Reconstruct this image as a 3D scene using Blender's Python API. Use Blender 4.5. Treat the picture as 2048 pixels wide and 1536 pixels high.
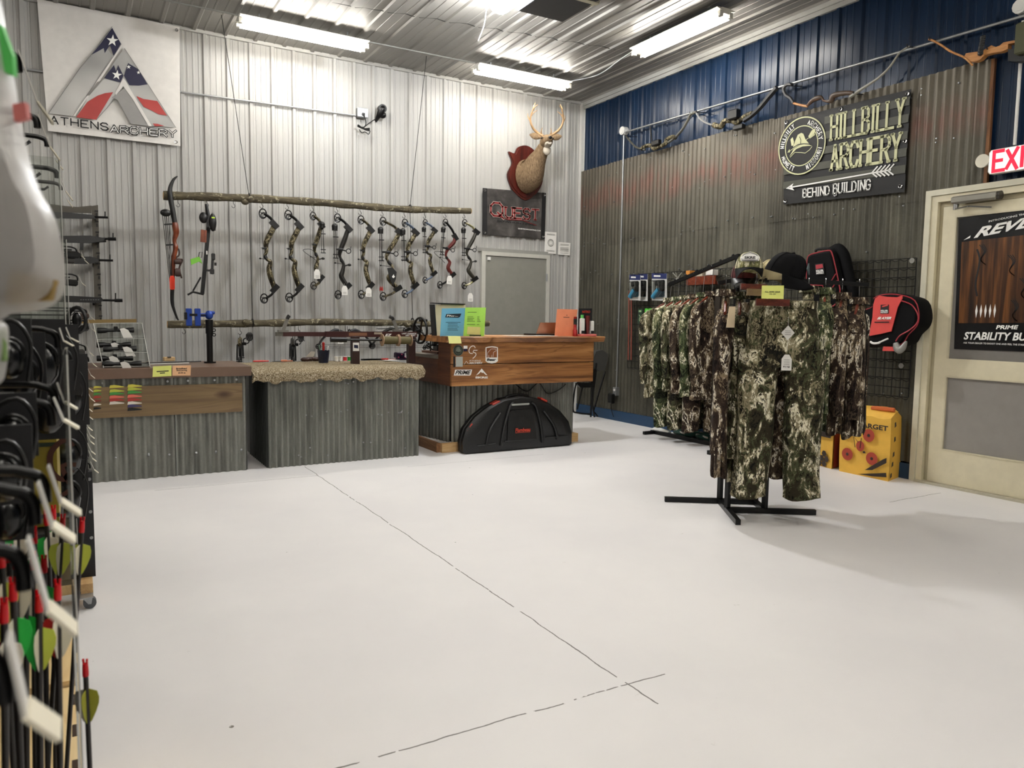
import bpy, math, random
from mathutils import Vector, Matrix
for o in list(bpy.data.objects): bpy.data.objects.remove(o, do_unlink=True)
S = bpy.context.scene
COL = S.collection
R = math.radians
V = Vector
random.seed(7)
# ---------------------------------------------------------------- camera
CAMP = V((-6.0633, -8.6514, 1.30))
YAW, PITCH, ROLL, FPX = 0.524608, 0.086932, 0.014091, 1506.14
_cy, _sy = math.cos(YAW), math.sin(YAW)
FW = V((_sy*math.cos(PITCH), _cy*math.cos(PITCH), -math.sin(PITCH)))
_r = V((_cy, -_sy, 0)); _u = _r.cross(FW)
RT = _r*math.cos(ROLL) + _u*math.sin(ROLL)
UP = -_r*math.sin(ROLL) + _u*math.cos(ROLL)
cd = bpy.data.cameras.new('camera'); cam = bpy.data.objects.new('camera', cd); COL.objects.link(cam)
cd.sensor_width = 36; cd.lens = FPX*36/2048; cd.clip_start = .02; cd.clip_end = 60
m = Matrix((RT, UP, -FW)).transposed().to_4x4(); m.translation = CAMP; cam.matrix_world = m
cd.dof.use_dof = True; cd.dof.focus_distance = 6.5; cd.dof.aperture_fstop = 9
S.camera = cam
# ---------------------------------------------------------------- view and world
S.view_settings.view_transform = 'Standard'; S.view_settings.look = 'None'
S.view_settings.gamma = 1; S.view_settings.use_curve_mapping = False
S.view_settings.exposure = 1.36
EM = 1.0            # master strength of the room's lamps
w = bpy.data.worlds.new('world'); S.world = w; w.use_nodes = True
w.node_tree.nodes['Background'].inputs[0].default_value = (.8, .85, 1, 1)
w.node_tree.nodes['Background'].inputs[1].default_value = .15
ZC = 4.228

def at(px, py, x=None, y=None, z=None, d=None):
    """where the line of sight of a photograph pixel meets a real plane of the room"""
    r = FW + RT*((px-1024)/FPX) - UP*((py-768)/FPX)
    if x is not None: t = (x-CAMP.x)/r.x
    elif y is not None: t = (y-CAMP.y)/r.y
    elif z is not None: t = (z-CAMP.z)/r.z
    else: t = d
    return CAMP + r*t

# ---------------------------------------------------------------- materials
def lin(c):
    if isinstance(c, str):
        c = [int(c[i:i+2], 16)/255 for i in (0, 2, 4)]
    return tuple((v/12.92 if v <= .04045 else ((v+.055)/1.055)**2.4) for v in c) + (1,)
MATS = {}
class NT:
    def __init__(s, name):
        s.m = bpy.data.materials.new(name); s.m.use_nodes = True; s.t = s.m.node_tree; s.n = s.t.nodes
        s.b = s.n['Principled BSDF']; s.tc = s.n.new('ShaderNodeTexCoord')
    def new(s, k, **kw):
        o = s.n.new('ShaderNode'+k)
        for a, v in kw.items(): setattr(o, a, v)
        return o
    def ln(s, a, b): s.t.links.new(a, b)
    def map(s, scale=(1, 1, 1), rot=(0, 0, 0), src='Object'):
        o = s.new('Mapping'); o.inputs['Scale'].default_value = scale; o.inputs['Rotation'].default_value = rot
        s.ln(s.tc.outputs[src], o.inputs[0]); return o.outputs[0]
    def noise(s, vec, scale, detail=4, rough=.55, dist=0):
        o = s.new('TexNoise'); o.inputs['Scale'].default_value = scale; o.inputs['Detail'].default_value = detail
        o.inputs['Roughness'].default_value = rough; o.inputs['Distortion'].default_value = dist
        if vec is not None: s.ln(vec, o.inputs['Vector'])
        return o.outputs['Fac']
    def ramp(s, fac, stops, const=False):
        o = s.new('ValToRGB'); e = o.color_ramp
        if const: e.interpolation = 'CONSTANT'
        while len(e.elements) < len(stops): e.elements.new(.5)
        for k, (p, c) in enumerate(stops):
            e.elements[k].position = p; e.elements[k].color = lin(c) if not (isinstance(c, tuple) and len(c) == 4) else c
        s.ln(fac, o.inputs[0]); return o.outputs[0]
    def mix(s, fac, a, b, mode='MIX'):
        o = s.new('Mix', data_type='RGBA', blend_type=mode)
        for k, v in ((0, fac), (6, a), (7, b)):
            if isinstance(v, (int, float)): o.inputs[k].default_value = v
            elif isinstance(v, (tuple, list, str)): o.inputs[k].default_value = lin(v) if (isinstance(v, str) or len(v) == 3) else v
            else: s.ln(v, o.inputs[k])
        return o.outputs[2]
    def bump(s, h, strength=.3, dist=.01):
        o = s.new('Bump'); o.inputs['Strength'].default_value = strength; o.inputs['Distance'].default_value = dist
        s.ln(h, o.inputs['Height']); s.ln(o.outputs[0], s.b.inputs['Normal'])
    def fin(s, col=None, rough=.5, metal=0, spec=.5):
        if col is not None:
            if isinstance(col, (str, tuple)): s.b.inputs['Base Color'].default_value = lin(col)
            else: s.ln(col, s.b.inputs['Base Color'])
        if isinstance(rough, (int, float)): s.b.inputs['Roughness'].default_value = rough
        else: s.ln(rough, s.b.inputs['Roughness'])
        s.b.inputs['Metallic'].default_value = metal; s.b.inputs['Specular IOR Level'].default_value = spec
        return s.m
def M(name, col='808080', rough=.5, metal=0, spec=.5, var=.03, nsc=12, bmp=0):
    """plain coloured material with a little procedural variation"""
    if name in MATS: return MATS[name]
    t = NT(name); v = t.noise(t.map(), nsc, 3)
    c = lin(col); lo = tuple(max(0, x*(1-var*2)) for x in c[:3])+(1,); hi = tuple(min(1, x*(1+var)) for x in c[:3])+(1,)
    k = t.ramp(v, [(.3, lo), (.7, hi)])
    if bmp: t.bump(v, bmp, .004)
    MATS[name] = t.fin(k, rough, metal, spec); return MATS[name]
def reg(name):
    def d(f): MATS[name] = f(NT(name)); return f
    return d
@reg('floor')
def _(t):
    p = t.map(); sx = t.new('SeparateXYZ'); t.ln(p, sx.inputs[0])
    a = t.noise(p, .9, 5); b = t.noise(p, 14, 6, .6)
    c = t.ramp(a, [(.35, 'dddbdb'), (.65, 'e5e3e2')])
    st = t.ramp(b, [(.70, (0, 0, 0, 1)), (.78, (1, 1, 1, 1))])
    c = t.mix(st, c, 'c4c2bf')
    def line(val, axis, w, lo, hi, other):
        wob = t.new('Math', operation='MULTIPLY_ADD'); t.ln(t.noise(p, 6, 4), wob.inputs[0]); wob.inputs[1].default_value = .03; wob.inputs[2].default_value = -.015-val
        ad = t.new('Math', operation='ADD'); t.ln(sx.outputs[axis], ad.inputs[0]); t.ln(wob.outputs[0], ad.inputs[1])
        ab = t.new('Math', operation='ABSOLUTE'); t.ln(ad.outputs[0], ab.inputs[0])
        lt = t.new('Math', operation='LESS_THAN'); t.ln(ab.outputs[0], lt.inputs[0]); lt.inputs[1].default_value = w
        g = t.new('Math', operation='GREATER_THAN'); t.ln(sx.outputs[other], g.inputs[0]); g.inputs[1].default_value = lo
        h = t.new('Math', operation='LESS_THAN'); t.ln(sx.outputs[other], h.inputs[0]); h.inputs[1].default_value = hi
        m1 = t.new('Math', operation='MULTIPLY'); t.ln(lt.outputs[0], m1.inputs[0]); t.ln(g.outputs[0], m1.inputs[1])
        m2 = t.new('Math', operation='MULTIPLY'); t.ln(m1.outputs[0], m2.inputs[0]); t.ln(h.outputs[0], m2.inputs[1])
        br = t.new('Math', operation='GREATER_THAN'); t.ln(t.noise(p, 9, 3), br.inputs[0]); br.inputs[1].default_value = .36
        m3 = t.new('Math', operation='MULTIPLY'); t.ln(m2.outputs[0], m3.inputs[0]); t.ln(br.outputs[0], m3.inputs[1])
        return m3.outputs[0]
    for args in ((-4.39, 0, .003, -6.78, -2.2, 1), (-6.62, 1, .003, -5.75, -4.22, 0), (-2.62, 1, .003, -5.6, -4.4, 0), (-5.35, 1, .003, -.95, -.3, 0), (-2.6, 1, .002, -3.6, -2.2, 0)):
        c = t.mix(line(*args), c, '75726e')
    # scattered specks and scuffs on the paint
    vo = t.new('TexVoronoi'); vo.inputs['Scale'].default_value = 2.6; t.ln(p, vo.inputs['Vector'])
    sp = t.new('Math', operation='LESS_THAN'); t.ln(vo.outputs['Distance'], sp.inputs[0]); sp.inputs[1].default_value = .022
    g = t.new('Math', operation='GREATER_THAN'); t.ln(b, g.inputs[0]); g.inputs[1].default_value = .52
    mm = t.new('Math', operation='MULTIPLY'); t.ln(sp.outputs[0], mm.inputs[0]); t.ln(g.outputs[0], mm.inputs[1])
    c = t.mix(mm.outputs[0], c, '77736c')
    t.bump(b, .04, .01)
    return t.fin(c, .55, 0, .3)
@reg('wall_metal')
def _(t):
    n = t.noise(t.map((1, 1, .15)), 3, 4)
    return t.fin(t.ramp(n, [(.3, 'a09f9b'), (.7, 'a9a8a4')]), .42, .0, .45)
@reg('ceiling_metal')
def _(t):
    n = t.noise(t.map((1, .2, 1)), 2, 4)
    return t.fin(t.ramp(n, [(.3, '7f7c77'), (.7, '898680')]), .45, .0, .4)
@reg('blue_metal')
def _(t):
    n = t.noise(t.map((1, 1, .2)), 3, 3)
    return t.fin(t.ramp(n, [(.3, '0e2036'), (.7, '122740')]), .28, .0, .25)
def tinmat(name, base, dark, rust, rustband=None):
    t = NT(name); p = t.map(); s = t.map((1, 1, .16))
    a = t.noise(s, 7, 6, .6); b = t.noise(p, 60, 5, .7)
    c = t.ramp(a, [(.3, dark), (.5, base), (.72, dark)])
    c = t.mix(.35, c, t.ramp(b, [(.35, '3c3c38'), (.65, '9a9b92')]), 'MULTIPLY')
    sp = t.ramp(b, [(.66, (0, 0, 0, 1)), (.72, (1, 1, 1, 1))]); c = t.mix(sp, c, '8d8e88')
    sx = t.new('SeparateXYZ'); t.ln(p, sx.inputs[0])
    if rustband:
        fl = t.new('VectorMath', operation='MULTIPLY_ADD'); t.ln(p, fl.inputs[0]); fl.inputs[1].default_value = (0, 1/.655, 1/1.06); fl.inputs[2].default_value = (0, .05, -.13)
        f2_ = t.new('VectorMath', operation='FLOOR'); t.ln(fl.outputs[0], f2_.inputs[0]); wn = t.new('TexWhiteNoise', noise_dimensions='3D'); t.ln(f2_.outputs[0], wn.inputs['Vector'])
        c = t.mix(.6, c, t.ramp(wn.outputs['Value'], [(0, '8f8d80'), (.5, 'b9b7ad'), (1, 'e9e7de')]), 'MULTIPLY')
        c = t.mix(.6, c, t.ramp(t.noise(p, 2.2, 5, .65), [(.3, '99958a'), (.55, 'f2efe6')]), 'MULTIPLY')
        lo, hi = rustband
        mr = t.new('MapRange'); t.ln(sx.outputs[2], mr.inputs[0])
        wob = t.new('Math', operation='MULTIPLY_ADD'); t.ln(t.noise(p, 1.7, 3), wob.inputs[0]); wob.inputs[1].default_value = .5; wob.inputs[2].default_value = -.25
        ad = t.new('Math', operation='ADD'); t.ln(sx.outputs[2], ad.inputs[0]); t.ln(wob.outputs[0], ad.inputs[1]); t.ln(ad.outputs[0], mr.inputs[0])
        mid = (lo+hi)/2
        sb = t.new('Math', operation='SUBTRACT'); t.ln(ad.outputs[0], sb.inputs[0]); sb.inputs[1].default_value = mid
        ab = t.new('Math', operation='ABSOLUTE'); t.ln(sb.outputs[0], ab.inputs[0])
        t.ln(ab.outputs[0], mr.inputs[0]); mr.inputs[1].default_value = (hi-lo)/2; mr.inputs[2].default_value = 0; mr.inputs[3].default_value = 0; mr.inputs[4].default_value = 1
        mk = t.new('Math', operation='MULTIPLY'); t.ln(mr.outputs[0], mk.inputs[0]); t.ln(t.ramp(t.noise(s, 11, 6, .65), [(.36, (0, 0, 0, 1)), (.55, (.9, .9, .9, 1))]), mk.inputs[1])
        c = t.mix(mk.outputs[0], c, rust)
        top = t.new('MapRange'); t.ln(ad.outputs[0], top.inputs[0]); top.inputs[1].default_value = 2.2; top.inputs[2].default_value = 3.1
        k2 = t.new('Math', operation='MULTIPLY'); t.ln(top.outputs[0], k2.inputs[0]); k2.inputs[1].default_value = .55
        c = t.mix(k2.outputs[0], c, '6b6357')
    else:
        c = t.mix(t.ramp(t.noise(s, 3, 4), [(.55, (0, 0, 0, 1)), (.75, (.5, .5, .5, 1))]), c, rust)
    t.bump(b, .12, .003)
    MATS[name] = t.fin(c, .5, .35, .4)
tinmat('tin_wall', '817f75', '605f57', '703c33', (2.70, 3.14))
tinmat('tin_counter', '9fa099', '6f716b', '615c54')
def woodmat(name, c0, c1, c2, axis=0, sc=1, rough=.5, ring=9, knots=True):
    t = NT(name); k = [16, 16, 16]; k[axis] = 1.1
    p = t.map(tuple(x*sc for x in k)); n = t.noise(p, 1.3, 6, .6, .6)
    q = t.map(tuple(x*sc*.45 for x in k)); m2 = t.noise(q, 1.6, 2, .4, 1.2)
    wv = t.new('Math', operation='MULTIPLY'); t.ln(m2, wv.inputs[0]); wv.inputs[1].default_value = ring*6
    sn = t.new('Math', operation='SINE'); t.ln(wv.outputs[0], sn.inputs[0])
    c = t.ramp(n, [(.3, c0), (.5, c1), (.72, c2)])
    r = t.ramp(sn.outputs[0], [(.55, (0, 0, 0, 1)), (1, (.55, .55, .55, 1))]); c = t.mix(r, c, c0)
    if knots:
        vo = t.new('TexVoronoi'); vo.inputs['Scale'].default_value = 1.3*sc; kk = [3.5, 3.5, 3.5]; kk[axis] = 1.6
        t.ln(t.map(tuple(kk)), vo.inputs['Vector'])
        c = t.mix(t.ramp(vo.outputs['Distance'], [(.04, (.85, .85, .85, 1)), (.11, (0, 0, 0, 1))]), c, '3a1f12')
    t.bump(n, .1, .002); MATS[name] = t.fin(c, rough); return MATS[name]
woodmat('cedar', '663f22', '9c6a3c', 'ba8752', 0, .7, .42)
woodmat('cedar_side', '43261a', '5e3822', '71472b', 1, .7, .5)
woodmat('brown_board', '5f4a34', '75603f', '80694b', 0, .6, .55)
woodmat('pine', 'b98f5c', 'cdaa77', 'dbbd8c', 0, 1, .6)
woodmat('pine_y', 'b98f5c', 'cdaa77', 'dbbd8c', 1, 1, .6)
woodmat('plywood', 'd3b27c', 'e2c690', 'ead2a2', 1, 1, .6, knots=False)
woodmat('rosewood', '3a120b', '5d2114', '75301d', 0, 2, .35, knots=False)
woodmat('bow_wood', '4f2010', '7c3a1c', '93492a', 2, 2, .3, knots=False)
woodmat('bow_maple', '9a6432', 'c98d52', 'dda669', 1, 2, .35, knots=False)
woodmat('hanger_wood', '4d1d10', '74311b', '8d4427', 0, 2, .35, knots=False)
@reg('bark')
def _(t):
    a = t.noise(t.map((1, 6, 6)), 6, 6, .65); b = t.noise(t.map((1, 1, 1)), 22, 4, .6)
    c = t.ramp(a, [(.3, '2a241b'), (.5, '4f4735'), (.7, '70684f')])
    c = t.mix(t.ramp(b, [(.58, (0, 0, 0, 1)), (.66, (.9, .9, .9, 1))]), c, 'a09a80')
    t.bump(a, .8, .01); return t.fin(c, .85)
def camomat(name, pal, sc=1, rough=.9, stretch=(1, 1, .6)):
    t = NT(name); p = t.map(tuple(x*sc for x in stretch))
    a = t.noise(p, 7, 7, .62, 1.2); b = t.noise(p, 26, 5, .7, 2.0); d = t.noise(p, 3.2, 3, .5, .5)
    k = t.ramp(a, [(0, pal[0]), (.40, pal[1]), (.465, pal[2]), (.52, pal[3]), (.57, pal[4]), (.64, pal[1])], True)
    k2 = t.ramp(d, [(0, pal[2]), (.44, pal[1]), (.55, pal[3])], True)
    k = t.mix(t.ramp(b, [(0, (0, 0, 0, 1)), (.52, (1, 1, 1, 1))], True), k, k2)
    k = t.mix(t.ramp(b, [(0, (1, 1, 1, 1)), (.34, (0, 0, 0, 1))], True), k, pal[0])
    vo = t.new('TexVoronoi'); vo.inputs['Scale'].default_value = 38; t.ln(t.map(tuple(x*sc for x in (1, 1, .5))), vo.inputs['Vector'])
    f = t.new('Math', operation='LESS_THAN'); t.ln(vo.outputs['Distance'], f.inputs[0]); f.inputs[1].default_value = .28
    g = t.new('Math', operation='GREATER_THAN'); t.ln(a, g.inputs[0]); g.inputs[1].default_value = .52
    mm = t.new('Math', operation='MULTIPLY'); t.ln(f.outputs[0], mm.inputs[0]); t.ln(g.outputs[0], mm.inputs[1])
    k = t.mix(mm.outputs[0], k, pal[4])
    t.bump(a, .2, .006); MATS[name] = t.fin(k, rough, 0, .2)
camomat('camo', ('0f0f0c', '2f2a1e', '474a33', '8d8469', 'e4dfc6'), 1.35)
camomat('camo_green', ('0d0f0a', '2b2f20', '465034', '7c7a5a', 'dedac0'), 1.35)
camomat('camo_brown', ('120c0b', '2c211c', '43382d', '87775f', 'e2dac6'), 1.35)
camomat('camo_fine', ('0d0b09', '241f17', '3a3524', '6f664a', 'a89d80'), 3.5, .5)
camomat('camo_tan', ('4a4a38', '6d6c48', '9b9a68', 'c9c2a0', 'dfd9c0'), 3, .8)
@reg('carpet')
def _(t):
    p = t.map(); b = t.noise(p, 95, 3, .85)
    c = t.ramp(b, [(.36, '4f4030'), (.46, '978567'), (.54, 'b9aa8c'), (.64, 'e8dfca')])
    t.bump(b, 1, .02); return t.fin(c, 1, 0, .05)
@reg('fur')
def _(t):
    n = t.noise(t.map((3, 3, 1)), 22, 5, .7); c = t.ramp(n, [(.3, '574737'), (.55, '7c6850'), (.75, '98826a')])
    t.bump(n, .5, .006); return t.fin(c, .95, 0, .1)
@reg('quest_vinyl')
def _(t):
    n = t.noise(t.map(), 4, 6, .6, .6)
    return t.fin(t.ramp(n, [(.3, '1b1a1a'), (.5, '3d3a38'), (.7, '5d5a57')]), .4)
@reg('poster_wood')
def _(t):
    n = t.noise(t.map((1, 14, .7)), 1.6, 4, .6)
    return t.fin(t.ramp(n, [(.35, '1e1109'), (.5, '4a2b15'), (.68, '7d4f26')]), .3)
@reg('athens_silver')
def _(t):
    n = t.noise(t.map((1, 1, 1)), 1.4, 2)
    return t.fin(t.ramp(n, [(.3, '7b7b79'), (.7, 'c4c3bf')]), .4)
def emis(name, col, st):
    t = NT(name); t.n.remove(t.b); e = t.new('Emission'); n = t.noise(t.map(), 2, 1)
    t.ln(t.ramp(n, [(0, col), (1, col)]), e.inputs[0]); e.inputs[1].default_value = st
    t.ln(e.outputs[0], t.n['Material Output'].inputs[0]); MATS[name] = t.m
emis('tube_light', 'fffaf2', 30*EM)
emis('bulb_light', 'fdfeff', 260*EM)
emis('exit_glow', 'fff2e4', .55)
emis('exit_red', 'ff2a3c', .9)
def clear(name, tint='ffffff', refl=.12):
    t = NT(name); t.n.remove(t.b); a = t.new('BsdfTransparent'); g = t.new('BsdfGlossy'); mx = t.new('MixShader')
    fr = t.new('Fresnel'); fr.inputs[0].default_value = 1.45
    n = t.noise(t.map(), 6, 2); t.ln(t.ramp(n, [(0, tint), (1, tint)]), a.inputs[0]); g.inputs['Roughness'].default_value = .06
    k = t.new('Math', operation='MULTIPLY_ADD'); t.ln(fr.outputs[0], k.inputs[0]); k.inputs[1].default_value = 1; k.inputs[2].default_value = refl-.05
    t.ln(k.outputs[0], mx.inputs[0]); t.ln(a.outputs[0], mx.inputs[1]); t.ln(g.outputs[0], mx.inputs[2])
    t.ln(mx.outputs[0], t.n['Material Output'].inputs[0]); MATS[name] = t.m
clear('acrylic', 'f4f6f4', .08)
def haze(name, tint):
    t = NT(name); t.b.inputs['Alpha'].default_value = .5; t.bump(t.noise(t.map(), 9, 3), .6, .01)
    MATS[name] = t.fin(tint, .32)
haze('blister', 'e2e0dc')
BLK = M('black_plastic', '0b0b0b', .4, 0, .5); BLKM = M('black_metal', '0a0a0b', .35, .3); WHT = M('white_paint', 'd9d8d3', .4)
CHR = M('chrome', 'b9b9b9', .2, 1); GALV = M('galvanized', 'a2a4a5', .35, .7); PAPER = M('paper_white', 'e6e4de', .8)
TAGW = M('tag_white', 'e4e2dc', .7); CORD = M('cord_black', '0c0c0c', .6); CREAM = M('cream_paint', 'd8d0b4', .4)
RED = M('red_plastic', 'b8241c', .35); WIRE = M('wire_dark', '101011', .4, .5)
INK = M('ink_black', '0d0d0f', .6); PWHT = M('print_white', 'efeee9', .6)
def mt(n): return MATS[n]
# ---------------------------------------------------------------- mesh helper
def frame(o, X, Y):
    X = V(X).normalized(); Y = V(Y); Y = (Y - X*Y.dot(X)).normalized(); Z = X.cross(Y)
    m = Matrix((X, Y, Z)).transposed().to_4x4(); m.translation = V(o); return m
def catmull(P, n=6, closed=False):
    P = [V(p) for p in P]; out = []
    N = len(P); rng = N if closed else N-1
    for i in range(rng):
        if closed: a, b, c, d = P[i-1], P[i], P[(i+1) % N], P[(i+2) % N]
        else: a, b, c, d = P[max(i-1, 0)], P[i], P[i+1], P[min(i+2, N-1)]
        for k in range(n):
            t = k/n
            out.append(.5*((2*b)+(c-a)*t+(2*a-5*b+4*c-d)*t*t+(-a+3*b-3*c+d)*t**3))
    if not closed: out.append(P[-1])
    return out
class MB:
    def __init__(s): s.v = []; s.f = []; s.X = None
    def add(s, vs, fs):
        b = len(s.v)
        s.v += [(s.X @ V(v)) if s.X is not None else V(v) for v in vs]
        s.f += [tuple(b+i for i in f) for f in fs]; return s
    def box(s, c, d, rot=None, bev=0):
        x, y, z = d[0]/2, d[1]/2, d[2]/2; c = V(c)
        if bev:
            b = min(bev, x*.9, y*.9, z*.9); vs = []; ring = []
            for zz, e in ((-z, b), (-z+b, 0), (z-b, 0), (z, b)):
                ring.append([(-x+e+(b if not e else 0)*0, -y+e, zz), (x-e, -y+e, zz), (x-e, y-e, zz), (-x+e, y-e, zz)])
            vs = [V(p) for r in ring for p in r]
            fs = [(3, 2, 1, 0), (12, 13, 14, 15)]
            for k in range(3):
                for j in range(4): fs.append((4*k+j, 4*k+(j+1) % 4, 4*k+4+(j+1) % 4, 4*k+4+j))
        else:
            vs = [V((a, b_, c_)) for c_ in (-z, z) for b_ in (-y, y) for a in (-x, x)]
            fs = [(0, 2, 3, 1), (4, 5, 7, 6), (0, 1, 5, 4), (2, 6, 7, 3), (0, 4, 6, 2), (1, 3, 7, 5)]
        if rot is not None:
            if not isinstance(rot, Matrix):
                from mathutils import Euler
                rot = Euler(rot).to_matrix()
            vs = [rot @ v for v in vs]
        return s.add([v+c for v in vs], fs)
    def bb(s, a, b, bev=0):      # box between two corners
        a, b = V(a), V(b); return s.box((a+b)/2, [abs(q) for q in (b-a)], None, bev)
    def bar(s, a, b, w, h=None, up=(0, 0, 1)):
        a, b = V(a), V(b); h = h or w; d = b-a; L = d.length; d.normalize(); u = V(up)
        if abs(d.dot(u)) > .98: u = V((1, 0, 0))
        sd = d.cross(u).normalized(); uu = sd.cross(d)
        mt_ = Matrix((sd, d, uu)).transposed()
        return s.box((a+b)/2, (w, L, h), mt_)
    def tube(s, P, r, n=8, closed=False, cap=True, flat=1):
        P = [V(p) for p in P]; N = len(P); rr = r if isinstance(r, (list, tuple)) else [r]*N
        vs = []; fs = []; pu = None
        for i, p in enumerate(P):
            if closed: d = P[(i+1) % N]-P[i-1]
            else: d = P[min(i+1, N-1)]-P[max(i-1, 0)]
            d = d.normalized() if d.length > 1e-9 else V((0, 0, 1))
            if pu is None: u = V((0, 0, 1)) if abs(d.z) < .9 else V((0, 1, 0))
            else: u = pu
            u = (u-d*u.dot(d)); u = u.normalized() if u.length > 1e-6 else d.orthogonal().normalized()
            pu = u; w_ = d.cross(u)
            for k in range(n):
                a = 2*math.pi*k/n; vs.append(p+(u*math.cos(a)*flat+w_*math.sin(a))*rr[i])
        for i in range(N if closed else N-1):
            j = (i+1) % N
            for k in range(n): fs.append((i*n+k, i*n+(k+1) % n, j*n+(k+1) % n, j*n+k))
        if cap and not closed: fs.append(tuple(range(n-1, -1, -1))); fs.append(tuple((N-1)*n+k for k in range(n)))
        return s.add(vs, fs)
    def cyl(s, a, b, r, r2=None, n=16): return s.tube([a, b], [r, r if r2 is None else r2], n)
    def ring(s, c, r, t, nrm=(0, 1, 0), n=24, m_=6, e=1):
        q = V(nrm).normalized(); u = q.orthogonal().normalized()
        if abs(q.z) < .5: u = V((0, 0, 1)); u = (u-q*u.dot(q)).normalized()
        w_ = q.cross(u)
        return s.tube([V(c)+(u*math.cos(2*math.pi*k/n)*e+w_*math.sin(2*math.pi*k/n))*r for k in range(n)], t, m_, True)
    def ball(s, c, r, n=12, m_=8):
        r = V(r) if not isinstance(r, (int, float)) else V((r, r, r)); c = V(c); vs = [c+V((0, 0, -r.z))]; fs = []
        for i in range(1, m_):
            ph = -math.pi/2+math.pi*i/m_
            for k in range(n):
                a = 2*math.pi*k/n; vs.append(c+V((r.x*math.cos(ph)*math.cos(a), r.y*math.cos(ph)*math.sin(a), r.z*math.sin(ph))))
        vs.append(c+V((0, 0, r.z)))
        for k in range(n): fs.append((0, 1+(k+1) % n, 1+k))
        for i in range(m_-2):
            for k in range(n): fs.append((1+i*n+k, 1+i*n+(k+1) % n, 1+(i+1)*n+(k+1) % n, 1+(i+1)*n+k))
        L = len(vs)-1
        for k in range(n): fs.append((L, 1+(m_-2)*n+k, 1+(m_-2)*n+(k+1) % n))
        return s.add(vs, fs)
    def poly(s, P): return s.add([V(p) for p in P], [tuple(range(len(P)))])
    def prism(s, P, d):          # polygon (3D points) extruded by d
        P = [V(p) for p in P]; n = len(P); d = V(d)
        return s.add(P+[p+d for p in P], [tuple(range(n-1, -1, -1)), tuple(range(n, 2*n))]+[(i, (i+1) % n, n+(i+1) % n, n+i) for i in range(n)])
    def loft(s, rings, cap=True, closed=True):
        n = len(rings[0]); vs = [V(p) for r in rings for p in r]; fs = []
        for i in range(len(rings)-1):
            for k in range(n if closed else n-1): fs.append((i*n+k, i*n+(k+1) % n, (i+1)*n+(k+1) % n, (i+1)*n+k))
        if cap and closed: fs.append(tuple(range(n-1, -1, -1))); fs.append(tuple((len(rings)-1)*n+k for k in range(n)))
        return s.add(vs, fs)
    def lathe(s, prof, c=(0, 0, 0), n=20):
        c = V(c); return s.loft([[c+V((r*math.cos(2*math.pi*k/n), r*math.sin(2*math.pi*k/n), z)) for k in range(n)] for r, z in prof])
    def stroke(s, P, w, nrm, off=0, closed=False):   # flat ribbon following points in a plane
        P = [V(p) for p in P]; nrm = V(nrm).normalized(); vs = []; N = len(P)
        for i in range(N):
            if closed: d = (P[(i+1) % N]-P[i-1])
            else: d = (P[min(i+1, N-1)]-P[max(i-1, 0)])
            d.normalize(); q = nrm.cross(d)*(w[i] if isinstance(w, (list, tuple)) else w)/2
            vs += [P[i]+q+nrm*off, P[i]-q+nrm*off]
        fs = [(2*i, 2*i+1, (2*i+3) % (2*N), (2*i+2) % (2*N)) for i in range(N if closed else N-1)]
        return s.add(vs, fs)
    def build(s, name, m_, parent=None, smooth=False, label=None, kind=None):
        off = V((0, 0, 0)); q = parent
        while q is not None: off += q.location; q = q.parent
        me = bpy.data.meshes.new(name); me.from_pydata([tuple(v-off) for v in s.v], [], s.f); me.update()
        me.materials.append(m_ if not isinstance(m_, str) else MATS[m_])
        if smooth:
            me.polygons.foreach_set('use_smooth', [True]*len(me.polygons))
            try: me.set_sharp_from_angle(angle=R(50 if smooth is True else smooth))
            except Exception: pass
        o = bpy.data.objects.new(name, me); COL.objects.link(o)
        if parent is not None: o.parent = parent
        if label: o['label'] = label
        if kind: o['kind'] = kind
        return o
def tag(o, label, cat, group=None, kind=None):
    o['label'] = label; o['category'] = cat
    if group: o['group'] = group
    if kind: o['kind'] = kind
    return o
def thing(name, label, cat, loc=(0, 0, 0), group=None):
    o = bpy.data.objects.new(name, None); COL.objects.link(o); o.location = loc; o.empty_display_size = .1
    return tag(o, label, cat, group)
def struct(name, mb, m_, parent=None, smooth=False):
    o = mb.build(name, m_, parent, smooth)
    if parent is None: o['kind'] = 'structure'
    return o
def shut(o, label=None, group=None):   # copies a thing, its parts and their sub-parts
    def cp(a, par):
        c = a.copy(); COL.objects.link(c); c.parent = par
        for k in [k for k in bpy.data.objects if k.parent == a]: cp(k, c)
        return c
    c = cp(o, None)
    if label: c['label'] = label
    if group: c['group'] = group
    return c
_tx = {}
def textmesh(t, bold=0):
    if (t, bold) in _tx: return _tx[(t, bold)]
    cu = bpy.data.curves.new('t', 'FONT'); cu.body = t; cu.size = 1; cu.offset = bold; cu.resolution_u = 3; cu.align_x = 'LEFT'
    ob = bpy.data.objects.new('t', cu); COL.objects.link(ob)
    me = bpy.data.meshes.new_from_object(ob); vs = [v.co.copy() for v in me.vertices]; fs = [tuple(p.vertices) for p in me.polygons]
    bpy.data.objects.remove(ob); bpy.data.meshes.remove(me); bpy.data.curves.remove(cu)
    if not vs: return [], []
    x0 = min(v.x for v in vs); x1 = max(v.x for v in vs); y0 = min(v.y for v in vs); y1 = max(v.y for v in vs)
    vs = [((v.x-x0)/(x1-x0), (v.y-y0)/(y1-y0)) for v in vs]
    _tx[(t, bold)] = (vs, fs); return vs, fs
def text(mb, t, org, X, Y, bold=0, shear=0):
    """lettering filling the parallelogram org, org+X, org+Y"""
    vs, fs = textmesh(t, bold); org, X, Y = V(org), V(X), V(Y)
    mb.add([org+X*(u+shear*v)+Y*v for u, v in vs], fs)
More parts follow.
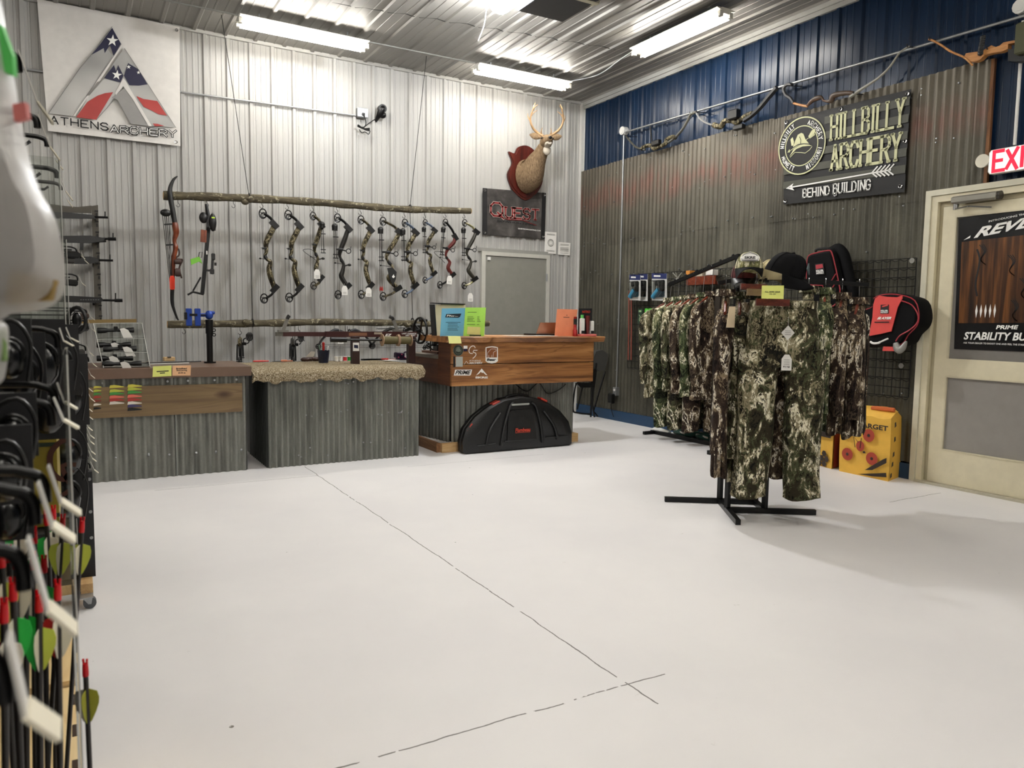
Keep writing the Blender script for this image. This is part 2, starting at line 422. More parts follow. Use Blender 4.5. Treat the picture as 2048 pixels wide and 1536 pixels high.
SF = {'A': [[(0, 0), (.5, 1), (1, 0)], [(.2, .35), (.8, .35)]], 'B': [[(0, 0), (0, 1), (.6, 1), (.9, .88), (.9, .65), (.6, .53), (0, .53)], [(.6, .53), (1, .4), (1, .14), (.7, 0), (0, 0)]],
 'C': [[(1, .78), (.8, 1), (.25, 1), (0, .78), (0, .22), (.25, 0), (.8, 0), (1, .22)]], 'D': [[(0, 0), (0, 1), (.6, 1), (1, .75), (1, .25), (.6, 0), (0, 0)]],
 'E': [[(1, 1), (0, 1), (0, 0), (1, 0)], [(0, .52), (.75, .52)]], 'G': [[(1, .8), (.8, 1), (.25, 1), (0, .78), (0, .22), (.25, 0), (.8, 0), (1, .2), (1, .48), (.6, .48)]],
 'H': [[(0, 0), (0, 1)], [(1, 0), (1, 1)], [(0, .52), (1, .52)]], 'I': [[(.5, 0), (.5, 1)]], 'L': [[(0, 1), (0, 0), (1, 0)]],
 'M': [[(0, 0), (0, 1), (.5, .3), (1, 1), (1, 0)]], 'N': [[(0, 0), (0, 1), (1, 0), (1, 1)]], 'O': [[(.25, 0), (0, .25), (0, .75), (.25, 1), (.75, 1), (1, .75), (1, .25), (.75, 0), (.25, 0)]],
 'Q': [[(.25, 0), (0, .25), (0, .75), (.25, 1), (.75, 1), (1, .75), (1, .25), (.75, 0), (.25, 0)], [(.55, .3), (1.1, -.15)]],
 'R': [[(0, 0), (0, 1), (.7, 1), (1, .85), (1, .62), (.7, .48), (0, .48)], [(.5, .48), (1, 0)]], 'S': [[(1, .8), (.75, 1), (.25, 1), (0, .82), (0, .66), (.25, .53), (.75, .47), (1, .34), (1, .18), (.75, 0), (.25, 0), (0, .2)]],
 'T': [[(0, 1), (1, 1)], [(.5, 1), (.5, 0)]], 'U': [[(0, 1), (0, .2), (.25, 0), (.75, 0), (1, .2), (1, 1)]], 'V': [[(0, 1), (.5, 0), (1, 1)]],
 'X': [[(0, 0), (1, 1)], [(0, 1), (1, 0)]], 'Y': [[(0, 1), (.5, .5), (1, 1)], [(.5, .5), (.5, 0)]], 'P': [[(0, 0), (0, 1), (.7, 1), (1, .85), (1, .6), (.7, .45), (0, .45)]],
 'K': [[(0, 0), (0, 1)], [(1, 1), (0, .45), (1, 0)]], 'Z': [[(0, 1), (1, 1), (0, 0), (1, 0)]], '5': [[(1, 1), (.1, 1), (.1, .6), (.7, .62), (1, .4), (1, .2), (.7, 0), (0, 0)]]}
SERIF = {'H': [(0, 0), (0, 1), (1, 0), (1, 1)], 'I': [(.5, 0), (.5, 1)], 'L': [(0, 1), (.15, 0)], 'B': [(0, 0), (0, 1)], 'Y': [(0, 1), (1, 1), (.5, 0)], 'A': [(0, 0), (1, 0)], 'R': [(0, 0), (0, 1), (1, 0)],
 'E': [(0, 0), (0, 1)], 'N': [(0, 0), (0, 1), (1, 1)], 'D': [(0, 0), (0, 1)], 'U': [(0, 1), (1, 1)], 'M': [(0, 0), (1, 0), (0, 1), (1, 1)], 'T': [(.5, 0)], 'K': [(0, 0), (0, 1), (1, 1), (1, 0)], 'P': [(0, 0), (0, 1)]}
def strokes(mb, t, fn, w, nrm, u0, u1, v0, v1, gap=.3, serif=0, shear=0):
    """stroke lettering; fn(u,v) gives a point of the surface"""
    n = len(t); wd = [(.45 if c == 'I' else .5 if c == ' ' else 1) for c in t]; tot = sum(wd)+gap*(n-1); k = (u1-u0)/tot; x = u0
    for c, q in zip(t, wd):
        if c in SF:
            for st in SF[c]:
                P = []
                for a, b in st:
                    aa = (a-.5)*(1 if c != 'I' else 0)+.5
                    P.append(fn(x+aa*q*k+shear*b*(v1-v0), v0+b*(v1-v0)))
                for i in range(len(P)-1):
                    d = (P[i+1]-P[i]).normalized()*w*.45
                    mb.stroke([P[i]-(d if i else d*.2 if not serif else d), P[i+1]+d], w, nrm)
            if serif:
                for a, b in SERIF.get(c, []):
                    cx = x+a*q*k; h = serif*k
                    mb.stroke([fn(cx-h, v0+b*(v1-v0)), fn(cx+h, v0+b*(v1-v0))], w*.8, nrm)
        x += (q+gap)*k
def quad(tl, tr, bl, br):
    tl, tr, bl, br = V(tl), V(tr), V(bl), V(br)
    return lambda u, v: (bl*(1-u)+br*u)*(1-v)+(tl*(1-u)+tr*u)*v
def sheet(fn, nu, nv, nrm, amp=0, th=.0, seed=0, edge=False):
    """thin vinyl/paper sheet with gentle waves and real thickness"""
    mb = MB(); nrm = V(nrm); vs = []
    rs = random.Random(seed); ph = [rs.uniform(0, 6) for _ in range(6)]
    for j in range(nv+1):
        for i in range(nu+1):
            u, v = i/nu, j/nv
            h = amp*(math.sin(5*u+ph[0]+3*v)+.6*math.sin(9*v+ph[1]-4*u)+.4*math.sin(15*u+ph[2]+8*v))/2
            vs.append(fn(u, v)+nrm*h)
    fs = [(j*(nu+1)+i, j*(nu+1)+i+1, (j+1)*(nu+1)+i+1, (j+1)*(nu+1)+i) for j in range(nv) for i in range(nu)]
    mb.add(vs, fs)
    if th: 
        b = [v-nrm*th for v in vs]; mb.add(b, [tuple(reversed(f)) for f in fs])
    return mb
# ---------------------------------------------------------------- the room
def corr(mb, p0, p1, z0, z1, nrm, pitch=.068, amp=.008, nz=1, per=6, top=None):
    """corrugated sheet standing from p0 to p1"""
    p0, p1, nrm = V(p0), V(p1), V(nrm); L = (p1-p0).length; n = max(4, int(L/pitch*per)); rings = []
    for j in range(nz+1):
        r = []
        for i in range(n+1):
            s = L*i/n; p = p0+(p1-p0)*(i/n)+nrm*(amp+amp*math.sin(2*math.pi*s/pitch))
            zt = z1 if top is None else top(s)
            p.z = z0+(zt-z0)*j/nz; r.append(p)
        rings.append(r)
    mb.loft(rings, False, False)
def ribbed(mb, o, d, L, nrm, up, H, pitch, ph=0, rib=.02, minor=(.33, .5, .67), mh=.005):
    """ribbed metal liner panel; ribs stand towards nrm and run along up"""
    o, d, nrm, up = V(o), V(d), V(nrm), V(up); P = [(0, 0)]; k = -1
    while True:
        c = ph+k*pitch
        if c > L: break
        P += [(c-.028, 0), (c-.015, rib), (c+.015, rib), (c+.028, 0)]
        for q in minor:
            x = c+pitch*q; P += [(x-.011, 0), (x-.007, mh), (x+.007, mh), (x+.011, 0)]
        k += 1
    P = [p for p in P if 0 <= p[0] <= L]+[(L, 0)]; P = sorted(set(P), key=lambda q: q[0])
    mb.loft([[o+d*a+nrm*b for a, b in P], [o+d*a+nrm*b+up*H for a, b in P]], False, False)
X0, Y0 = -9.0, -13.0
mb = MB(); mb.box(((X0)/2, Y0/2, -.06), (-X0+.4, -Y0+.4, .12)); struct('floor', mb, 'floor')
mb = MB(); ribbed(mb, (X0, 0, ZC), (1, 0, 0), -X0, (0, 0, -1), (0, -1, 0), -Y0, .3048, .12, .018, (.33, .66), .004)
mb.bb((X0, Y0, ZC+.03), (0, 0, ZC+.09)); struct('ceiling', mb, 'ceiling_metal')
mb = MB(); ribbed(mb, (X0, 0, 0), (1, 0, 0), -X0, (0, -1, 0), (0, 0, 1), ZC+.02, .2286, (-4.355-X0) % .2286, .024, (.25, .5, .75), .0045)
mb.bb((X0, .03, 0), (0, .1, ZC)); wb = struct('wall_back', mb, 'wall_metal', None, 30)
sc = MB()
for zz in (.52, 1.33, 2.38, 3.4):
    k = 0
    while X0+k*.2286 < -.1:
        x = X0+(-4.355-X0) % .2286+k*.2286+.05; k += 1
        if x < -6.9 or (-1.6 < x < -.5 and zz < 2.3): continue
        sc.cyl((x, 0, zz), (x, -.006, zz), .007, .005, 6)
sc.build('screw_row', GALV, wb)
mb = MB(); ribbed(mb, (0, 0, 0), (0, -1, 0), -Y0, (-1, 0, 0), (0, 0, 1), ZC+.02, .2286, .1, .02, (.33, .66), .003)
mb.bb((.03, Y0, 0), (.1, 0, ZC)); struct('wall_right', mb, 'blue_metal', None, 30)
mb = MB(); mb.bb((X0-.1, Y0, 0), (X0, 0, ZC)); struct('wall_left', mb, 'wall_metal')
mb = MB(); mb.bb((X0, Y0-.1, 0), (0, Y0, ZC)); struct('wall_front', mb, 'wall_metal')
# corrugated tin cladding on the right wall, sheet by sheet in three rows
mb = MB(); ys = [-.05]; rs = random.Random(3)
while ys[-1] > -5.3: ys.append(max(ys[-1]-.655, -5.38))
rowz = [(.13, 1.30), (1.24, 2.36), (2.30, 3.30)]
for r, (a, b) in enumerate(rowz):
    for i in range(len(ys)-1):
        if r < 2 and ys[i+1] < -4.95: y1 = -4.93
        else: y1 = ys[i+1]
        if r < 2 and ys[i] < -4.93: continue
        o = .028+.0022*((i+r) % 2)+.0025*r; dz = rs.uniform(-.02, .02)
        corr(mb, (-o, ys[i]+.02, 0), (-o, y1, 0), a+dz, b+dz*(1 if r < 2 else .6), (-1, 0, 0), .068, .0075, 1, 7)
tw = struct('wall_right_cladding', mb, 'tin_wall', None, 40)
sc = MB()
for k in range(120):
    y = rs.uniform(-5.3, -.1); z = rs.choice([.7, 1.27, 1.9, 2.33, 2.33, 2.8, 3.2])+rs.uniform(-.05, .05)
    if y < -4.9 and z < 2.4: continue
    sc.cyl((-.03, y, z), (-.052, y, z), .008, .006, 6)
sc.build('nail_head', GALV, tw)
mb = MB(); mb.bb((-.05, -5.40, 2.37), (-.02, -5.375, 3.29)); struct('trim_1', mb, woodmat('trim_rust', '3c2617', '6a4325', '8b6035', 2, 1, .7))
mb = MB(); mb.bb((-.055, -.055, 0), (0, 0, ZC)); mb.bb((-.006, -.10, 0), (-.0, 0, ZC)); struct('trim_2', mb, M('trim_white', 'c8c7c2', .4))
mb = MB(); mb.bb((-.05, Y0, ZC-.06), (0, 0, ZC)); mb.bb((-.03, Y0, ZC-.1), (0, 0, ZC-.06)); struct('trim_3', mb, M('trim_grey', 'a3a29d', .4))
mb = MB(); mb.bb((X0, -.035, ZC-.035), (0, 0, ZC)); struct('trim_4', mb, M('trim_grey'))
mb = MB(); mb.bb((-.05, -4.93, 0), (-.03, -.06, .13)); struct('baseboard_right', mb, M('base_blue', '1d3f60', .5))
# torn lap seam across the ceiling liner
mb = MB(); P = []; rs = random.Random(5)
for k in range(40):
    x = -3.9+k*(3.0/39); y = -1.5-.4*(x+3.75)/2.7
    zig = ((x+9) % .3048)/.3048
    P.append(V((x, y+.055*(1-abs(zig-.45)*2)+rs.uniform(-.008, .008), ZC-.012-(.012 if zig > .85 else 0))))
mb.stroke(P, [.004+.016*abs(math.sin(k*.8)) for k in range(40)], (0, 0, -1)); 
struct('trim_5', mb, M('seam_dark', '2a2926', .8))
# ---- grey door in the back wall
mb = MB(); x0, x1, zt = -1.50, -.575, 2.10
for a, b in (((x0-.055, -.05, 0), (x0, .0, zt)), ((x1, -.05, 0), (x1+.055, 0, zt)), ((x0-.055, -.05, zt), (x1+.055, 0, zt+.05))): mb.bb(a, b)
d1 = struct('door_1', mb, M('door_trim', 'b9b8af', .4))
mb = MB(); mb.bb((x0+.004, -.035, .01), (x1-.004, -.002, zt-.004), .003); mb.build('door_leaf', M('door_grey', '83827a', .5), d1)
mb = MB(); mb.bb((x0-.11, -.03, zt+.05), (x1+.09, 0, zt+.095)); mb.build('drip_cap', M('cap_grey', '8d8d87', .4), d1)
mb = MB(); 
for z in (.3, 1.2, 1.85): mb.cyl((x1+.006, -.05, z-.05), (x1+.006, -.05, z+.05), .012)
mb.build('hinge', GALV, d1)
mb = MB(); mb.bb((x0+.03, -.055, zt-.06), (x0+.07, -.034, zt-.02)); mb.build('door_contact', WHT, d1)
mb = MB(); mb.bb((-1.575, -.06, 1.22), (-1.545, -.03, 1.42)); mb.cyl((-1.56, -.09, 1.36), (-1.56, -.04, 1.36), .012); mb.build('pull_handle', BLK, d1)
# ---- glazed entrance door in the right wall
y0 = -4.945; zt = 2.37; y1 = -6.12
def rect(mb, xa, xb, ya, yb, za, zb, wd):
    mb.bb((xa, ya, za), (xb, ya-wd, zb)); mb.bb((xa, yb+wd, za), (xb, yb, zb)); mb.bb((xa, ya-wd, zb-wd), (xb, yb+wd, zb))
mb = MB(); rect(mb, -.075, 0, y0, y1, 0, zt, .045); d2 = struct('door_2', mb, M('frame_white', 'cfcbb6', .4))
mb = MB(); rect(mb, -.062, .0, y0-.047, y1+.047, 0, zt-.047, .05); mb.build('door_jamb', CREAM, d2)
mb = MB(); rect(mb, -.022, .02, y0-.1, y1+.1, 0, zt-.1, .035); mb.build('door_stop', M('stop_shade', 'b9b094', .5), d2)
ya, yb = y0-.137, y1+.137; mb = MB(); st = .11
mb.bb((-.045, ya, .02), (-.01, ya-st, zt-.14)); mb.bb((-.045, yb+st, .02), (-.01, yb, zt-.14))
for za, zb in ((.02, .30), (.88, 1.03), (2.14, zt-.14)): mb.bb((-.045, ya-st, za), (-.01, yb+st, zb))
mb.build('door_leaf', CREAM, d2)
mb = MB(); mb.bb((-.03, ya-st, .30), (-.02, yb+st, .88)); mb.build('kick_panel', M('panel_grey', '8f8b86', .35), d2)
mb = MB(); rect(mb, -.05, -.044, ya-st+.01, yb+st-.01, .30, .89, .012); mb.bb((-.05, ya-st, .29), (-.044, yb+st, .302)); rect(mb, -.05, -.044, ya-st+.012, yb+st-.012, 1.03, 2.15, .012)
mb.build('glazing_bead', M('bead', 'cdc5aa', .4), d2)
mb = MB(); mb.bb((-.032, ya-st, 1.03), (-.026, yb+st, 2.14)); mb.build('glass_pane', M('glass_grey', '7f7c77', .12), d2)
mb = MB(); mb.bb((-.09, y0-.05, 0), (0, y1+.05, .018)); mb.build('threshold', M('thresh', 'b9b39f', .4), d2)
cl = MB(); cl.bb((-.14, -5.19, 2.235), (-.065, -5.52, 2.29), .01); c = cl.build('door_closer', M('closer', '8d8a80', .35, .5), d2)
cl = MB(); cl.cyl((-.1, -5.21, 2.235), (-.1, -5.21, 2.19), .02); cl.bar((-.1, -5.21, 2.195), (-.2, -5.36, 2.19), .025, .01); cl.bar((-.2, -5.36, 2.19), (-.06, -5.45, 2.185), .02, .01)
cl.build('closer_arm', CHR, c)
cl = MB(); cl.cyl((-.1, -5.51, 2.262), (-.1, -5.54, 2.262), .032); cl.build('closer_cap', M('cap_dark', '4b4842', .3, .5), c)
# ---------------------------------------------------------------- ceiling lights
def fixture(p, d, L, label, cat='light', group=None):
    p, d = V(p), V(d).normalized(); s = d.cross(V((0, 0, 1))); t = thing('fluorescent_fixture', label, cat, p, group)
    a, b = p-d*L/2, p+d*L/2; mb = MB()
    mb.bar(a, b, .11, .05); 
    for q in (1, -1): mb.prism([a+s*q*.05+V((0, 0, .02)), a+s*q*.05, a+s*q*.115+V((0, 0, .012)), a+s*q*.115+V((0, 0, .018))], b-a)
    mb.build('housing', M('fixture_white', 'd5d2c8', .4), t)
    for q in (1, -1):
        mb = MB(); mb.cyl(a+s*q*.07+d*.03+V((0, 0, -.04)), b+s*q*.07-d*.03+V((0, 0, -.035)), .016, None, 10); mb.build('lamp_tube', 'tube_light', t)
        for e in (a+d*.015, b-d*.015): mb = MB(); mb.box(e+s*q*.06+V((0, 0, -.03)), (.04, .04, .05), None); mb.build('lamp_holder', M('holder', 'c9c6bb', .5), t)
    for e in (a+d*.2, b-d*.2):
        mb = MB(); mb.cyl(e+V((0, 0, .02)), V((e.x, e.y, ZC)), .006, None, 6); mb.build('hanger_rod', GALV, t)
    return t
fixture((-3.98, -.79, 4.13), (1, 0.02, 0), 1.29, 'lit twin-tube ceiling light ')['label'] = 'lit twin-tube ceiling light at the left, above the hanging log of bows'
fixture((-1.43, -.80, 4.13), (1, 0, 0), 1.26, 'lit twin-tube ceiling light near the back wall, above the deer mount')
fixture((-.82, -2.78, 4.13), (0, 1, 0), 1.26, 'lit twin-tube ceiling light running along the blue wall')
for p, d in (((-3.9, -4.6, 4.13), (1, 0, 0)), ((-.85, -7.4, 4.13), (0, 1, 0)), ((-3.4, -9.6, 4.13), (1, 0, 0)), ((-5.4, -9.0, 4.13), (1, 0, 0)), ((-3.0, -7.2, 4.13), (1, 0, 0)), ((-5.6, -6.3, 4.13), (1, 0, 0)), ((-7.6, -2.4, 4.13), (0, 1, 0)), ((-6.6, -10, 4.13), (1, 0, 0))):
    fixture(p, d, 1.29, 'lit twin-tube ceiling light assumed out of view, added for fill light', 'light', 'ceiling lights out of view')  # unseen fixtures; several were added as fill for camera-facing surfaces
t = thing('ceiling_lamp', 'bright round ceiling bulb with a pull cord in front of the dark ceiling heater', 'light', (-2.74, -2.62, 4.05))
mb = MB(); mb.lathe([(.0, ZC), (.07, ZC), (.07, ZC-.03), (.045, ZC-.07), (.03, ZC-.09), (0, ZC-.09)], (-2.74, -2.62, 0)); mb.build('lamp_base', WHT, t, True)
mb = MB(); mb.ball((-2.74, -2.62, 4.05), (.10, .10, .075), 20, 12); mb.build('bulb', 'bulb_light', t, True)
mb = MB(); mb.tube(catmull([(-2.82, -2.60, 4.13), (-2.86, -2.58, 4.0), (-2.88, -2.57, 3.86), (-2.93, -2.56, 3.72)], 5), .0045, 5); mb.build('pull_cord', PAPER, t)
t = thing('ceiling_heater', 'dark grey box heater hung from the ceiling beside the bright bulb', 'heater', (-2.3, -3.0, 4.1))
mb = MB(); mb.bb((-2.62, -2.70, 3.99), (-2.14, -3.5, 4.16), .008); mb.build('heater_body', M('heater_dark', '3b3c3e', .5), t)
mb = MB(); mb.bb((-2.66, -3.17, 3.985), (-2.11, -3.22, 4.19)); mb.bb((-2.13, -3.1, 4.0), (-2.105, -3.22, 4.18)); mb.build('heater_flange', M('frame_white'), t)
mb = MB()
for y in (-2.8, -3.4): mb.cyl((-2.38, y, 4.15), (-2.38, y, ZC), .008, None, 6)
mb.build('hanger_rod', GALV, t)
# ---- conduits
def conduit(name, label, P, r=.011, m_=None):
    mb = MB(); mb.tube(P, r, 8); o = mb.build(name, m_ or GALV, None, True)
    o['label'] = label; o['category'] = 'conduit'; return o
conduit('ceiling_conduit', 'thin metal conduit joining the two ceiling lights near the back wall', [(-3.33, -.79, 4.17), (-2.06, -.80, 4.17)], .008, M('conduit_grey', '7b7a75', .4))
conduit('ceiling_conduit', 'bent metal conduit rising from the back ceiling light towards the light by the blue wall', catmull([(-.80, -.82, 4.17), (-.62, -1.0, 4.2), (-.60, -1.25, 4.2), (-.70, -1.7, 4.2), (-.82, -2.15, 4.17)], 6), .009)
conduit('ceiling_conduit', 'short metal conduit entering the left ceiling light', [(-4.62, -.79, 4.17), (-6.6, -.75, 4.19)], .008, M('conduit_grey'))
a = at(340, 181, y=-.032); b = at(712, 231, y=-.032); mb = MB(); mb.tube([V((-6.5, a.y, a.z-.0)), a, b], .01, 8)
t = mb.build('wall_conduit', GALV, None, True); tag(t, 'long horizontal metal conduit on the back wall behind the triangle banner', 'conduit')
a2 = at(712, 231, y=-.035)
t = thing('outlet_box', 'metal junction box with black bundled cord on the back wall', 'outlet', at(722, 228, y=-.05))
c = at(724, 226, y=-.05); mb = MB(); mb.box(c, (.12, .06, .11), None, .008); mb.build('box_body', GALV, t)
mb = MB(); mb.box(c+V((.005, -.035, -.02)), (.035, .02, .03), None, .004); mb.build('plug', BLK, t)
mb = MB(); mb.box(c+V((0, -.035, .02)), (.03, .01, .03), None, .003); mb.build('socket', PAPER, t)
mb = MB(); P = [c+V((.005, -.05, -.02)), c+V((.03, -.05, -.12)), c+V((.0, -.05, -.17))]
for k in range(4): P += [c+V((-.07, -.05-.004*k, -.17+.006*k)), c+V((0, -.05, -.185)), c+V((.075, -.05, -.17-.01*k)), c+V((0, -.05, -.19))]
P += [c+V((.05, -.05, -.13)), c+V((.14, -.04, -.06))]
mb.tube(catmull(P, 4), .006, 6); mb.build('bundled_cord', CORD, t, True)
mb = MB(); mb.tube(catmull([c+V((-.05, -.05, -.2)), c+V((-.02, -.05, -.235)), c+V((.02, -.05, -.22)), c+V((.06, -.05, -.24)), c+V((.08, -.05, -.2))], 5), .005, 5); mb.build('hanging_loop', CORD, t, True)
c = at(764, 224, y=-.1); t = thing('security_camera', 'small black round-headed camera on the back wall right of the metal outlet box', 'camera', c)
mb = MB(); mb.cyl(c+V((.0, -.03, .035)), c+V((0, .03, .035)), .048, None, 20); mb.build('camera_head', BLK, t, True)
mb = MB(); mb.tube([c+V((.0, 0, .03)), c+V((-.02, .0, -.02)), c+V((-.04, .03, -.06)), c+V((-.045, .08, -.09))], [.045, .04, .025, .018], 10); mb.ball(c+V((.01, .01, -.03)), (.045, .035, .04)); mb.build('camera_mount', BLKM, t, True)
mb = MB(); mb.cyl(c+V((0, -.031, .035)), c+V((0, -.036, .035)), .03, None, 16); mb.build('lens', M('lens_black', '050507', .05), t)
# right wall conduit
a = at(1252, 264, x=-.07); b = at(2026, 38, x=-.07)
mb = MB(); mb.tube([a, b, b+(b-a)*.25], .012, 8); tag(mb.build('wall_conduit', GALV, None, True), 'long straight metal conduit along the blue wall, above the hanging bows', 'conduit')
a = at(1248, 262, x=-.06); b = at(1233, 775, x=-.06)
mb = MB(); mb.tube([a, V((-.06, a.y, 2)), b], .010, 8); tag(mb.build('wall_conduit', GALV, None, True), 'thin upright metal conduit down the rusty tin wall to the outlet', 'conduit')
for px, py, l in ((1248, 262, 'white round junction box at the left end of the blue-wall conduit'), (2044, 14, 'white junction box at the right end of the blue-wall conduit, top corner of the photo')):
    c = at(px, py, x=-.06); mb = MB(); mb.cyl(c+V((-.035, 0, 0)), c+V((.035, 0, 0)), .052, None, 12); mb.cyl(c+V((-.042, 0, 0)), c+V((-.035, 0, 0)), .035, None, 12)
    tag(mb.build('junction_box', WHT, None, True), l, 'junction box')
c = at(2044, 60, x=-.06); conduit('wall_conduit', 'white upright conduit above the exit sign', [V((-.05, c.y, 3.5)), V((-.05, c.y+.0, 2.62))], .012, WHT)
c = at(1232, 783, x=-.06); t = thing('outlet_box', 'metal outlet box with a black adapter low on the tin wall', 'outlet', c)
mb = MB(); mb.box(c, (.05, .07, .11), None, .004); mb.build('box_body', GALV, t)
mb = MB(); mb.box(c+V((-.05, .03, -.09)), (.05, .08, .13), None, .01); mb.tube(catmull([c+V((-.05, .03, -.15)), c+V((-.04, .03, -.25)), c+V((-.02, .01, -.33))], 4), .005, 5); mb.build('adapter', BLK, t)
mb = MB(); mb.cyl(c+V((-.026, .0, .02)), c+V((-.032, 0, .02)), .016); mb.build('socket', PAPER, t)
# ---- exit sign
c = V((-.10, -5.635, 2.508)); t = thing('exit_sign', 'white lit exit sign with red letters above the glazed door', 'exit sign', c)
mb = MB(); P = [(a, b) for a, b in [(-.19, -.07), (-.175, -.088), (.175, -.088), (.19, -.07), (.19, .07), (.175, .088), (-.175, .088), (-.19, .07)]]
P3 = [c+V((-.025, -a, b)) for a, b in P]; mb.prism(P3, (.05, 0, 0)); mb.build('sign_case', WHT, t)
mb = MB(); mb.prism([c+V((-.0265, -a*.97, b*.95)) for a, b in P], (.001, 0, 0)); mb.build('sign_face', 'exit_glow', t)
mb = MB(); fn = lambda u, v: c+V((-.03, .15-.3*u, -.07+.14*v)); strokes(mb, 'EXIT', fn, .026, (-1, 0, 0), 0, 1, 0, 1, .25); mb.build('lettering', 'exit_red', t)
mb = MB(); mb.bar(c+V((.02, 0, 0)), c+V((.1, 0, 0)), .05); mb.build('mounting_arm', WHT, t)
for s, dy in ((1, .235),):
    mb = MB(); q = c+V((-.0, dy, .02)); mb.lathe([(0, -.035), (.03, -.03), (.05, .015), (.05, .03), (0, .03)], (0, 0, 0), 18)
    mb.v = [q+V((-v.z, v.y, v.x)) for v in mb.v]; mb.cyl(q, q+V((.0, -.05, 0)), .012); mb.build('emergency_lamp', M('lamp_white', 'd9d4c2', .3), t, True)
# ---------------------------------------------------------------- banners and signs
def grommets(parent, pts, nrm, r=.012):
    for p in pts:
        mb = MB(); mb.ring(p, r, r*.35, nrm, 12, 5); mb.build('grommet', CHR, parent, True)
# white triangle-logo banner on the back wall
YB = -.065
tl, tr, bl, br = at(74, -3, y=YB), at(359, 54, y=YB), at(96, 262, y=YB), at(361, 292, y=YB)
Q = quad(tl, tr, bl, br); t = thing('wall_banner', 'large white vinyl banner with a silver and flag-coloured triangle logo', 'banner', Q(.5, .5))
sheet(Q, 40, 24, (0, -1, 0), .010, .002, 3).build('banner_sheet', M('vinyl_white', 'd6d3ce', .35, 0, .5), t, True)
grommets(t, [at(353, 60, y=YB-.02), at(352, 284, y=YB-.02)], (0, 1, 0))
def art(px, dy=.02): return [at(x, y, y=YB-dy) for x, y in px]
def c4(l): return [(x/4, y/4) for x, y in l]
NAVY = M('navy_print', '1b1b3a', .4); REDP = M('red_print', 'a8332f', .4); OUT = M('outline_grey', '6b6966', .5); SIL2 = M('silver_light', 'c9c7c3', .4); SIL3 = M('silver_dark', '8e8d8b', .4)
def pane(name, m_, polys, dy=.022):
    mb = MB()
    for P in polys: mb.poly(art(c4(P), dy))
    return mb.build(name, m_, t)
pane('logo_left_stripe', 'athens_silver', [[(722, 448), (835, 375), (905, 445), (770, 650), (580, 928), (388, 908), (500, 740), (640, 550)]])
pane('logo_navy_peak', NAVY, [[(897, 222), (968, 350), (908, 448), (880, 360), (838, 425), (830, 385), (730, 440), (800, 355)]], .024)
pane('logo_right_stripe', 'athens_silver', [[(995, 385), (1110, 560), (1405, 1020), (1260, 1010), (1190, 1010), (1045, 770), (990, 690), (905, 790), (770, 958), (610, 938), (700, 780), (835, 625), (925, 480)]])
pane('logo_centre_leg', M('silver_shade', '8d8b89', .4), [[(895, 780), (1000, 700), (1195, 1010), (1045, 990), (940, 800)]], .025)
pane('logo_navy_left', NAVY, [[(912, 520), (928, 570), (945, 520), (988, 605), (962, 660), (832, 625)]], .026)
pane('logo_navy_right', NAVY, [[(1025, 505), (1110, 555), (1180, 675), (1110, 685), (1035, 682), (992, 605)]], .026)
pane('logo_red_left', REDP, [[(905, 737), (770, 958), (608, 938), (700, 815), (780, 765), (840, 745)]], .027)
pane('logo_red_right', REDP, [[(1090, 768), (1150, 792), (1258, 808), (1337, 925), (1270, 915), (1215, 885), (1150, 855)], [(1222, 988), (1260, 990), (1315, 1008), (1240, 1010)]], .027)
pane('logo_white_gap', M('vinyl_white'), [[(965, 360), (975, 372), (795, 655), (768, 652), (905, 450)], [(685, 768), (712, 768), (600, 930), (575, 928)], [(985, 625), (1000, 640), (1215, 1010), (1190, 1010), (1060, 790), (985, 690), (930, 760), (920, 745)]], .028)
def star(mb, cx, cy, r, rot=0):
    mb.poly(art(c4([(cx+(r if k % 2 == 0 else r*.38)*math.sin(rot+k*math.pi/5), cy-(r if k % 2 == 0 else r*.38)*math.cos(rot+k*math.pi/5)) for k in range(10)]), .03))
mb = MB(); star(mb, 900, 325, 50, .1); star(mb, 935, 600, 42, .15); star(mb, 1030, 535, 18); star(mb, 1108, 580, 16); mb.build('logo_star', PWHT, t)
mb = MB(); 
for P in ([(897, 212), (722, 448), (640, 545), (388, 908), (580, 930), (908, 450), (972, 350)], [(995, 385), (1110, 560), (1408, 1022), (1195, 1015)], [(770, 960), (920, 790), (940, 800), (1045, 992)]): mb.stroke(art(c4(P), .029), .004, (0, -1, 0))
mb.build('logo_outline', OUT, t)
mb = MB(); p = at(101, 246, y=YB-.03); X = at(216, 261, y=YB-.03)-p
strokes(mb, 'ATHENS', lambda u, v: p+X*u+V((0, 0, 1))*v, .011, (0, -1, 0), 0, 1, 0, .066, .38)
p2 = at(221, 264, y=YB-.03); X2 = at(352, 274, y=YB-.03)-p2
f2 = lambda u, v: p2+X2*u+V((0, 0, 1))*v
strokes(mb, 'ARCHERY', f2, .022, (0, -1, 0), 0, 1, 0, .062, .3); mb.build('lettering', INK, t)
mb = MB(); p2 = p2+V((0, -.002, 0)); strokes(mb, 'ARCHERY', f2, .008, (0, -1, 0), 0, 1, 0, .062, .3); mb.build('lettering_fill', PWHT, t)
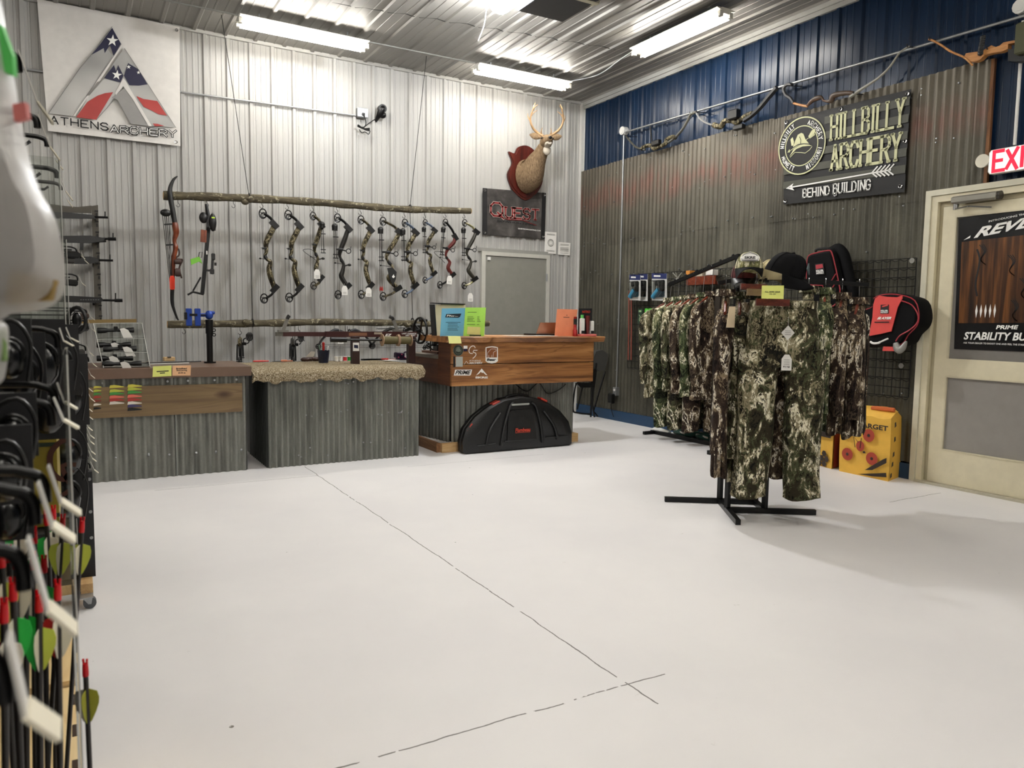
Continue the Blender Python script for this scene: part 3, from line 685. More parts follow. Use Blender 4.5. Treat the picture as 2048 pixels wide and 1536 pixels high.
# dark QUEST banner
YQ = -.04
Q = quad(at(965, 376, y=YQ), at(1092, 386, y=YQ), at(965, 469, y=YQ), at(1089, 478, y=YQ))
t = thing('wall_banner', 'dark grey vinyl banner with red QUEST lettering below the deer mount', 'banner', Q(.5, .5))
sheet(Q, 16, 12, (0, -1, 0), .006, .002, 5).build('banner_sheet', 'quest_vinyl', t, True)
mb = MB()
for P in ([(0, 0), (0, 1)], [(1, 0), (1, 1)]):
    mb.stroke([Q(abs(P[0][0]-.035), 0)+V((0, -.008, 0)), Q(abs(P[0][0]-.035), 1)+V((0, -.008, 0))], .06, (0, -1, 0))
mb.build('black_border', INK, t)
grommets(t, [Q(u, v)+V((0, -.012, 0)) for u in (.03, .97) for v in (.05, .95)], (0, 1, 0))
qf = lambda dy: (lambda u, v: Q(u, v)+V((0, -dy, 0)))
for nm, w_, m_, dy in (('lettering_outline', .034, M('print_cream', 'b9a9a0', .5), .012), ('lettering', .022, M('quest_red', '7c2426', .4), .014)):
    mb = MB(); strokes(mb, 'Q', qf(dy), w_, (0, -1, 0), .12, .30, .42, .70); strokes(mb, 'UEST', qf(dy), w_*.9, (0, -1, 0), .35, .88, .40, .62, .3, .25)
    if nm == 'lettering': mb.stroke([qf(dy)(.22, .42), qf(dy)(.4, .36), qf(dy)(.62, .37), qf(dy)(.85, .28)], .008, (0, -1, 0))
    mb.build(nm, m_, t)
mb = MB(); text(mb, 'BOWHUNTING', qf(.014)(.22, .30), qf(0)(.8, .27)-qf(0)(.22, .30), V((0, 0, .022)), .02); mb.build('small_lettering', INK, t)
mb = MB(); text(mb, 'QUESTBOWHUNTING.COM', qf(.014)(.55, .165), qf(0)(.92, .15)-qf(0)(.55, .165), V((0, 0, .02)), .02); mb.build('web_address', PWHT, t)
# two notices
for (a, b, c_, d_), l, seal in (((1090, 463, 1113, 508), 'white paper notice with a round seal beside the dark banner', 1), ((1117, 484, 1141, 511), 'small white paper notice near the room corner above the back door', 0)):
    Q = quad(at(a, b, y=-.03), at(c_, b+2, y=-.03), at(a-1, d_-2, y=-.03), at(c_-1, d_, y=-.03)); t = thing('paper_notice', l, 'notice', Q(.5, .5))
    sheet(Q, 4, 4, (0, -1, 0), .002, .001).build('paper_sheet', PAPER, t)
    mb = MB(); g = M('print_grey', '6f6d68', .7)
    if seal: mb.ring(Q(.5, .5)+V((0, -.005, 0)), .045, .003, (0, 1, 0)); mb.ring(Q(.5, .5)+V((0, -.005, 0)), .03, .002, (0, 1, 0))
    for v in ([.9, .86, .14, .1] if seal else [.85, .78, .6, .5, .45, .38, .3, .15]): mb.stroke([Q(.15, v)+V((0, -.005, 0)), Q(.85, v)+V((0, -.005, 0))], .004, (0, -1, 0))
    mb.build('print', g, t)
# HILLBILLY ARCHERY banner on the tin wall
XH = -.075
Q = quad(at(1569, 241, x=XH), at(1822, 178, x=XH), at(1567, 409, x=XH), at(1809, 384, x=XH)); N = (-1, 0, 0)
t = thing('wall_banner', 'black and olive HILLBILLY ARCHERY banner on the rusty tin wall', 'banner', Q(.5, .5))
sheet(Q, 24, 16, N, .005, .002, 9).build('banner_sheet', M('banner_black', '1b1a19', .5, 0, .3), t, True)
hf = lambda d: (lambda u, v: Q(u, v)+V((-d, 0, 0)))
mb = MB(); f = hf(.008)
for k in range(6):
    v = .02+k*.165
    if k in (0,): continue
    mb.add([f(0 if k < 4 else .36, v), f(1, v), f(1, v+.082), f(0 if k < 4 else .36, v+.082)], [(0, 1, 2, 3)])
mb.build('stripe', M('stripe_olive', '4c4c42', .5, 0, .3), t)
grommets(t, [f(u, v) for u, v in ((.02, .97), (.49, .97), (.98, .96), (.01, .5), (.985, .5), (.02, .04), (.47, .05), (.97, .06))], N, .014)
LT = M('print_olive', 'c9c99c', .5)
cx, cy = .165, .655; Ew = (f(1, .5)-f(0, .5)).length; Eh = (f(.2, 1)-f(.2, 0)).length
def el(r, a): return f(cx+r*math.cos(a)/Ew, cy+r*math.sin(a)/Eh)
RC = .262
mb = MB(); f = hf(.010); mb.add([el(RC, 2*math.pi*k/40) for k in range(40)], [tuple(range(40))]); mb.build('emblem_disc', M('banner_black'), t)
f = hf(.012); mb = MB(); mb.stroke([el(RC, 2*math.pi*k/48) for k in range(48)], .012, N, 0, True); mb.stroke([el(RC*.70, 2*math.pi*k/48) for k in range(48)], .009, N, 0, True); mb.build('emblem_ring', LT, t)
mb = MB(); f = hf(.014)
def arc(s, a0, a1, top=True):
    n = len(s)
    for i, ch in enumerate(s):
        if ch == ' ': continue
        a = a0+(a1-a0)*(i+.5)/n; da = abs(a1-a0)/n*.34
        def fn(u, v, a=a, da=da): return el(RC*(.75+.17*v), a+(-u+.5)*2*da) if top else el(RC*(.92-.17*v), a+(u-.5)*2*da)
        strokes(mb, ch, fn, .008, N, .05 if ch != 'I' else .4, .95 if ch != 'I' else .6, .05, .95)
arc('HILLBILLY', R(178), R(112)); arc('ARCHERY', R(72), R(5)); arc('MONETT', R(198), R(250), False); arc('MISSOURI', R(286), R(350), False)
mb.build('emblem_lettering', PWHT, t)
mb = MB(); f = hf(.014); hp = lambda P: [f(cx+x*.125, cy+y*.22) for x, y in P]
mb.poly(hp([(-.62, -.05), (-.42, .35), (-.25, .62), (0, .68), (.15, .6), (.3, .3), (.62, -.02), (.45, .05), (0, .12), (-.4, .02)]))
mb.poly(hp([(-.85, -.45), (-.55, -.1), (-.1, .06), (.4, .05), (.8, -.12), (.55, -.08), (.1, -.05), (-.35, -.12)]))
mb.stroke(hp([(-.8, -.5), (-.45, -.28), (0, -.35), (.3, -.42), (.6, -.3), (.78, -.15)]), .006, N)
mb.stroke(hp([(-.95, -.2), (.95, .48)]), .006, N); mb.poly(hp([(.5, .42), (.72, .68), (1, .75), (.92, .48), (.98, .42), (.6, .28)])); mb.poly(hp([(-1, -.22), (-.85, -.05), (-.8, -.22)]))
mb.poly(hp([(-.7, .1), (-.78, .45), (-.62, .55), (-.52, .3), (-.55, .1)])); mb.build('emblem_hat', LT, t)
mb = MB(); f = hf(.0155); mb.stroke(hp([(-.05, .12), (-.02, .3), (-.12, .5)]), .006, N); mb.stroke(hp([(-.6, -.02), (-.2, .1), (.2, .08), (.6, 0)]), .008, N); mb.build('hat_line', INK, t)
mb = MB(); f = hf(.013); strokes(mb, 'HILLBILLY', f, .023, N, .42, .965, .655, .92, .42, .32); strokes(mb, 'ARCHERY', f, .026, N, .43, .955, .325, .585, .4, .28); mb.build('lettering', LT, t)
mb = MB(); strokes(mb, 'BEHIND', f, .012, N, .19, .42, .055, .15, .35, .22); strokes(mb, 'BUILDING', f, .012, N, .455, .75, .062, .165, .35, .22)
mb.stroke([f(.05, .19), f(.9, .235)], .012, N); mb.poly([f(.03, .185), f(.1, .235), (f(.085, .192)), f(.11, .15)])
for k in range(5): mb.stroke([f(.76+k*.03, .232), f(.80+k*.03, .29)], .012, N); mb.stroke([f(.76+k*.03, .228), f(.80+k*.03, .18)], .012, N)
mb.build('arrow_and_lettering', PWHT, t)
# poster on the glazed door
XP = -.038
Q = quad(at(1918, 438, x=XP), at(2138, 398, x=XP), at(1908, 698, x=XP), at(2118, 706, x=XP))
t = thing('door_poster', 'dark poster with brown wood and white REVEX lettering on the glazed door', 'poster', Q(.5, .5))
sheet(Q, 10, 10, N, .002, .0015, 2).build('poster_sheet', M('poster_black', '0f0f11', .25), t)
pf = lambda d: (lambda u, v: Q(u, v)+V((-d, 0, 0)))
mb = MB(); f = pf(.004); mb.poly([f(.04, .2), f(.98, .2), f(.98, .80), f(.04, .82)]); mb.build('wood_picture', 'poster_wood', t)
mb = MB(); f = pf(.006)
for u0, v0 in ((.22, .72), (.5, .62), (.62, .45), (.55, .3)):
    for k in range(3): mb.stroke(catmull([f(u0+.02*k, v0+.06), f(u0+.05+.01*k, v0+.01), f(u0+.02, v0-.05), f(u0+.07, v0-.09)], 4), .006, N)
mb.stroke(catmull([f(.2, .75), f(.23, .66), f(.2, .5), f(.22, .4)], 4), .014, N); mb.build('pictured_bow_parts', M('print_dark', '0b0a09', .5), t)
mb = MB(); 
for k in range(5): c_ = f(.22+k*.045, .29); mb.poly([c_+V((0, 0, .05)), c_+V((0, .009, .0)), c_+V((0, .006, -.02)), c_+V((0, 0, -.055)), c_+V((0, -.006, -.02)), c_+V((0, -.009, 0))])
mb.ring(f(.7, .6), .022, .004, N, 16); text(mb, 'REVEX', f(.16, .835), f(.84, .862)-f(.16, .835), V((0, 0, .075)), .04, .12); mb.poly([f(.06, .832), f(.13, .86), f(.125, .842)])
text(mb, 'STABILITY BUILT', f(.1, .075), f(.84, .075)-f(.1, .075), V((0, 0, .06)), .03, .02); text(mb, 'PRIME', f(.42, .155), f(.62, .155)-f(.42, .155), V((0, 0, .03)), .03, .05)
text(mb, 'INTRODUCING THE 2023 PRIME', f(.3, .935), f(.85, .95)-f(.3, .935), V((0, 0, .014)), .01); text(mb, 'ASK YOUR DEALER TO SHOOT ONE AND FEEL THE STABILITY FOR YOURSELF', f(.1, .045), f(.9, .04)-f(.1, .045), V((0, 0, .013)), .01)
mb.build('lettering', PWHT, t)
# ---------------------------------------------------------------- deer head mount
c = V((-.93, -.03, 3.20)); t = thing('deer_mount', 'antlered deer head and neck mounted on a dark red wooden shield', 'deer mount', c)
mb = MB(); P = catmull([c+V(q) for q in ((-.12, 0, .30), (.0, 0, .34), (.12, 0, .30), (.17, 0, .22), (.26, 0, .23), (.20, 0, .1), (.27, 0, -.05), (.22, 0, -.2), (.12, 0, -.3), (0, 0, -.36), (-.12, 0, -.3), (-.22, 0, -.2), (-.27, 0, -.05), (-.20, 0, .1), (-.26, 0, .23), (-.17, 0, .22))], 4, True)
mb.prism([V((p.x, -.03, p.z)) for p in P][::-1], (0, -.025, 0)); C0 = c
mb.prism([V((c.x+(p.x-c.x)*.92, -.055, c.z+(p.z-c.z)*.92)) for p in P][::-1], (0, -.012, 0)); mb.build('shield', woodmat('shield_wood', '31100b', '4a1912', '5d241a', 2, 1, .3, knots=False), t)
def sweep(mb, K, n=18, sub=5):     # K: (point, side radius, up radius, up vector)
    pts = catmull([k[0] for k in K], sub); ra = catmull([(k[1], k[2], 0) for k in K], sub); rings = []
    for i, p in enumerate(pts):
        d = (pts[min(i+1, len(pts)-1)]-pts[max(i-1, 0)]).normalized(); s_ = d.cross(V(K[0][3])).normalized(); u_ = s_.cross(d)
        rings.append([p+s_*ra[i][0]*math.cos(2*math.pi*k/n)+u_*ra[i][1]*math.sin(2*math.pi*k/n) for k in range(n)])
    mb.loft(rings); return pts
# neck comes out of the shield, bends up and turns to the right
h0 = at(1092, 284, y=-.50); e_ = h0-c
K = [(c+V((.0, -.04, -.06)), .17, .22, (0, 0, 1)), (c+V((.01, -.15, -.04)), .155, .20, 0), (c+e_*.45+V((0, -.05, -.06)), .115, .15, 0), (c+e_*.75+V((.0, -.0, -.06)), .082, .105, 0), (h0+V((0, .04, -.05)), .07, .085, 0), (h0+V((0, .03, .0)), .06, .06, 0)]
mb = MB(); sweep(mb, K, 20)
hd = V((-.36, -.9, -.06)).normalized(); hs = hd.cross(V((0, 0, 1))).normalized(); hu = hs.cross(hd)
K = [(h0-hd*.07, .03, .04, hu), (h0-hd*.03, .072, .075, 0), (h0+hd*.06, .075, .082, 0), (h0+hd*.13, .055, .062, 0), (h0+hd*.20, .036, .042, 0), (h0+hd*.255, .034, .036, 0), (h0+hd*.275, .02, .022, 0)]
sweep(mb, K, 16); mb.build('body', 'fur', t, True)
mb = MB(); q = h0+hd*.10-hu*.045; K = [(q-hd*.05-hu*.02, .03, .03, hu), (q+hd*.05, .042, .026, 0), (q+hd*.14, .028, .018, 0)]; sweep(mb, K, 12); mb.ball(h0+V((-.01, -.04, -.11)), (.05, .045, .06)); mb.build('white_throat', M('fur_white', 'c9bfae', .9, bmp=.3), t, True)
mb = MB(); mb.ball(h0+hd*.272+hu*.01, (.026, .018, .02)); mb.build('nose', M('nose_black', '120f0e', .3), t, True)
for s_ in (1, -1):
    mb = MB(); mb.ball(h0+hd*.085+hs*.066*s_+hu*.03, .014); mb.build('eye', M('eye_black', '0a0706', .05), t, True)
    mb = MB(); b = h0-hd*.02+hs*.06*s_+hu*.05; ed = (hs*s_*1+hu*.25-hd*.1).normalized(); K = [(b, .012, .02, hd), (b+ed*.05, .035, .018, 0), (b+ed*.1, .038, .014, 0), (b+ed*.15, .008, .005, 0)]
    sweep(mb, K, 12); mb.build('ear', 'fur', t, True)
    mb = MB(); b = h0-hd*.015+hs*.035*s_+hu*.07
    g = lambda o, u_, f_: b+hs*s_*o+hu*u_+hd*f_
    main = catmull([g(0, 0, 0), g(.06, .035, -.02), g(.13, .09, 0), (g(.17, .17, .02)), g(.165, .25, .05), g(.14, .31, .09), g(.10, .35, .12)], 5)
    mb.tube(main, [.020-.016*i/(len(main)-1) for i in range(len(main))], 8)
    for a_, e_ in ((g(.02, .02, -.01), g(.015, .10, .03)), (g(.17, .17, .02), g(.20, .27, -.02)), (g(.165, .23, .04), g(.09, .30, .04)), (g(.145, .29, .08), g(.12, .38, .06))):
        mb.tube(catmull([a_, (a_+e_)/2+hs*s_*.012, e_], 4), [.012-.0012*i for i in range(9)][:9], 6)
    mb.build('antler', M('antler', '9b7c58', .5, 0, .4, .2, 12), t, True)
# ---------------------------------------------------------------- the two hanging logs
def log(name, label, px, yy, rad, wires, hooks, seed, zoff=0):
    P = [at(x, y, y=yy) for x, y in px]; t = thing(name, label, 'log', P[len(P)//2]); rs = random.Random(seed); C = catmull(P, 6); n = 14
    rings = []
    for i, p in enumerate(C):
        r = rad*(1+.08*math.sin(i*.9+seed)+.05*rs.uniform(-1, 1))*(1-.15*i/len(C)); rings.append([p+V((0, r*math.cos(2*math.pi*k/n), r*math.sin(2*math.pi*k/n)))*(1+.05*rs.uniform(-1, 1)*0)+V((0, r*.06*math.sin(3*k+i*.3), 0)) for k in range(n)])
    mb = MB(); mb.loft(rings, True)
    for (x, y, r) in wires['knots']: mb.ball(at(x, y, y=yy-.03), (r*1.3, r, r), 10, 8)
    mb.build('trunk', 'bark', t, True)
    mb = MB()
    for e, nx in ((C[0], V((-1, 0, 0))), (C[-1], V((1, 0, 0)))): mb.cyl(e, e+nx*.004, rad*.8, None, 14)
    mb.build('cut_end', 'pine', t)
    for a_, b_ in wires['w']:
        mb = MB(); mb.tube([a_, b_], .0035, 5); mb.ring(b_+V((0, 0, -.02)), rad*1.05, .006, (1, 0, 0), 16); mb.build('hanging_cable', BLKM, t)
    for hx, hy in hooks:
        h = at(hx, hy, y=yy); mb = MB(); mb.tube(catmull([h+V((0, 0, .02)), h+V((0, 0, -.015)), h+V((.012, 0, -.03)), h+V((.014, 0, -.045)), h+V((.0, 0, -.058)), h+V((-.014, 0, -.05)), h+V((-.016, 0, -.04))], 3), .0028, 5); mb.build('hook', BLKM, t, True)
    return t
YL = -.5
hookpx = [(356, 402), (414, 402), (467, 404), (523, 405), (574, 408), (624, 412), (673, 415), (720, 419), (764, 422), (808, 426), (849, 427), (890, 426), (928, 427)]
wtop = [at(443, 30, z=ZC), at(853, 112, z=ZC)]
w1 = [at(498, 392, y=YL), at(820, 414, y=YL)]
log('hanging_log', 'long bark-covered log hung on cables, upper of two, bows hanging from its hooks', [(327, 391), (400, 393), (480, 396), (560, 400), (640, 405), (700, 410), (760, 415), (820, 419), (870, 420), (941, 422)], YL, .042,
    {'w': list(zip(wtop, w1)), 'knots': [(490, 404, .03), (500, 399, .035), (822, 420, .033), (700, 410, .015)]}, hookpx, 1)
w2 = [at(505, 642, y=YL), at(825, 640, y=YL)]
log('hanging_log', 'lichen-covered log hung on cables behind the counters, lower of two', [(335, 649), (420, 648), (490, 647), (560, 646), (640, 644), (720, 645), (800, 646), (840, 648), (900, 646), (977, 647)], YL, .04,
    {'w': list(zip([w1[0]+V((0, 0, -.05)), w1[1]+V((0, 0, -.05))], w2)), 'knots': [(492, 645, .035), (815, 648, .04), (828, 646, .035)]}, [(368, 656), (480, 658), (597, 656), (695, 656), (790, 656)], 4)
# ---------------------------------------------------------------- bows
def pt(x, z, y=0): return V((x, y, z))
LIMBS = {}
def tagcard(t, x, z, y=-.03, s=1):
    mb = MB(); P = [(-.032, -.10), (.032, -.10), (.032, -.03), (.016, 0), (-.016, 0), (-.032, -.03)]
    mb.prism([V((x+a*s, y, z+b*s)) for a, b in P], (0, -.0015, 0)); o = mb.build('price_tag', TAGW, t, label='white cardboard price tag')
    mb = MB(); 
    for k in range(2): mb.stroke([V((x-.018*s, y-.003, z-(.07+.014*k)*s)), V((x+.018*s, y-.003, z-(.07+.014*k)*s))], .004, (0, -1, 0))
    mb.build('print', M('print_grey'), o)
    mb = MB(); mb.tube([V((x, y, z)), V((x-.01, y+.02, z+(.18 if z < -.8 and x < .085 else .07)))], .001, 4); mb.build('string', PAPER, o)
def bow(loc, H, label, cat='bow', limb='camo_fine', riser='camo_fine', bulge=.10, quiver=0, sight=0, stab=0, tg=None, style=0, group='bows hanging from the upper log', tilt=0, sling=False, blade=False):
    """compound bow hanging by its top cam; x = away from the string, z down from the hook"""
    t = thing('compound_bow', label, cat, (0, 0, 0), group); k = H/.95; B = bulge
    # riser
    B *= 1.25
    pr = [(B*.92, -.165), (B*.85, -.20), (B*.45, -.30), (B*.30, -.36), (B*.32, -.43), (B*.22, -.47), (B*.34, -.505), (B*.62, -.53), (B*.52, -.60), (B*.62, -.68), (B*.9, -.79)]
    if style == 1: pr = [(B*1.0, -.17), (B*.75, -.27), (B*.4, -.38), (B*.25, -.45), (B*.35, -.50), (B*.6, -.56), (B*.5, -.64), (B*.4, -.70), (B*.9, -.80)]
    if style == 2: pr = [(B*1.0, -.24), (B*.95, -.30), (B*.5, -.40), (B*.35, -.48), (B*.5, -.53), (B*.75, -.58), (B*.65, -.66), (B*1.05, -.74)]
    C = catmull([pt(a*k*1., b*k) for a, b in pr], 4); mb = MB(); rr = []
    for i, p in enumerate(C):
        s = i/(len(C)-1); rr.append((.021+.007*math.sin(s*9)) * k)
    mb.tube(C, rr, 8, flat=1.15)
    # cut-outs suggested by a second thin rail
    C2 = [p+V((.018*k, 0, .008)) for p in C[2:9]]; mb.tube(C2, .005*k, 5); C3 = [p+V((.02*k, 0, 0)) for p in C[-10:-2]]; mb.tube(C3, .005*k, 5)
    r_ = mb.build('riser', riser, t, True)
    g0 = C[int(len(C)*.50)]; g1 = C[int(len(C)*.60)]
    mb = MB(); mb.tube([g0, (g0+g1)/2+V((-.004, 0, 0)), g1], [.017*k, .02*k, .016*k], 8); mb.build('grip', BLK, r_, True)
    for top in (1, 0):
        e = C[0] if top else C[-1]; cz = -.055*k if top else -.90*k; cx = .012*k
        a = V((e.x+.012*k, 0, e.z)); b = V((cx+.012*k, 0, cz))
        for s_ in (1, -1):
            mb = MB(); dy = V((0, .016*k*s_, 0)); mid = (a+b)/2+V((.012*k, 0, (.012 if top else -.012)*k))
            P = catmull([a+dy, mid+dy, b+dy], 4); mb.tube(P, [.014*k]*len(P), 4, flat=.8); mb.build('limb', limb, t, True)
        mb = MB(); d = (b-a).normalized(); mb.bar(a-d*.035*k, a+d*.06*k, .060*k, .052*k, (1, 0, 0)); mb.build('limb_pocket', BLKM, t)
        mb = MB(); cc = V((cx, 0, cz)); mb.ring(cc, .034*k, .0065*k, (0, 1, 0), 18, 5, 1.35); mb.ring(cc+V((.006, 0, -.015*k)), .024*k, .006*k, (0, 1, 0), 14, 5)
        for q in range(3): a_ = q*2.1+.5; mb.bar(cc, cc+V((math.cos(a_), 0, math.sin(a_)))*.033*k, .006*k, .006*k)
        mb.cyl(cc+V((0, .022*k, 0)), cc+V((0, -.022*k, 0)), .005*k, None, 8); mb.build('cam_wheel', BLKM, t, True)
    mb = MB(); zt, zb = -.06*k, -.895*k
    for a_, b_ in ((-.022, -.020), (-.006, .03), (.012, .0)): mb.tube([V((a_*k, 0, zt)), V((b_*k, 0, zb))], .0014, 4)
    mb.build('bowstring', CORD, t)
    mb = MB(); gm = C[int(len(C)*.62)]; mb.tube([gm, V((-.02*k, -.012, gm.z+.01))], .003*k, 5); mb.ball(V((-.02*k, -.012, gm.z+.01)), (.012*k, .01, .009*k), 8, 6); mb.build('cable_guard', BLKM, t, True)
    if quiver:
        q = quiver; x0 = -.03*k if q > 0 else .11*k
        qq = thing; mb = MB(); mb.ball(V((x0, -.06, -.155*k)), (.034*k, .03, .032*k), 12, 8); mb.cyl(V((x0, -.06, -.16*k)), V((x0, -.06, -.20*k)), .032*k, .030*k, 12); h = mb.build('quiver_hood', BLK, t, True)
        mb = MB(); mb.bar(V((x0+.01, -.05, -.19*k)), V((x0+.018, -.05, -.50*k)), .012*k, .008*k)
        for z in (-.27, -.46, -.50): mb.box((x0+.01, -.058, z*k), (.06*k, .012, .010*k))
        mb.build('quiver_frame', BLKM, h)
        for j in range(2):
            mb = MB(); mb.cyl(V((x0-.012+.02*j, -.066, -.17*k)), V((x0-.006+.02*j, -.066, -(.50+.0*j if abs(q) < 2 else .86)*k)), .0032*k, None, 6); mb.build('arrow_shaft', BLK, h)
            if abs(q) >= 2:
                mb = MB(); 
                for aa in (0, 2.1, 4.2): 
                    b_ = V((x0-.006+.02*j, -.066, -.84*k)); d_ = V((math.cos(aa), math.sin(aa), 0))*.014
                    mb.prism([b_, b_+d_+V((0, 0, .008)), b_+d_*.6+V((0, 0, .045)), b_+V((0, 0, .055))], (.0, .001, 0))
                mb.build('arrow_vane', RED, h)
    if sight:
        c_ = V((B*k*.4+.075*k, -.03, -.415*k)); mb = MB(); mb.ring(c_, .025*k, .005*k, (0, 1, 0), 18, 6); mb.tube([c_+V((-.025*k, 0, 0)), V((B*.3*k, -.012, -.40*k))], .007*k, 6); mb.box((B*.35*k, -.02, -.40*k), (.04*k, .02, .035*k), None, .004)
        mb.tube([c_+V((0, 0, -.025*k)), c_], .001, 4); mb.bar(c_+V((.02, 0, .02)), c_+V((.024, 0, .05)), .008, .006); mb.build('sight', BLKM, t, True)
    if sight > 1 or stab:
        mb = MB(); g = C[int(len(C)*.66)]; mb.tube([g, g+V((.05*k, -.01, .012))], .008*k, 8); mb.ball(g+V((.062*k, -.01, .013)), (.022*k, .016, .016*k), 10, 6); mb.build('stabilizer', BLK, t, True)
    mb = MB(); z = -.40*k; mb.box((.02*k, -.02, z), (.045*k, .018, .02), None, .003); mb.bar(V((-.015*k, -.02, z+.004)), V((.03*k, -.02, z)), .007, .005); mb.build('arrow_rest', BLKM, t)
    if sling:
        mb = MB(); mb.tube(catmull([V((.04*k, -.02, -.50*k)), V((-.03*k, -.03, -.46*k)), V((-.11*k, -.02, -.47*k)), V((-.09*k, -.02, -.50*k)), V((.0, -.02, -.56*k)), V((.05*k, -.02, -.60*k))], 5), .003, 5); mb.build('wrist_sling', CORD, t, True)
    if blade:
        mb = MB(); P = [(.05, -.58), (.11, -.57), (.16, -.62), (.15, -.70), (.12, -.77), (.09, -.73), (.07, -.66)]
        mb.prism([V((a*k, -.03, b*k)) for a, b in P], (0, -.012, 0)); mb.build('padded_cover', BLK, t)
        mb = MB(); mb.poly([V((a*k, -.0435, b*k)) for a, b in [(.115, -.66), (.125, -.645), (.13, -.665), (.14, -.67), (.125, -.69), (.11, -.685), (.105, -.67)]]); mb.build('printed_mark', PWHT, t)
    if tg: tagcard(t, tg[0]*k, tg[1]*k)
    t.rotation_euler = (0, tilt, R(-8)); t.location = V(loc)+V((.0, 0, -.015)); return t
bp = [(523, 405), (574, 408), (624, 412), (673, 415), (720, 419), (764, 422), (808, 426), (849, 427), (890, 426), (928, 427)]
HG = lambda i, dx=0: at(bp[i][0]+dx, bp[i][1]+8, y=YL-.012)
BR = M('riser_brown', '3a2b20', .45); BLU = M('limb_blue', '5d6c83', .35, .2); DR = M('riser_red', '5b201c', .35)
bow(HG(0), .98, 'plain camouflage compound bow without tag, first compound bow right of the launcher with green grip', riser='camo_fine', limb=BLKM)
bow(HG(1), .97, 'camouflage compound bow without tag, just left of the one with a looped sling', limb=BLKM)
bow(HG(2), .83, 'camouflage compound bow with a looped wrist sling and a low white tag', quiver=-1, sling=True, stab=1, tg=(.05, -.70), style=1, bulge=.085)
bow(HG(3), .93, 'black compound bow with a black quiver at its left and white tag at the foot', limb=BLKM, riser=M('riser_black', '1f1d1a', .4), quiver=1, sight=2, tg=(.08, -.80), style=1)
bow(HG(4), .92, 'camouflage compound bow with white tag but no quiver, left of the red-fletched arrows', tg=(.09, -.82))
bow(HG(5), .94, 'wide compound bow with a black padded cover and long quiver of red-fletched arrows', quiver=2, sight=1, bulge=.16, style=1, blade=True)
bow(HG(6), .90, 'long compound bow with blue-grey top limbs, round sight and straight camouflage lower riser', limb=BLU, quiver=1, sight=1, bulge=.12)
bow(HG(7), .74, 'short compound bow with pale blue limbs, right of the longer blue-limbed bow', limb=BLU, quiver=1, sight=1, bulge=.13)
bow(HG(8), .82, 'dark red and black compound bow with a tag hanging below it', limb=BLKM, riser=DR, quiver=1, sight=1, bulge=.13, style=2, sling=True, tg=(.13, -.76), tilt=R(5))
bow(HG(9), .83, 'compound bow with tan upper limbs and a low tag, rightmost on the upper log', limb='camo_tan', riser=M('riser_olive', '2d2b22', .45), quiver=1, sight=2, bulge=.14, style=1, tg=(.09, -1.0))
# long recurve bow at the left end of the log
o = at(352, 400, y=YL-.06); k = 1/190; W = lambda x, y, d=0: at(x, y, y=YL-.06+d)
t = thing('recurve_bow', 'long black and brown recurve bow with side quiver, left end of the upper log', 'bow', o)
def f5(l): return [(300+x/5.12, 330+y/5.12) for x, y in l]
up = catmull([W(*q) for q in f5([(280, 115), (235, 160), (205, 250), (212, 350), (235, 480), (255, 600)])], 5)
mb = MB(); mb.tube(up, [.006+.018*min(1, i/12) for i in range(len(up))], 8, flat=1); mb.build('upper_limb', BLK, t, True)
mid = catmull([W(*q) for q in f5([(250, 590), (268, 690), (250, 770), (262, 850), (240, 960), (235, 1070), (232, 1160)])], 5)
mb = MB(); mb.tube(mid, [.026, .028, .03, .03, .03, .028, .026, .024, .022, .02, .018, .018, .018, .02, .024, .024, .022, .022, .022, .022, .022, .022, .022, .022, .02, .02, .02, .02, .02, .02, .02][:len(mid)], 10); mb.build('riser', 'bow_wood', t, True)
lo = catmull([W(*q) for q in f5([(232, 1150), (228, 1280), (226, 1400), (245, 1480), (275, 1560), (292, 1590)])], 5)
mb = MB(); mb.tube(lo, [.022-.0006*i for i in range(len(lo))], 8); mb.build('lower_limb', BLK, t, True)
mb = MB(); mb.tube([up[3]+V((-.02, 0, 0)), W(338, 520), lo[-3]+V((-.02, 0, 0))], .0018, 4); mb.build('bowstring', CORD, t)
mb = MB(); a, b = W(*f5([(160, 490)])[0], -.03), W(*f5([(195, 830)])[0], -.03); mb.ball(a, (.05, .03, .035)); mb.build('quiver_hood', BLK, t, True)
for j in range(4):
    mb = MB(); mb.cyl(a+V((-.03+.018*j, 0, 0)), W(*f5([(215+8*j, 1300)])[0], -.03), .0035, None, 6); mb.build('arrow_shaft', BLK, t)
mb = MB()
for j in range(4):
    b_ = W(*f5([(212+9*j, 1130)])[0], -.04); mb.prism([b_, b_+V((-.012, 0, -.03)), b_+V((-.010, 0, -.13)), b_+V((0, 0, -.14))], (0, .002, 0)); mb.prism([b_, b_+V((.012, -.006, -.03)), b_+V((.010, -.006, -.13)), b_+V((0, 0, -.14))], (0, .002, 0))
mb.build('orange_vane', M('vane_orange', 'e8452c', .5), t)
mb = MB(); mb.bar(W(*f5([(145, 610)])[0], -.03), W(*f5([(230, 605)])[0], -.03), .014, .014); mb.bar(W(*f5([(160, 820)])[0], -.03), W(*f5([(240, 815)])[0], -.03), .014, .014); mb.build('quiver_bracket', BLKM, t)
mb = MB(); mb.tube(catmull([W(*q) for q in f5([(250, 860), (290, 860), (298, 920), (260, 960), (320, 965), (330, 980), (300, 1060), (325, 1160)])], 4), .008, 6)
mb.box(W(*f5([(285, 990)])[0], -.02), (.06, .03, .05), None, .01); mb.box(W(*f5([(285, 1100)])[0], -.02), (.05, .02, .08), None, .01); mb.build('sight_and_sling', M('leather_brown', '351c13', .5), t, True)
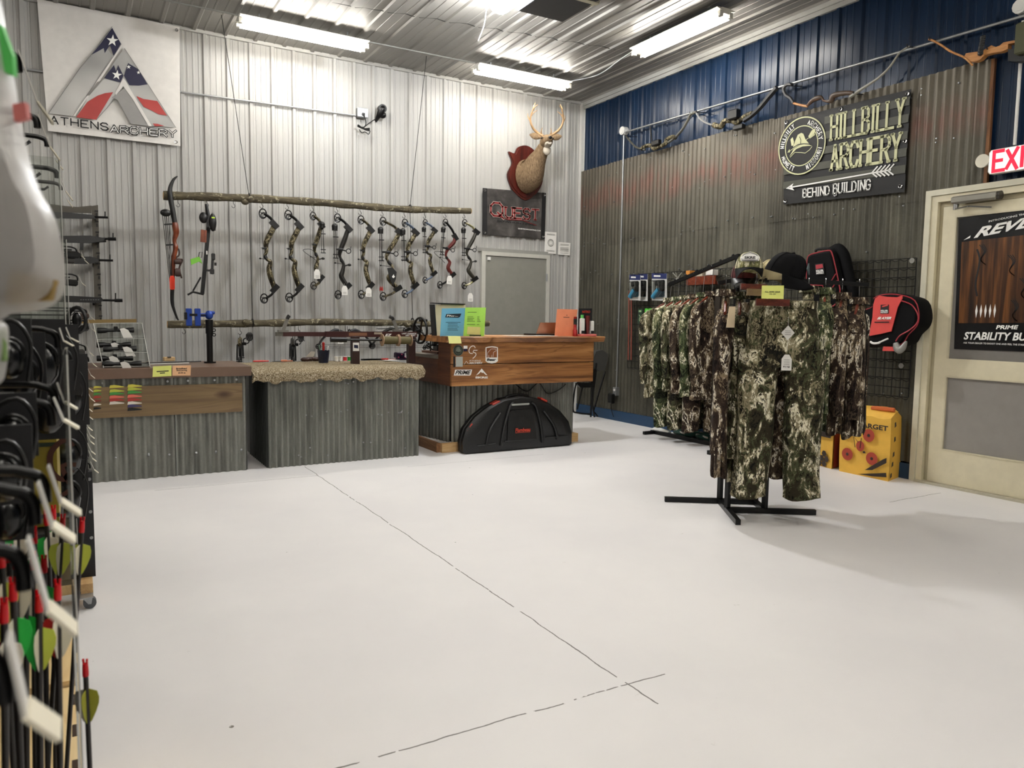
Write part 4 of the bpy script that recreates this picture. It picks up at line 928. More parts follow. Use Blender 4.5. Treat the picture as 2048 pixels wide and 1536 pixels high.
# slingbow-style gun with green grip
t = thing('crossbow', 'black launcher with a scope and bright green grip hanging from the upper log', 'crossbow', W(410, 500))
g = lambda *l, d=0: [W(*q, d) for q in f5(l)]
mb = MB(); a, b = g((600, 640), (535, 1320)); mb.bar(a, b, .035, .03, (0, 1, 0)); a, b = g((575, 400), (595, 520)); mb.tube([a, b], [.014, .02], 8); a, b = g((595, 510), (590, 700)); mb.bar(a, b, .028, .03, (0, 1, 0)); mb.build('barrel', BLKM, t)
mb = MB(); P = g((500, 940), (520, 980), (530, 1010), (500, 990), (420, 1025), (410, 965)); mb.prism(P, (0, -.03, 0)); mb.build('green_grip', M('lime_plastic', '77c23a', .4), t, label='bright green pistol grip')
mb = MB(); mb.box(g((645, 940))[0]+V((.0, -.01, 0)), (.035, .03, .07), None, .008); mb.bar(*g((640, 960), (635, 1080)), .022, .022, (0, 1, 0)); mb.box(g((635, 1090))[0], (.04, .03, .055), None, .008); mb.box(g((600, 1080))[0], (.05, .02, .02)); mb.box(g((670, 1015))[0], (.02, .02, .03)); mb.build('scope', BLK, t)
mb = MB(); mb.tube(g((520, 1150), (440, 1290)), .008, 6); mb.tube(g((385, 1330), (440, 1300), (550, 1325)), .01, 6); mb.build('stock', BLKM, t, True)
mb = MB(); mb.ball(g((548, 540))[0], (.042, .03, .055)); mb.ball(g((640, 590))[0]+V((0, -.02, 0)), (.035, .03, .09)); mb.box(g((650, 660))[0], (.04, .02, .02)); mb.build('limb_wheel', BLK, t, True)
mb = MB(); mb.box(g((640, 545))[0]+V((0, -.045, 0)), (.03, .012, .014), None, .003); mb.build('yellow_sticker', M('lime_print', 'b6d836', .5), t)
mb = MB(); mb.box(g((545, 730))[0]+V((0, -.02, 0)), (.055, .02, .12), (0, R(4), 0)); mb.build('wooden_forend', 'bow_wood', t)
mb = MB(); P = g((505, 895), (535, 890), (530, 950), (498, 940)); mb.tube(P, .004, 5, True); mb.build('trigger_guard', BLKM, t)
mb = MB(); mb.box(g((578, 900))[0]+V((.0, -.025, 0)), (.012, .004, .035)); mb.build('price_sticker', TAGW, t)
# ---------------------------------------------------------------- the three counters
TC = 'tin_counter'
FY = -2.14
t = thing('sales_counter', 'left counter with brown top, brown board and grey corrugated tin front', 'counter', (-5.9, FY+.4, 0)); LX0, LX1 = -7.0, -4.86
mb = MB(); corr(mb, (LX0, FY+.006, 0), (LX1, FY+.01, 0), 0, .80, (0, -1, 0), .068, .011, 1, 8); corr(mb, (LX1, FY+.01, 0), (LX1, FY+.7, 0), 0, .8, (1, 0, 0), .07, .007)
mb.build('tin_cladding', TC, t, 40)
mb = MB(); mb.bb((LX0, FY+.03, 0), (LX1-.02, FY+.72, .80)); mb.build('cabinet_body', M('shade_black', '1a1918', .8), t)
mb = MB(); mb.bb((LX0, FY-.04, .795), (LX1+.045, FY+.78, .875), .004); mb.build('counter_top', M('brown_laminate', '6c5647', .35), t)
mb = MB(); mb.bb((LX0, FY-.035, .50), (LX1-.03, FY-.005, .735)); bd = mb.build('wood_board', 'brown_board', t)
mb = MB()
for x in (-5.9, -5.45, -5.3, -5.1, -4.93): mb.cyl((x, FY-.0, .765), (x, FY-.012, .765), .009, None, 8)
for x in (-5.83, -5.6, -5.45, -5.25, -5.1, -4.9): mb.cyl((x, FY, .18+.02*math.sin(x*30)), (x, FY-.012, .18), .008, None, 8)
mb.build('screw_head', GALV, t)
mb = MB(); mb.bb((-5.40, FY-.012, 0), (-5.393, FY, .8)); mb.build('sheet_seam', M('seam_light', '8f918c', .4, .3), t)
# middle counter
MX0, MX1 = -4.68, -3.31
t = thing('work_counter', 'middle counter of grey corrugated tin topped with a speckled beige carpet', 'counter', ((MX0+MX1)/2, FY+.4, 0))
mb = MB(); corr(mb, (MX0, FY, 0), (MX1, FY, 0), 0, .82, (0, -1, 0), .05, .0105, 1, 8); mb.build('tin_cladding', TC, t, 40)
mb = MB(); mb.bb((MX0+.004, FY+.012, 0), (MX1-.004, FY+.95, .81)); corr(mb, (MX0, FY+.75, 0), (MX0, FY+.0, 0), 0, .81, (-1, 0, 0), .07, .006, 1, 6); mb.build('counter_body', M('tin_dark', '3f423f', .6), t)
mb = MB(); n = 70; rings = []; rs = random.Random(8)
prof = [(.98, .845), (.02, .85), (-.035, .838), (-.06, .82), (-.065, .80), (-.06, .74), (-.035, .735)]
for i in range(n+1):
    s = i/n; x = MX0-.128+(MX1-MX0+.17)*s; dr = .012*math.sin(s*38)+.008*math.sin(s*91)+rs.uniform(-.003, .003); e = .0
    rings.append([V((x+(.01*math.sin(j*2) if i in (0, n) else 0), FY+a+(.006*math.sin(s*60+j) if j > 1 else 0), b+(dr if j >= 5 else 0)+.003*math.sin(s*50+j))) for j, (a, b) in enumerate(prof)]+[V((x, FY-.03, .80)), V((x, FY+.02, .812)), V((x, FY+.98, .812))])
mb.loft(rings); mb.build('carpet_top', 'carpet', t, True)
mb = MB(); rs = random.Random(2)
for k in range(26):
    z = rs.choice([.09, .15, .45, .42, .7])+rs.uniform(-.02, .02); x = rs.uniform(MX0+.05, MX1-.05); mb.cyl((x, FY-.008, z), (x, FY-.020, z), .007, None, 6)
mb.bb((-3.92, FY-.016, 0), (-3.914, FY-.006, .8)); mb.build('screw_head', GALV, t)
# cedar bar
BY = -2.28; B0, B1 = -3.03, -1.40
t = thing('bar_counter', 'cedar plank bar with a live-edge top on a grey corrugated tin base', 'counter', (-2.2, BY+.4, 0))
mb = MB(); fr = []; bk = []
for i in range(41):
    s = i/40; x = B0-.07+(B1-B0+.19)*s; y = BY-.05+.016*math.sin(s*21)+(.035*math.exp(-((s-.28)/.05)**2)-.03*math.exp(-((s-.22)/.05)**2)); fr.append((x, y)); bk.append((x, BY+.62))
rings = []
for (x, y), (x2, y2) in zip(fr, bk): rings.append([V((x, y2, 1.125)), V((x, y+.012, 1.125)), V((x, y, 1.115)), V((x, y+.02, 1.07)), V((x, y+.05, 1.068)), V((x, y2, 1.068))])
mb.loft(rings); mb.build('live_edge_top', 'cedar', t, 30)
mb = MB(); mb.bb((B0, BY, .865), (B1, BY+.03, 1.068), .004); mb.build('front_plank', 'cedar', t)
mb = MB(); mb.bb((B0, BY, .655), (B1, BY+.03, .858), .004); mb.build('front_plank', 'cedar', t)
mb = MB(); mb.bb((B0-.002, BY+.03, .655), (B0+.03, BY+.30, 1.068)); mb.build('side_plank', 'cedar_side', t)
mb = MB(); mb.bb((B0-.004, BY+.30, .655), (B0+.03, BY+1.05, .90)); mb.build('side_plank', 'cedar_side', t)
mb = MB(); mb.bb((B0-.02, BY+.30, .90), (B0+.5, BY+1.08, .93)); mb.build('lower_shelf_top', M('shelf_grey', '6d675c', .5), t)
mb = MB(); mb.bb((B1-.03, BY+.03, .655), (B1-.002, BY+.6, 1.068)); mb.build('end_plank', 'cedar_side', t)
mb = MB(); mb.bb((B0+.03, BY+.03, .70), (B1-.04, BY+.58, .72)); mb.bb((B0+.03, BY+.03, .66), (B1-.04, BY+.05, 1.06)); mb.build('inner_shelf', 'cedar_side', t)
TY = BY+.22; mb = MB(); corr(mb, (B0+.10, TY, 0), (B1-.10, TY, 0), .085, .70, (0, -1, 0), .06, .011, 1, 8); corr(mb, (B0+.0, TY+.6, 0), (B0+.10, TY, 0), .085, .70, (-1, -.15, 0), .06, .008, 1, 8)
corr(mb, (B1-.1, TY, 0), (B1-.1, TY+.35, 0), .085, .70, (1, 0, 0), .06, .008, 1, 8); mb.build('tin_cladding', TC, t, 40)
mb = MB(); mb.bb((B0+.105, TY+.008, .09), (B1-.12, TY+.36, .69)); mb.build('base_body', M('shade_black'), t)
mb = MB(); mb.bb((B0-.02, TY-.06, .0), (B1-.06, TY-.02, .09)); mb.build('base_plank', 'pine', t)
mb = MB(); mb.bb((B0-.06, TY-.02, 0), (B0-.02, TY+.95, .09)); mb.build('base_plank', woodmat('pine_dark', '6d4a2d', '8b623f', 'a07650', 1, 1, .6), t)
mb = MB(); mb.bb((B1-.10, TY-.02, 0), (B1-.06, TY+.5, .09)); mb.build('base_plank', 'pine_y', t)
# stickers on the bar front
SY = BY-.002; sp = lambda x, y: at(x, y, y=SY); s18 = lambda l: [(890+a/15.36, 670+b/15.36) for a, b in l]
def sticker(label, polys, m_=PWHT, dy=0, parent=t):
    mb = MB()
    for P in polys: mb.poly([sp(*q)+V((0, -dy, 0)) for q in s18(P)])
    return mb.build('sticker', m_, parent, label=label)
def circ(cx, cy, rx, ry=None, n=28): return [(cx+rx*math.cos(2*math.pi*k/n), cy-(ry or rx)*math.sin(2*math.pi*k/n)) for k in range(n)]
k = sticker('round dark green shop sticker', [circ(405, 475, 155, 170)], M('sticker_green', '2b332c', .5))
mb = MB(); mb.stroke([sp(*q)+V((0, -.002, 0)) for q in s18(circ(405, 475, 150, 165))], .003, (0, -1, 0), 0, True); mb.stroke([sp(*q)+V((0, -.002, 0)) for q in s18(circ(405, 475, 100, 110))], .0025, (0, -1, 0), 0, True)
mb.poly([sp(*q)+V((0, -.002, 0)) for q in s18([(340, 420), (370, 380), (430, 370), (470, 440), (490, 500), (420, 520), (330, 500)])]); mb.build('print', M('sticker_print', '7c8478', .5), k)
sticker('small white sticker above a navy one', [[(570, 330), (690, 330), (690, 420), (570, 420)]], PWHT); sticker('small navy and white sticker', [[(570, 425), (685, 425), (685, 500), (570, 500)]], NAVY)
def slash(P, w=.006, m_=PWHT, nm='sticker', lab=None):
    mb = MB(); mb.stroke(catmull([sp(*q) for q in s18(P)], 5), w, (0, -1, 0), .001); return mb.build(nm, m_, t, label=lab)
mb = MB(); mb.stroke(catmull([sp(*q) for q in s18([(925, 400), (900, 345), (830, 340), (760, 400), (735, 490), (770, 560), (850, 570)])], 5), .007, (0, -1, 0), .001)
mb.stroke([sp(*q) for q in s18([(995, 470), (880, 470), (860, 530)])], .007, (0, -1, 0), .001); mb.stroke(catmull([sp(*q) for q in s18([(860, 530), (930, 550), (950, 610), (900, 680), (850, 720)])], 5), .007, (0, -1, 0), .001)
mb.build('sticker', PWHT, t, label='white G5 letters sticker')
mb = MB(); 
text(mb, 'ATHENS', sp(*s18([(740, 810)])[0])+V((0, -.001, 0)), sp(*s18([(1095, 810)])[0])-sp(*s18([(740, 810)])[0]), V((0, 0, .013)), .0); text(mb, 'ARCHERY', sp(*s18([(740, 890)])[0])+V((0, -.001, 0)), sp(*s18([(1155, 885)])[0])-sp(*s18([(740, 890)])[0]), V((0, 0, .018)), .03)
mb.stroke([sp(*q) for q in s18([(590, 905), (650, 800), (720, 890)])], .004, (0, -1, 0), .001); mb.build('sticker', PWHT, t, label='white ATHENS ARCHERY lettering sticker')
shield = [(1245, 380), (1340, 355), (1440, 345), (1540, 355), (1625, 380), (1625, 800), (1560, 850), (1440, 875), (1310, 850), (1245, 800)]
k = sticker('white shield-shaped sticker with a bear outline', [shield], PWHT)
mb = MB(); mb.poly([sp(*q)+V((0, -.001, 0)) for q in s18([(1275, 400), (1440, 378), (1595, 400), (1595, 690), (1275, 690)])]); mb.build('brown_field', M('field_brown', '8a5128', .5), k)
mb = MB(); mb.stroke(catmull([sp(*q) for q in s18([(1310, 685), (1300, 590), (1320, 530), (1370, 480), (1410, 435), (1480, 430), (1560, 440), (1560, 490), (1490, 530), (1480, 600), (1470, 680)])], 4), .003, (0, -1, 0), .002)
mb.stroke([sp(*q) for q in s18([(1345, 685), (1340, 620)])], .003, (0, -1, 0), .002); mb.stroke([sp(*q) for q in s18([(1420, 685), (1435, 610)])], .003, (0, -1, 0), .002); mb.build('bear_outline', PWHT, k)
mb = MB(); a = sp(*s18([(1280, 795)])[0]); text(mb, 'Bear', a+V((0, -.002, 0)), sp(*s18([(1560, 795)])[0])-a, V((0, 0, .024)), .05, .06); mb.build('lettering', INK, k)
k = sticker('white slanted PRIME sticker', [[(310, 1065), (835, 1060), (800, 1215), (770, 1245), (270, 1245), (285, 1190)]], PWHT)
mb = MB(); a = sp(*s18([(305, 1210)])[0]); text(mb, 'PRIME', a+V((0, -.002, 0)), sp(*s18([(745, 1210)])[0])-a, V((0, 0, .038)), .03, .12); mb.build('lettering', INK, k)
mb = MB(); mb.poly([sp(*q)+V((0, -.001, 0)) for q in s18([(1125, 1030), (1300, 1235), (1250, 1225), (1170, 1150), (1140, 1170), (1100, 1130), (1040, 1190), (950, 1245)])]); a = sp(*s18([(930, 1335)])[0]); text(mb, 'SKRE', a+V((0, -.001, 0)), sp(*s18([(1315, 1335)])[0])-a, V((0, 0, .019)), .06, .0); mb.build('sticker', PWHT, t, label='white mountain and SKRE lettering sticker')
sticker('small black and white contact label strip', [[(255, 660), (315, 660), (315, 985), (255, 985)]], INK)
sticker('pale square sticker with its code left blank', [[(330, 665), (545, 665), (545, 975), (330, 975)]], M('sticker_grey', 'a9aea8', .6))
sticker('faint brown lettering sticker', [[(1010, 480), (1070, 430), (1200, 440), (1200, 490)]], M('faint_brown', '7a4a26', .5))
# ---------------------------------------------------------------- black bow case leaning at the bar
t = thing('bow_case', 'black half-moon plastic bow case with red latches leaning on the bar base', 'case', (-2.3, TY-.2, 0))
CB = [(-.635, .02), (-.64, .12), (-.60, .24), (-.50, .35), (-.36, .44), (-.20, .51), (.0, .535), (.18, .51), (.34, .45), (.48, .36), (.58, .25), (.62, .12), (.615, .02), (.58, .0), (-.60, .0)]
cxx = -2.27
def cshape(sc, y, sx=1): return [V((cxx+a*sc, y+.10*(b*sc)/.53*0+.06*(b), .265+(b-.265)*sc)) for a, b in CB]
yf = TY-.245; mb = MB(); rings = [cshape(.93, yf), cshape(1.0, yf+.02), cshape(1.0, yf+.062), cshape(.985, yf+.068), cshape(.985, yf+.076), cshape(1.0, yf+.082), cshape(1.0, yf+.13), cshape(.93, yf+.15)]
mb.loft(rings[::-1]); mb.build('shell', M('case_black', '0b0c0d', .45), t, 35)
mb = MB(); fy = lambda a, b, d=.012: V((cxx+a, yf+.06*b-d, b))
for P in ([(-.24, .06), (-.20, .24), (-.13, .44), (-.09, .47)], [(.24, .06), (.22, .24), (.17, .42), (.12, .47)], [(-.40, .08), (-.36, .22), (-.24, .38)], [(.42, .08), (.38, .22), (.26, .38)]):
    C = catmull([fy(*q) for q in P], 5); mb.tube(C, .014, 6)
mb.tube([fy(-.5, .075), fy(-.3, .085)], .006, 5); mb.tube([fy(.28, .105), fy(.55, .10)], .006, 5); mb.tube([fy(-.2, .10), fy(.18, .095)], .006, 5)
P = [fy(a, b, 0) for a, b in [(-.17, .09), (.17, .09), (.14, .36), (.10, .40), (-.12, .40), (-.15, .36)]]; mb.prism(P, (0, -.014, 0)); mb.build('moulded_rib', M('case_black'), t, 30)
mb = MB(); mb.tube(catmull([V((cxx+a, yf+.075+.03, b)) for a, b in ((-.14, .49), (-.11, .525), (.0, .54), (.11, .525), (.15, .49))], 5), .016, 8); mb.build('handle', BLK, t, True)
mb = MB(); mb.box(V((cxx-.02, yf+.005, .455)), (.20, .02, .018), (R(-20), 0, R(0)), .004); mb.build('silver_label', M('silver_label', '9d9f98', .3, .3), t)
for (a, b, r) in ((-.56, .255, -52), (-.27, .475, -22), (.28, .485, 24)):
    mb = MB(); mb.box(V((cxx+a, yf+.045+.06*b, b)), (.085, .07, .02), (0, R(r), 0), .005); mb.build('latch', M('latch_red', 'b93a2b', .4), t, label='red plastic latch')
mb = MB(); a = fy(-.085, .185, .03); text(mb, 'Flambeau', a, V((.17, 0, 0)), V((0, .0, .038)), .02, .02); mb.stroke([fy(-.085, .178, .03), fy(.085, .178, .03)], .004, (0, -1, 0)); mb.build('lettering', M('letter_red', 'd2442c', .5), t)
mb = MB(); mb.tube(catmull([V((-2.25, TY-.02, .66)), V((-2.1, TY-.04, .56)), V((-1.95, TY-.03, .64)), V((-1.85, TY-.04, .53)), V((-1.7, TY-.03, .56)), V((-1.62, TY-.04, .62))], 6), .005, 5); tag(mb.build('cord', CORD, None, True), 'thin black cord drooping below the cedar bar behind the bow case', 'cord')
# ---------------------------------------------------------------- folding chair right of the bar
t = thing('folding_chair', 'folded grey and black camp chair leaning upright by the tin wall', 'chair', at(1180, 828, z=0))
mb_ = lambda l: [at(1120+x/3.6575, 480+y/3.6575, y=yy) for x, y, yy in l]
c0 = at(1192, 760, y=-.75)
def CH(x, y, d=0): return at(1120+x/3.6575, 480+y/3.6575, y=-.80+d)
mb = MB()
for P in ([(275, 1290), (245, 1250), (330, 960)], [(252, 1295), (235, 1200), (265, 900)], [(225, 1295), (232, 1100), (240, 830)]): mb.tube([CH(*q) for q in P], .012, 6)
mb.tube(catmull([CH(225, 1275, -.05), CH(130, 1265, -.1), (CH(95, 1235, -.1)), CH(115, 1060, -.05), CH(150, 1050, -.0)], 5), .011, 6); mb.tube([CH(125, 1240, .05), CH(170, 1050, .05)], .011, 6)
mb.build('frame_tube', BLKM, t, True)
mb = MB(); P = [CH(*q) for q in ((265, 815), (310, 805), (348, 830), (350, 880), (330, 950), (295, 960), (250, 935), (245, 870))]; mb.prism(P, (0, .09, 0)); mb.build('fabric_seat', M('fabric_grey', '3c3b37', .9, bmp=.4), t, 60)
mb = MB(); P = [CH(*q, -.02) for q in ((120, 1045), (225, 1045), (240, 940), (270, 950), (255, 1080), (150, 1080))]; mb.prism(P, (0, .05, 0)); mb.build('fabric_back', BLK, t)
# yellow crate with arrows glimpsed between the counters
c = at(846, 797, y=-1.1); t = thing('plastic_tray', 'small yellow tray holding a few white sticks between the middle counter and bar', 'tray', c)
mb = MB(); mb.box(c, (.32, .2, .03), None, .01); mb.build('tray_body', M('tray_yellow', 'c99a1e', .5), t)
mb = MB(); mb.cyl(c+V((.06, 0, .01)), c+V((.12, -.02, .13)), .006); mb.build('white_stick', PAPER, t); mb = MB(); mb.cyl(c+V((.09, -.05, .01)), c+V((.02, .02, .11)), .006); mb.build('white_stick', PAPER, t)
mb = MB(); mb.cyl(c+V((-.05, 0, 0)), c+V((-.08, 0, .15)), .012); mb.build('black_handle', BLK, t)
mb = MB(); c = at(842, 850, y=-1.0); mb.bb((c.x-.25, -1.0, 0), (c.x+.05, -.8, .70), .005); mb.bb((c.x-.25, -1.005, .30), (c.x+.05, -.99, .40)); tag(mb.build('cardboard_box', M('box_cream', 'b3ac98', .7), None), 'tall pale carton standing behind the gap beside the bar', 'box')

t = thing('bow_machine', 'small black metal fixture with thin frames behind the left end of the bar', 'machine', at(872, 705, y=-1.45))
w9 = lambda x, y, d=0: at(x, y, y=-1.45+d)
mb = MB(); mb.tube([w9(861, 708), w9(861, 668), w9(868, 664), w9(880, 664)], .008, 6); mb.tube([w9(861, 690), w9(886, 692)], .007, 6); mb.tube([w9(864, 706), w9(884, 706)], .007, 6); mb.build('wire_frame', BLKM, t, True)
mb = MB(); mb.box(w9(877, 697), (.08, .1, .10), None, .01); mb.box(w9(870, 686), (.05, .06, .04), None, .006); mb.build('housing', BLK, t)
mb = MB(); mb.ring(w9(874, 660), .04, .009); mb.bar(w9(866, 700, -.05), w9(852, 690, -.05), .02, .01); mb.build('crank', BLKM, t, True)
t.location.z = t.location.z
mb = MB(); mb.bb((w9(855, 700).x, -1.7, .93), (w9(890, 700).x, -1.3, .952)); mb.build('base_board', 'cedar_side', t)
# ---------------------------------------------------------------- things on and around the counters
def card(name, label, px, yy, m_, cat='sign', th=.002, lean=0, parent=None, x=None):
    """upright card with the given pixel corners tl,tr,br,bl on the plane y=yy (or x=x)"""
    P = [at(a, b, y=yy) if x is None else at(a, b, x=x) for a, b in px]
    n = V((0, -1, 0)) if x is None else V((-1, 0, 0))
    mb = MB(); P2 = [p for p in P]
    P2[0] = P[0]-n*lean; P2[1] = P[1]-n*lean; mb.prism(P2, -n*th)
    o = mb.build(name, m_, parent)
    if parent is None: tag(o, label, cat)
    fn = quad(P2[0]+n*.0015, P2[1]+n*.0015, P2[3]+n*.0015, P2[2]+n*.0015)
    return o, fn
def lines(o, fn, rows, m_=INK, w=.003, n=(0, -1, 0)):
    mb = MB()
    for u0, u1, v in rows: mb.stroke([fn(u0, v), fn(u1, v)], w, n)
    return mb.build('print', m_, o)
def words(o, fn, t_, u0, u1, v0, v1, m_=INK, bold=.01, shear=0, nm='lettering'):
    mb = MB(); a = fn(u0, v0); text(mb, t_, a, fn(u1, v0)-a, fn(u0, v1)-a, bold, shear); return mb.build(nm, m_, o)
# rifle stand at far left
YR = -.30
t = thing('gun_stand', 'tall grey-brown upright stand holding four black air rifles by the back wall', 'stand', at(195, 640, y=YR))
mb = MB(); 
P = [at(x, y, y=YR+.06) for x, y in ((183, 412), (196, 410), (204, 640), (190, 640))]; mb.prism(P, (0, .02, 0)); P = [at(x, y, y=YR+.06) for x, y in ((100, 408), (130, 412), (155, 414), (183, 411), (183, 426), (100, 424))]; mb.prism(P, (0, .02, 0)); mb.build('upright_board', M('stand_brown', '4d483e', .6), t)
mb = MB()
for k in range(11): c = at(193+k*.8, 422+k*21, y=YR+.055); mb.box(c, (.03, .006, .012)); mb.box(c+V((0, 0, -.035)), (.012, .006, .03))
mb.build('slot', INK, t)
mb = MB(); P = [at(x, y, y=YR+.05) for x, y in ((150, 640), (273, 638), (273, 645), (150, 647))]; mb.prism(P, (0, .03, 0)); mb.build('base_rail', M('gold_wood', '8d7443', .5), t)
mb = MB()
for gy in (436, 482, 524, 603): p = at(190, gy+3, y=YR+.05); mb.cyl(p+V((0, .0, 0)), p+V((0, -.08, -.0)), .008); mb.bb(p+V((-.02, .02, -.02)), V((p.x+.02, -.005, p.z+.02)))
mb.build('support_peg', BLKM, t)
guns = [(434, 430, 216, 'black air rifle with a tall front sight, topmost on the gun stand', 0), (477, 470, 232, 'black air rifle with a thick muzzle, second from the top of the gun stand', 1), (520, 518, 226, 'black air rifle with a rounded fore-end, third down on the gun stand', 2), (600, 590, 245, 'black rifle with a vented handguard, lowest on the gun stand', 3)]
for py, py0, xe, l, kd in guns:
    W_ = lambda x, y, d=0: at(x, y, y=YR+d); g = thing('air_rifle', l, 'rifle', W_(180, py), 'air rifles on the gun stand')
    mb = MB(); mb.cyl(W_(183, py), W_(xe, py+1), .011, None, 8)
    if kd in (1, 3): mb.cyl(W_(xe-16, py+1), W_(xe, py+1), .017, None, 8)
    mb.bar(W_(xe-(14 if kd == 3 else 6), py), W_(xe-(14 if kd == 3 else 6), py-(14 if kd == 3 else 11)), .008, .012); mb.build('barrel', BLKM, g)
    mb = MB(); P = {0: [(85, 424), (128, 424), (188, 430), (190, 437), (130, 436), (85, 436)], 1: [(75, 472), (180, 471), (210, 476), (208, 482), (180, 486), (75, 484)], 2: [(120, 514), (180, 513), (198, 517), (197, 524), (178, 528), (120, 527)], 3: [(100, 590), (150, 592), (203, 595), (207, 600), (200, 606), (120, 604), (100, 603)]}[kd]
    mb.prism([W_(a, b, -.02) for a, b in P], (0, .04, 0)); mb.build('stock', M('gun_black', '111112', .4), g)
    if kd == 1:
        mb = MB(); mb.bar(W_(163, 486), W_(163, 500), .045, .03); mb.cyl(W_(186, 483), W_(212, 482), .012, None, 8); mb.build('magazine', BLK, g)
    if kd == 3:
        mb = MB()
        for k in range(8): mb.box(W_(162+k*5, 599.5, -.022), (.012, .003, .008))
        mb.build('vent_slot', M('gun_grey', '6a6a6a', .4), g)
# acrylic display of scopes
CZ = .875
t = thing('display_case', 'clear acrylic display stand of rifle scopes on the left counter', 'display case', at(245, 738, y=-2.0))
a, b = at(207, 733, y=-2.10), at(300, 731, y=-2.10); c, d = at(187, 647, y=-1.85), at(284, 646, y=-1.85)
a.z = b.z = CZ+.004; mb = MB()
pass
for P, dd in (([a, a+V((0, .42, 0)), c+V((0, .12, 0)), c], (-.004, 0, 0)), ([b, b+V((0, .42, 0)), d+V((0, .12, 0)), d], (.004, 0, 0)), ([c, d, d+V((0, .12, 0)), c+V((0, .12, 0))], (0, 0, .004)), ([c+V((0, .12, 0)), d+V((0, .12, 0)), b+V((0, .42, 0)), a+V((0, .42, 0))], (0, .004, 0))): mb.prism(P, dd)
lv = []
for s in (.02, .33, .64):
    p, q = a.lerp(c, s), b.lerp(d, s); lv.append((p, q)); mb.prism([p, q, q+V((0, .16, 0)), p+V((0, .16, 0))], (0, 0, .004))
mb.build('acrylic_panel', 'acrylic', t)
mb = MB()
for p, q in ((a, c), (b, d), (c, d)): mb.bar(p, q, .004, .004)
for p, q in lv: mb.bar(p, q, .003, .003)
mb.build('polished_edge', M('edge_white', 'cfcfc8', .2), t)
k = 0
names = ['rifle scope alone on the top shelf of the acrylic display', 'rear rifle scope on the middle shelf of the acrylic display', 'front rifle scope on the middle shelf of the acrylic display', 'rear rifle scope on the bottom shelf of the acrylic display', 'front rifle scope, lowest and nearest in the acrylic display']
for (x0, x1, py, yy, tx) in ((194, 268, 661, -1.87, 248), (193, 262, 690, -1.93, 230), (206, 273, 698, -1.98, 254), (193, 266, 717, -2.0, 226), (204, 283, 728, -2.07, 249)):
    p, q = at(x0, py, y=yy), at(x1, py-1, y=yy); g = thing('rifle_scope', names[k], 'scope', (p+q)/2, 'rifle scopes in the acrylic display'); k += 1
    L = q-p; mb = MB(); mb.tube([p, p+L*.03, p+L*.22, p+L*.3, p+L*.72, p+L*.82, p+L*.97, q], [.02, .023, .021, .013, .013, .019, .022, .020], 14); mb.build('scope_tube', BLK, g, 35)
    mb = MB(); m2 = p+L*.5; mb.box(m2+V((0, 0, .018)), (.03, .026, .026), None, .004); mb.cyl(m2+V((0, -.01, 0)), m2+V((0, -.028, 0)), .012); mb.build('turret', BLKM, g)
    tp = at(tx, py+2, y=yy-.03); mb = MB(); mb.prism([tp+V(v) for v in ((-.03, 0, .02), (.0, 0, .028), (.03, 0, .012), (.062, 0, -.05), (-.005, 0, -.052))], (0, -.0015, 0)); mb.build('price_tag', TAGW, g, label='white price tag')
# blue clamp stand
t = thing('bow_vise', 'bright blue clamp on a black upright post standing on the left counter', 'vise', at(419, 718, y=-1.7))
b_ = at(420, 720, y=-1.65); b_.z = CZ; tp = at(419, 644, y=-1.65); mb = MB(); mb.cyl(b_, V((b_.x, b_.y, tp.z)), .026, None, 16); mb.cyl(V((b_.x, b_.y, tp.z-.1)), V((b_.x, b_.y, tp.z+.02)), .032, None, 16); mb.cyl(b_, b_+V((0, 0, .012)), .05); mb.build('post', BLKM, t, True)
BL = M('clamp_blue', '1c3f95', .35, .3); h = V((b_.x, b_.y, tp.z+.06)); mb = MB()
for s in (-1, 1): mb.box(h+V((-.13+.035*s, -.01, -.02)), (.045, .05, .15), None, .005)
mb.build('clamp_jaw', BL, t); mb = MB(); mb.ball(h+V((.0, 0, .0)), (.035, .035, .04)); mb.box(h+V((-.05, 0, 0)), (.09, .03, .03), None, .005); mb.box(h+V((.02, 0, .02)), (.05, .04, .03), None, .008); mb.build('swivel_head', BL, t, True)
mb = MB(); mb.cyl(h+V((-.2, -.01, 0)), h+V((.03, -.01, 0)), .009); mb.box(h+V((-.13, -.02, 0)), (.06, .05, .02)); mb.box(h+V((-.19, -.01, -.01)), (.02, .06, .06)); mb.ring(h+V((.035, -.02, -.13)), .012, .004); mb.ring(h+V((.035, -.02, -.17)), .012, .004); mb.build('screw_and_knob', BLKM, t)
for i, (x0, y0, x1, y1, l, cc) in enumerate(((272, 727, 402, 722.5, 'long dark arrow shaft lying on the left counter beside the scope display', BLK), (272, 729, 378, 726, 'pale arrow shaft lying on the left counter in front of the dark one', PAPER))):
    p, q = at(x0, y0, z=CZ+.006), at(x1, y1, z=CZ+.006); mb = MB(); mb.cyl(p, q, .0045, None, 8); tag(mb.build('arrow_shaft', cc, None, True), l, 'arrow')
c = at(338, 718, z=CZ+.02); mb = MB(); mb.box(c, (.09, .05, .038), (0, 0, .2), .006); g = tag(mb.build('wooden_block', 'pine'), 'small notched wooden block on the left counter behind the arrow shafts', 'block'); mb = MB(); mb.box(c+V((0, -.02, .018)), (.03, .03, .006), None); mb.build('notch', M('shade_black'), g)
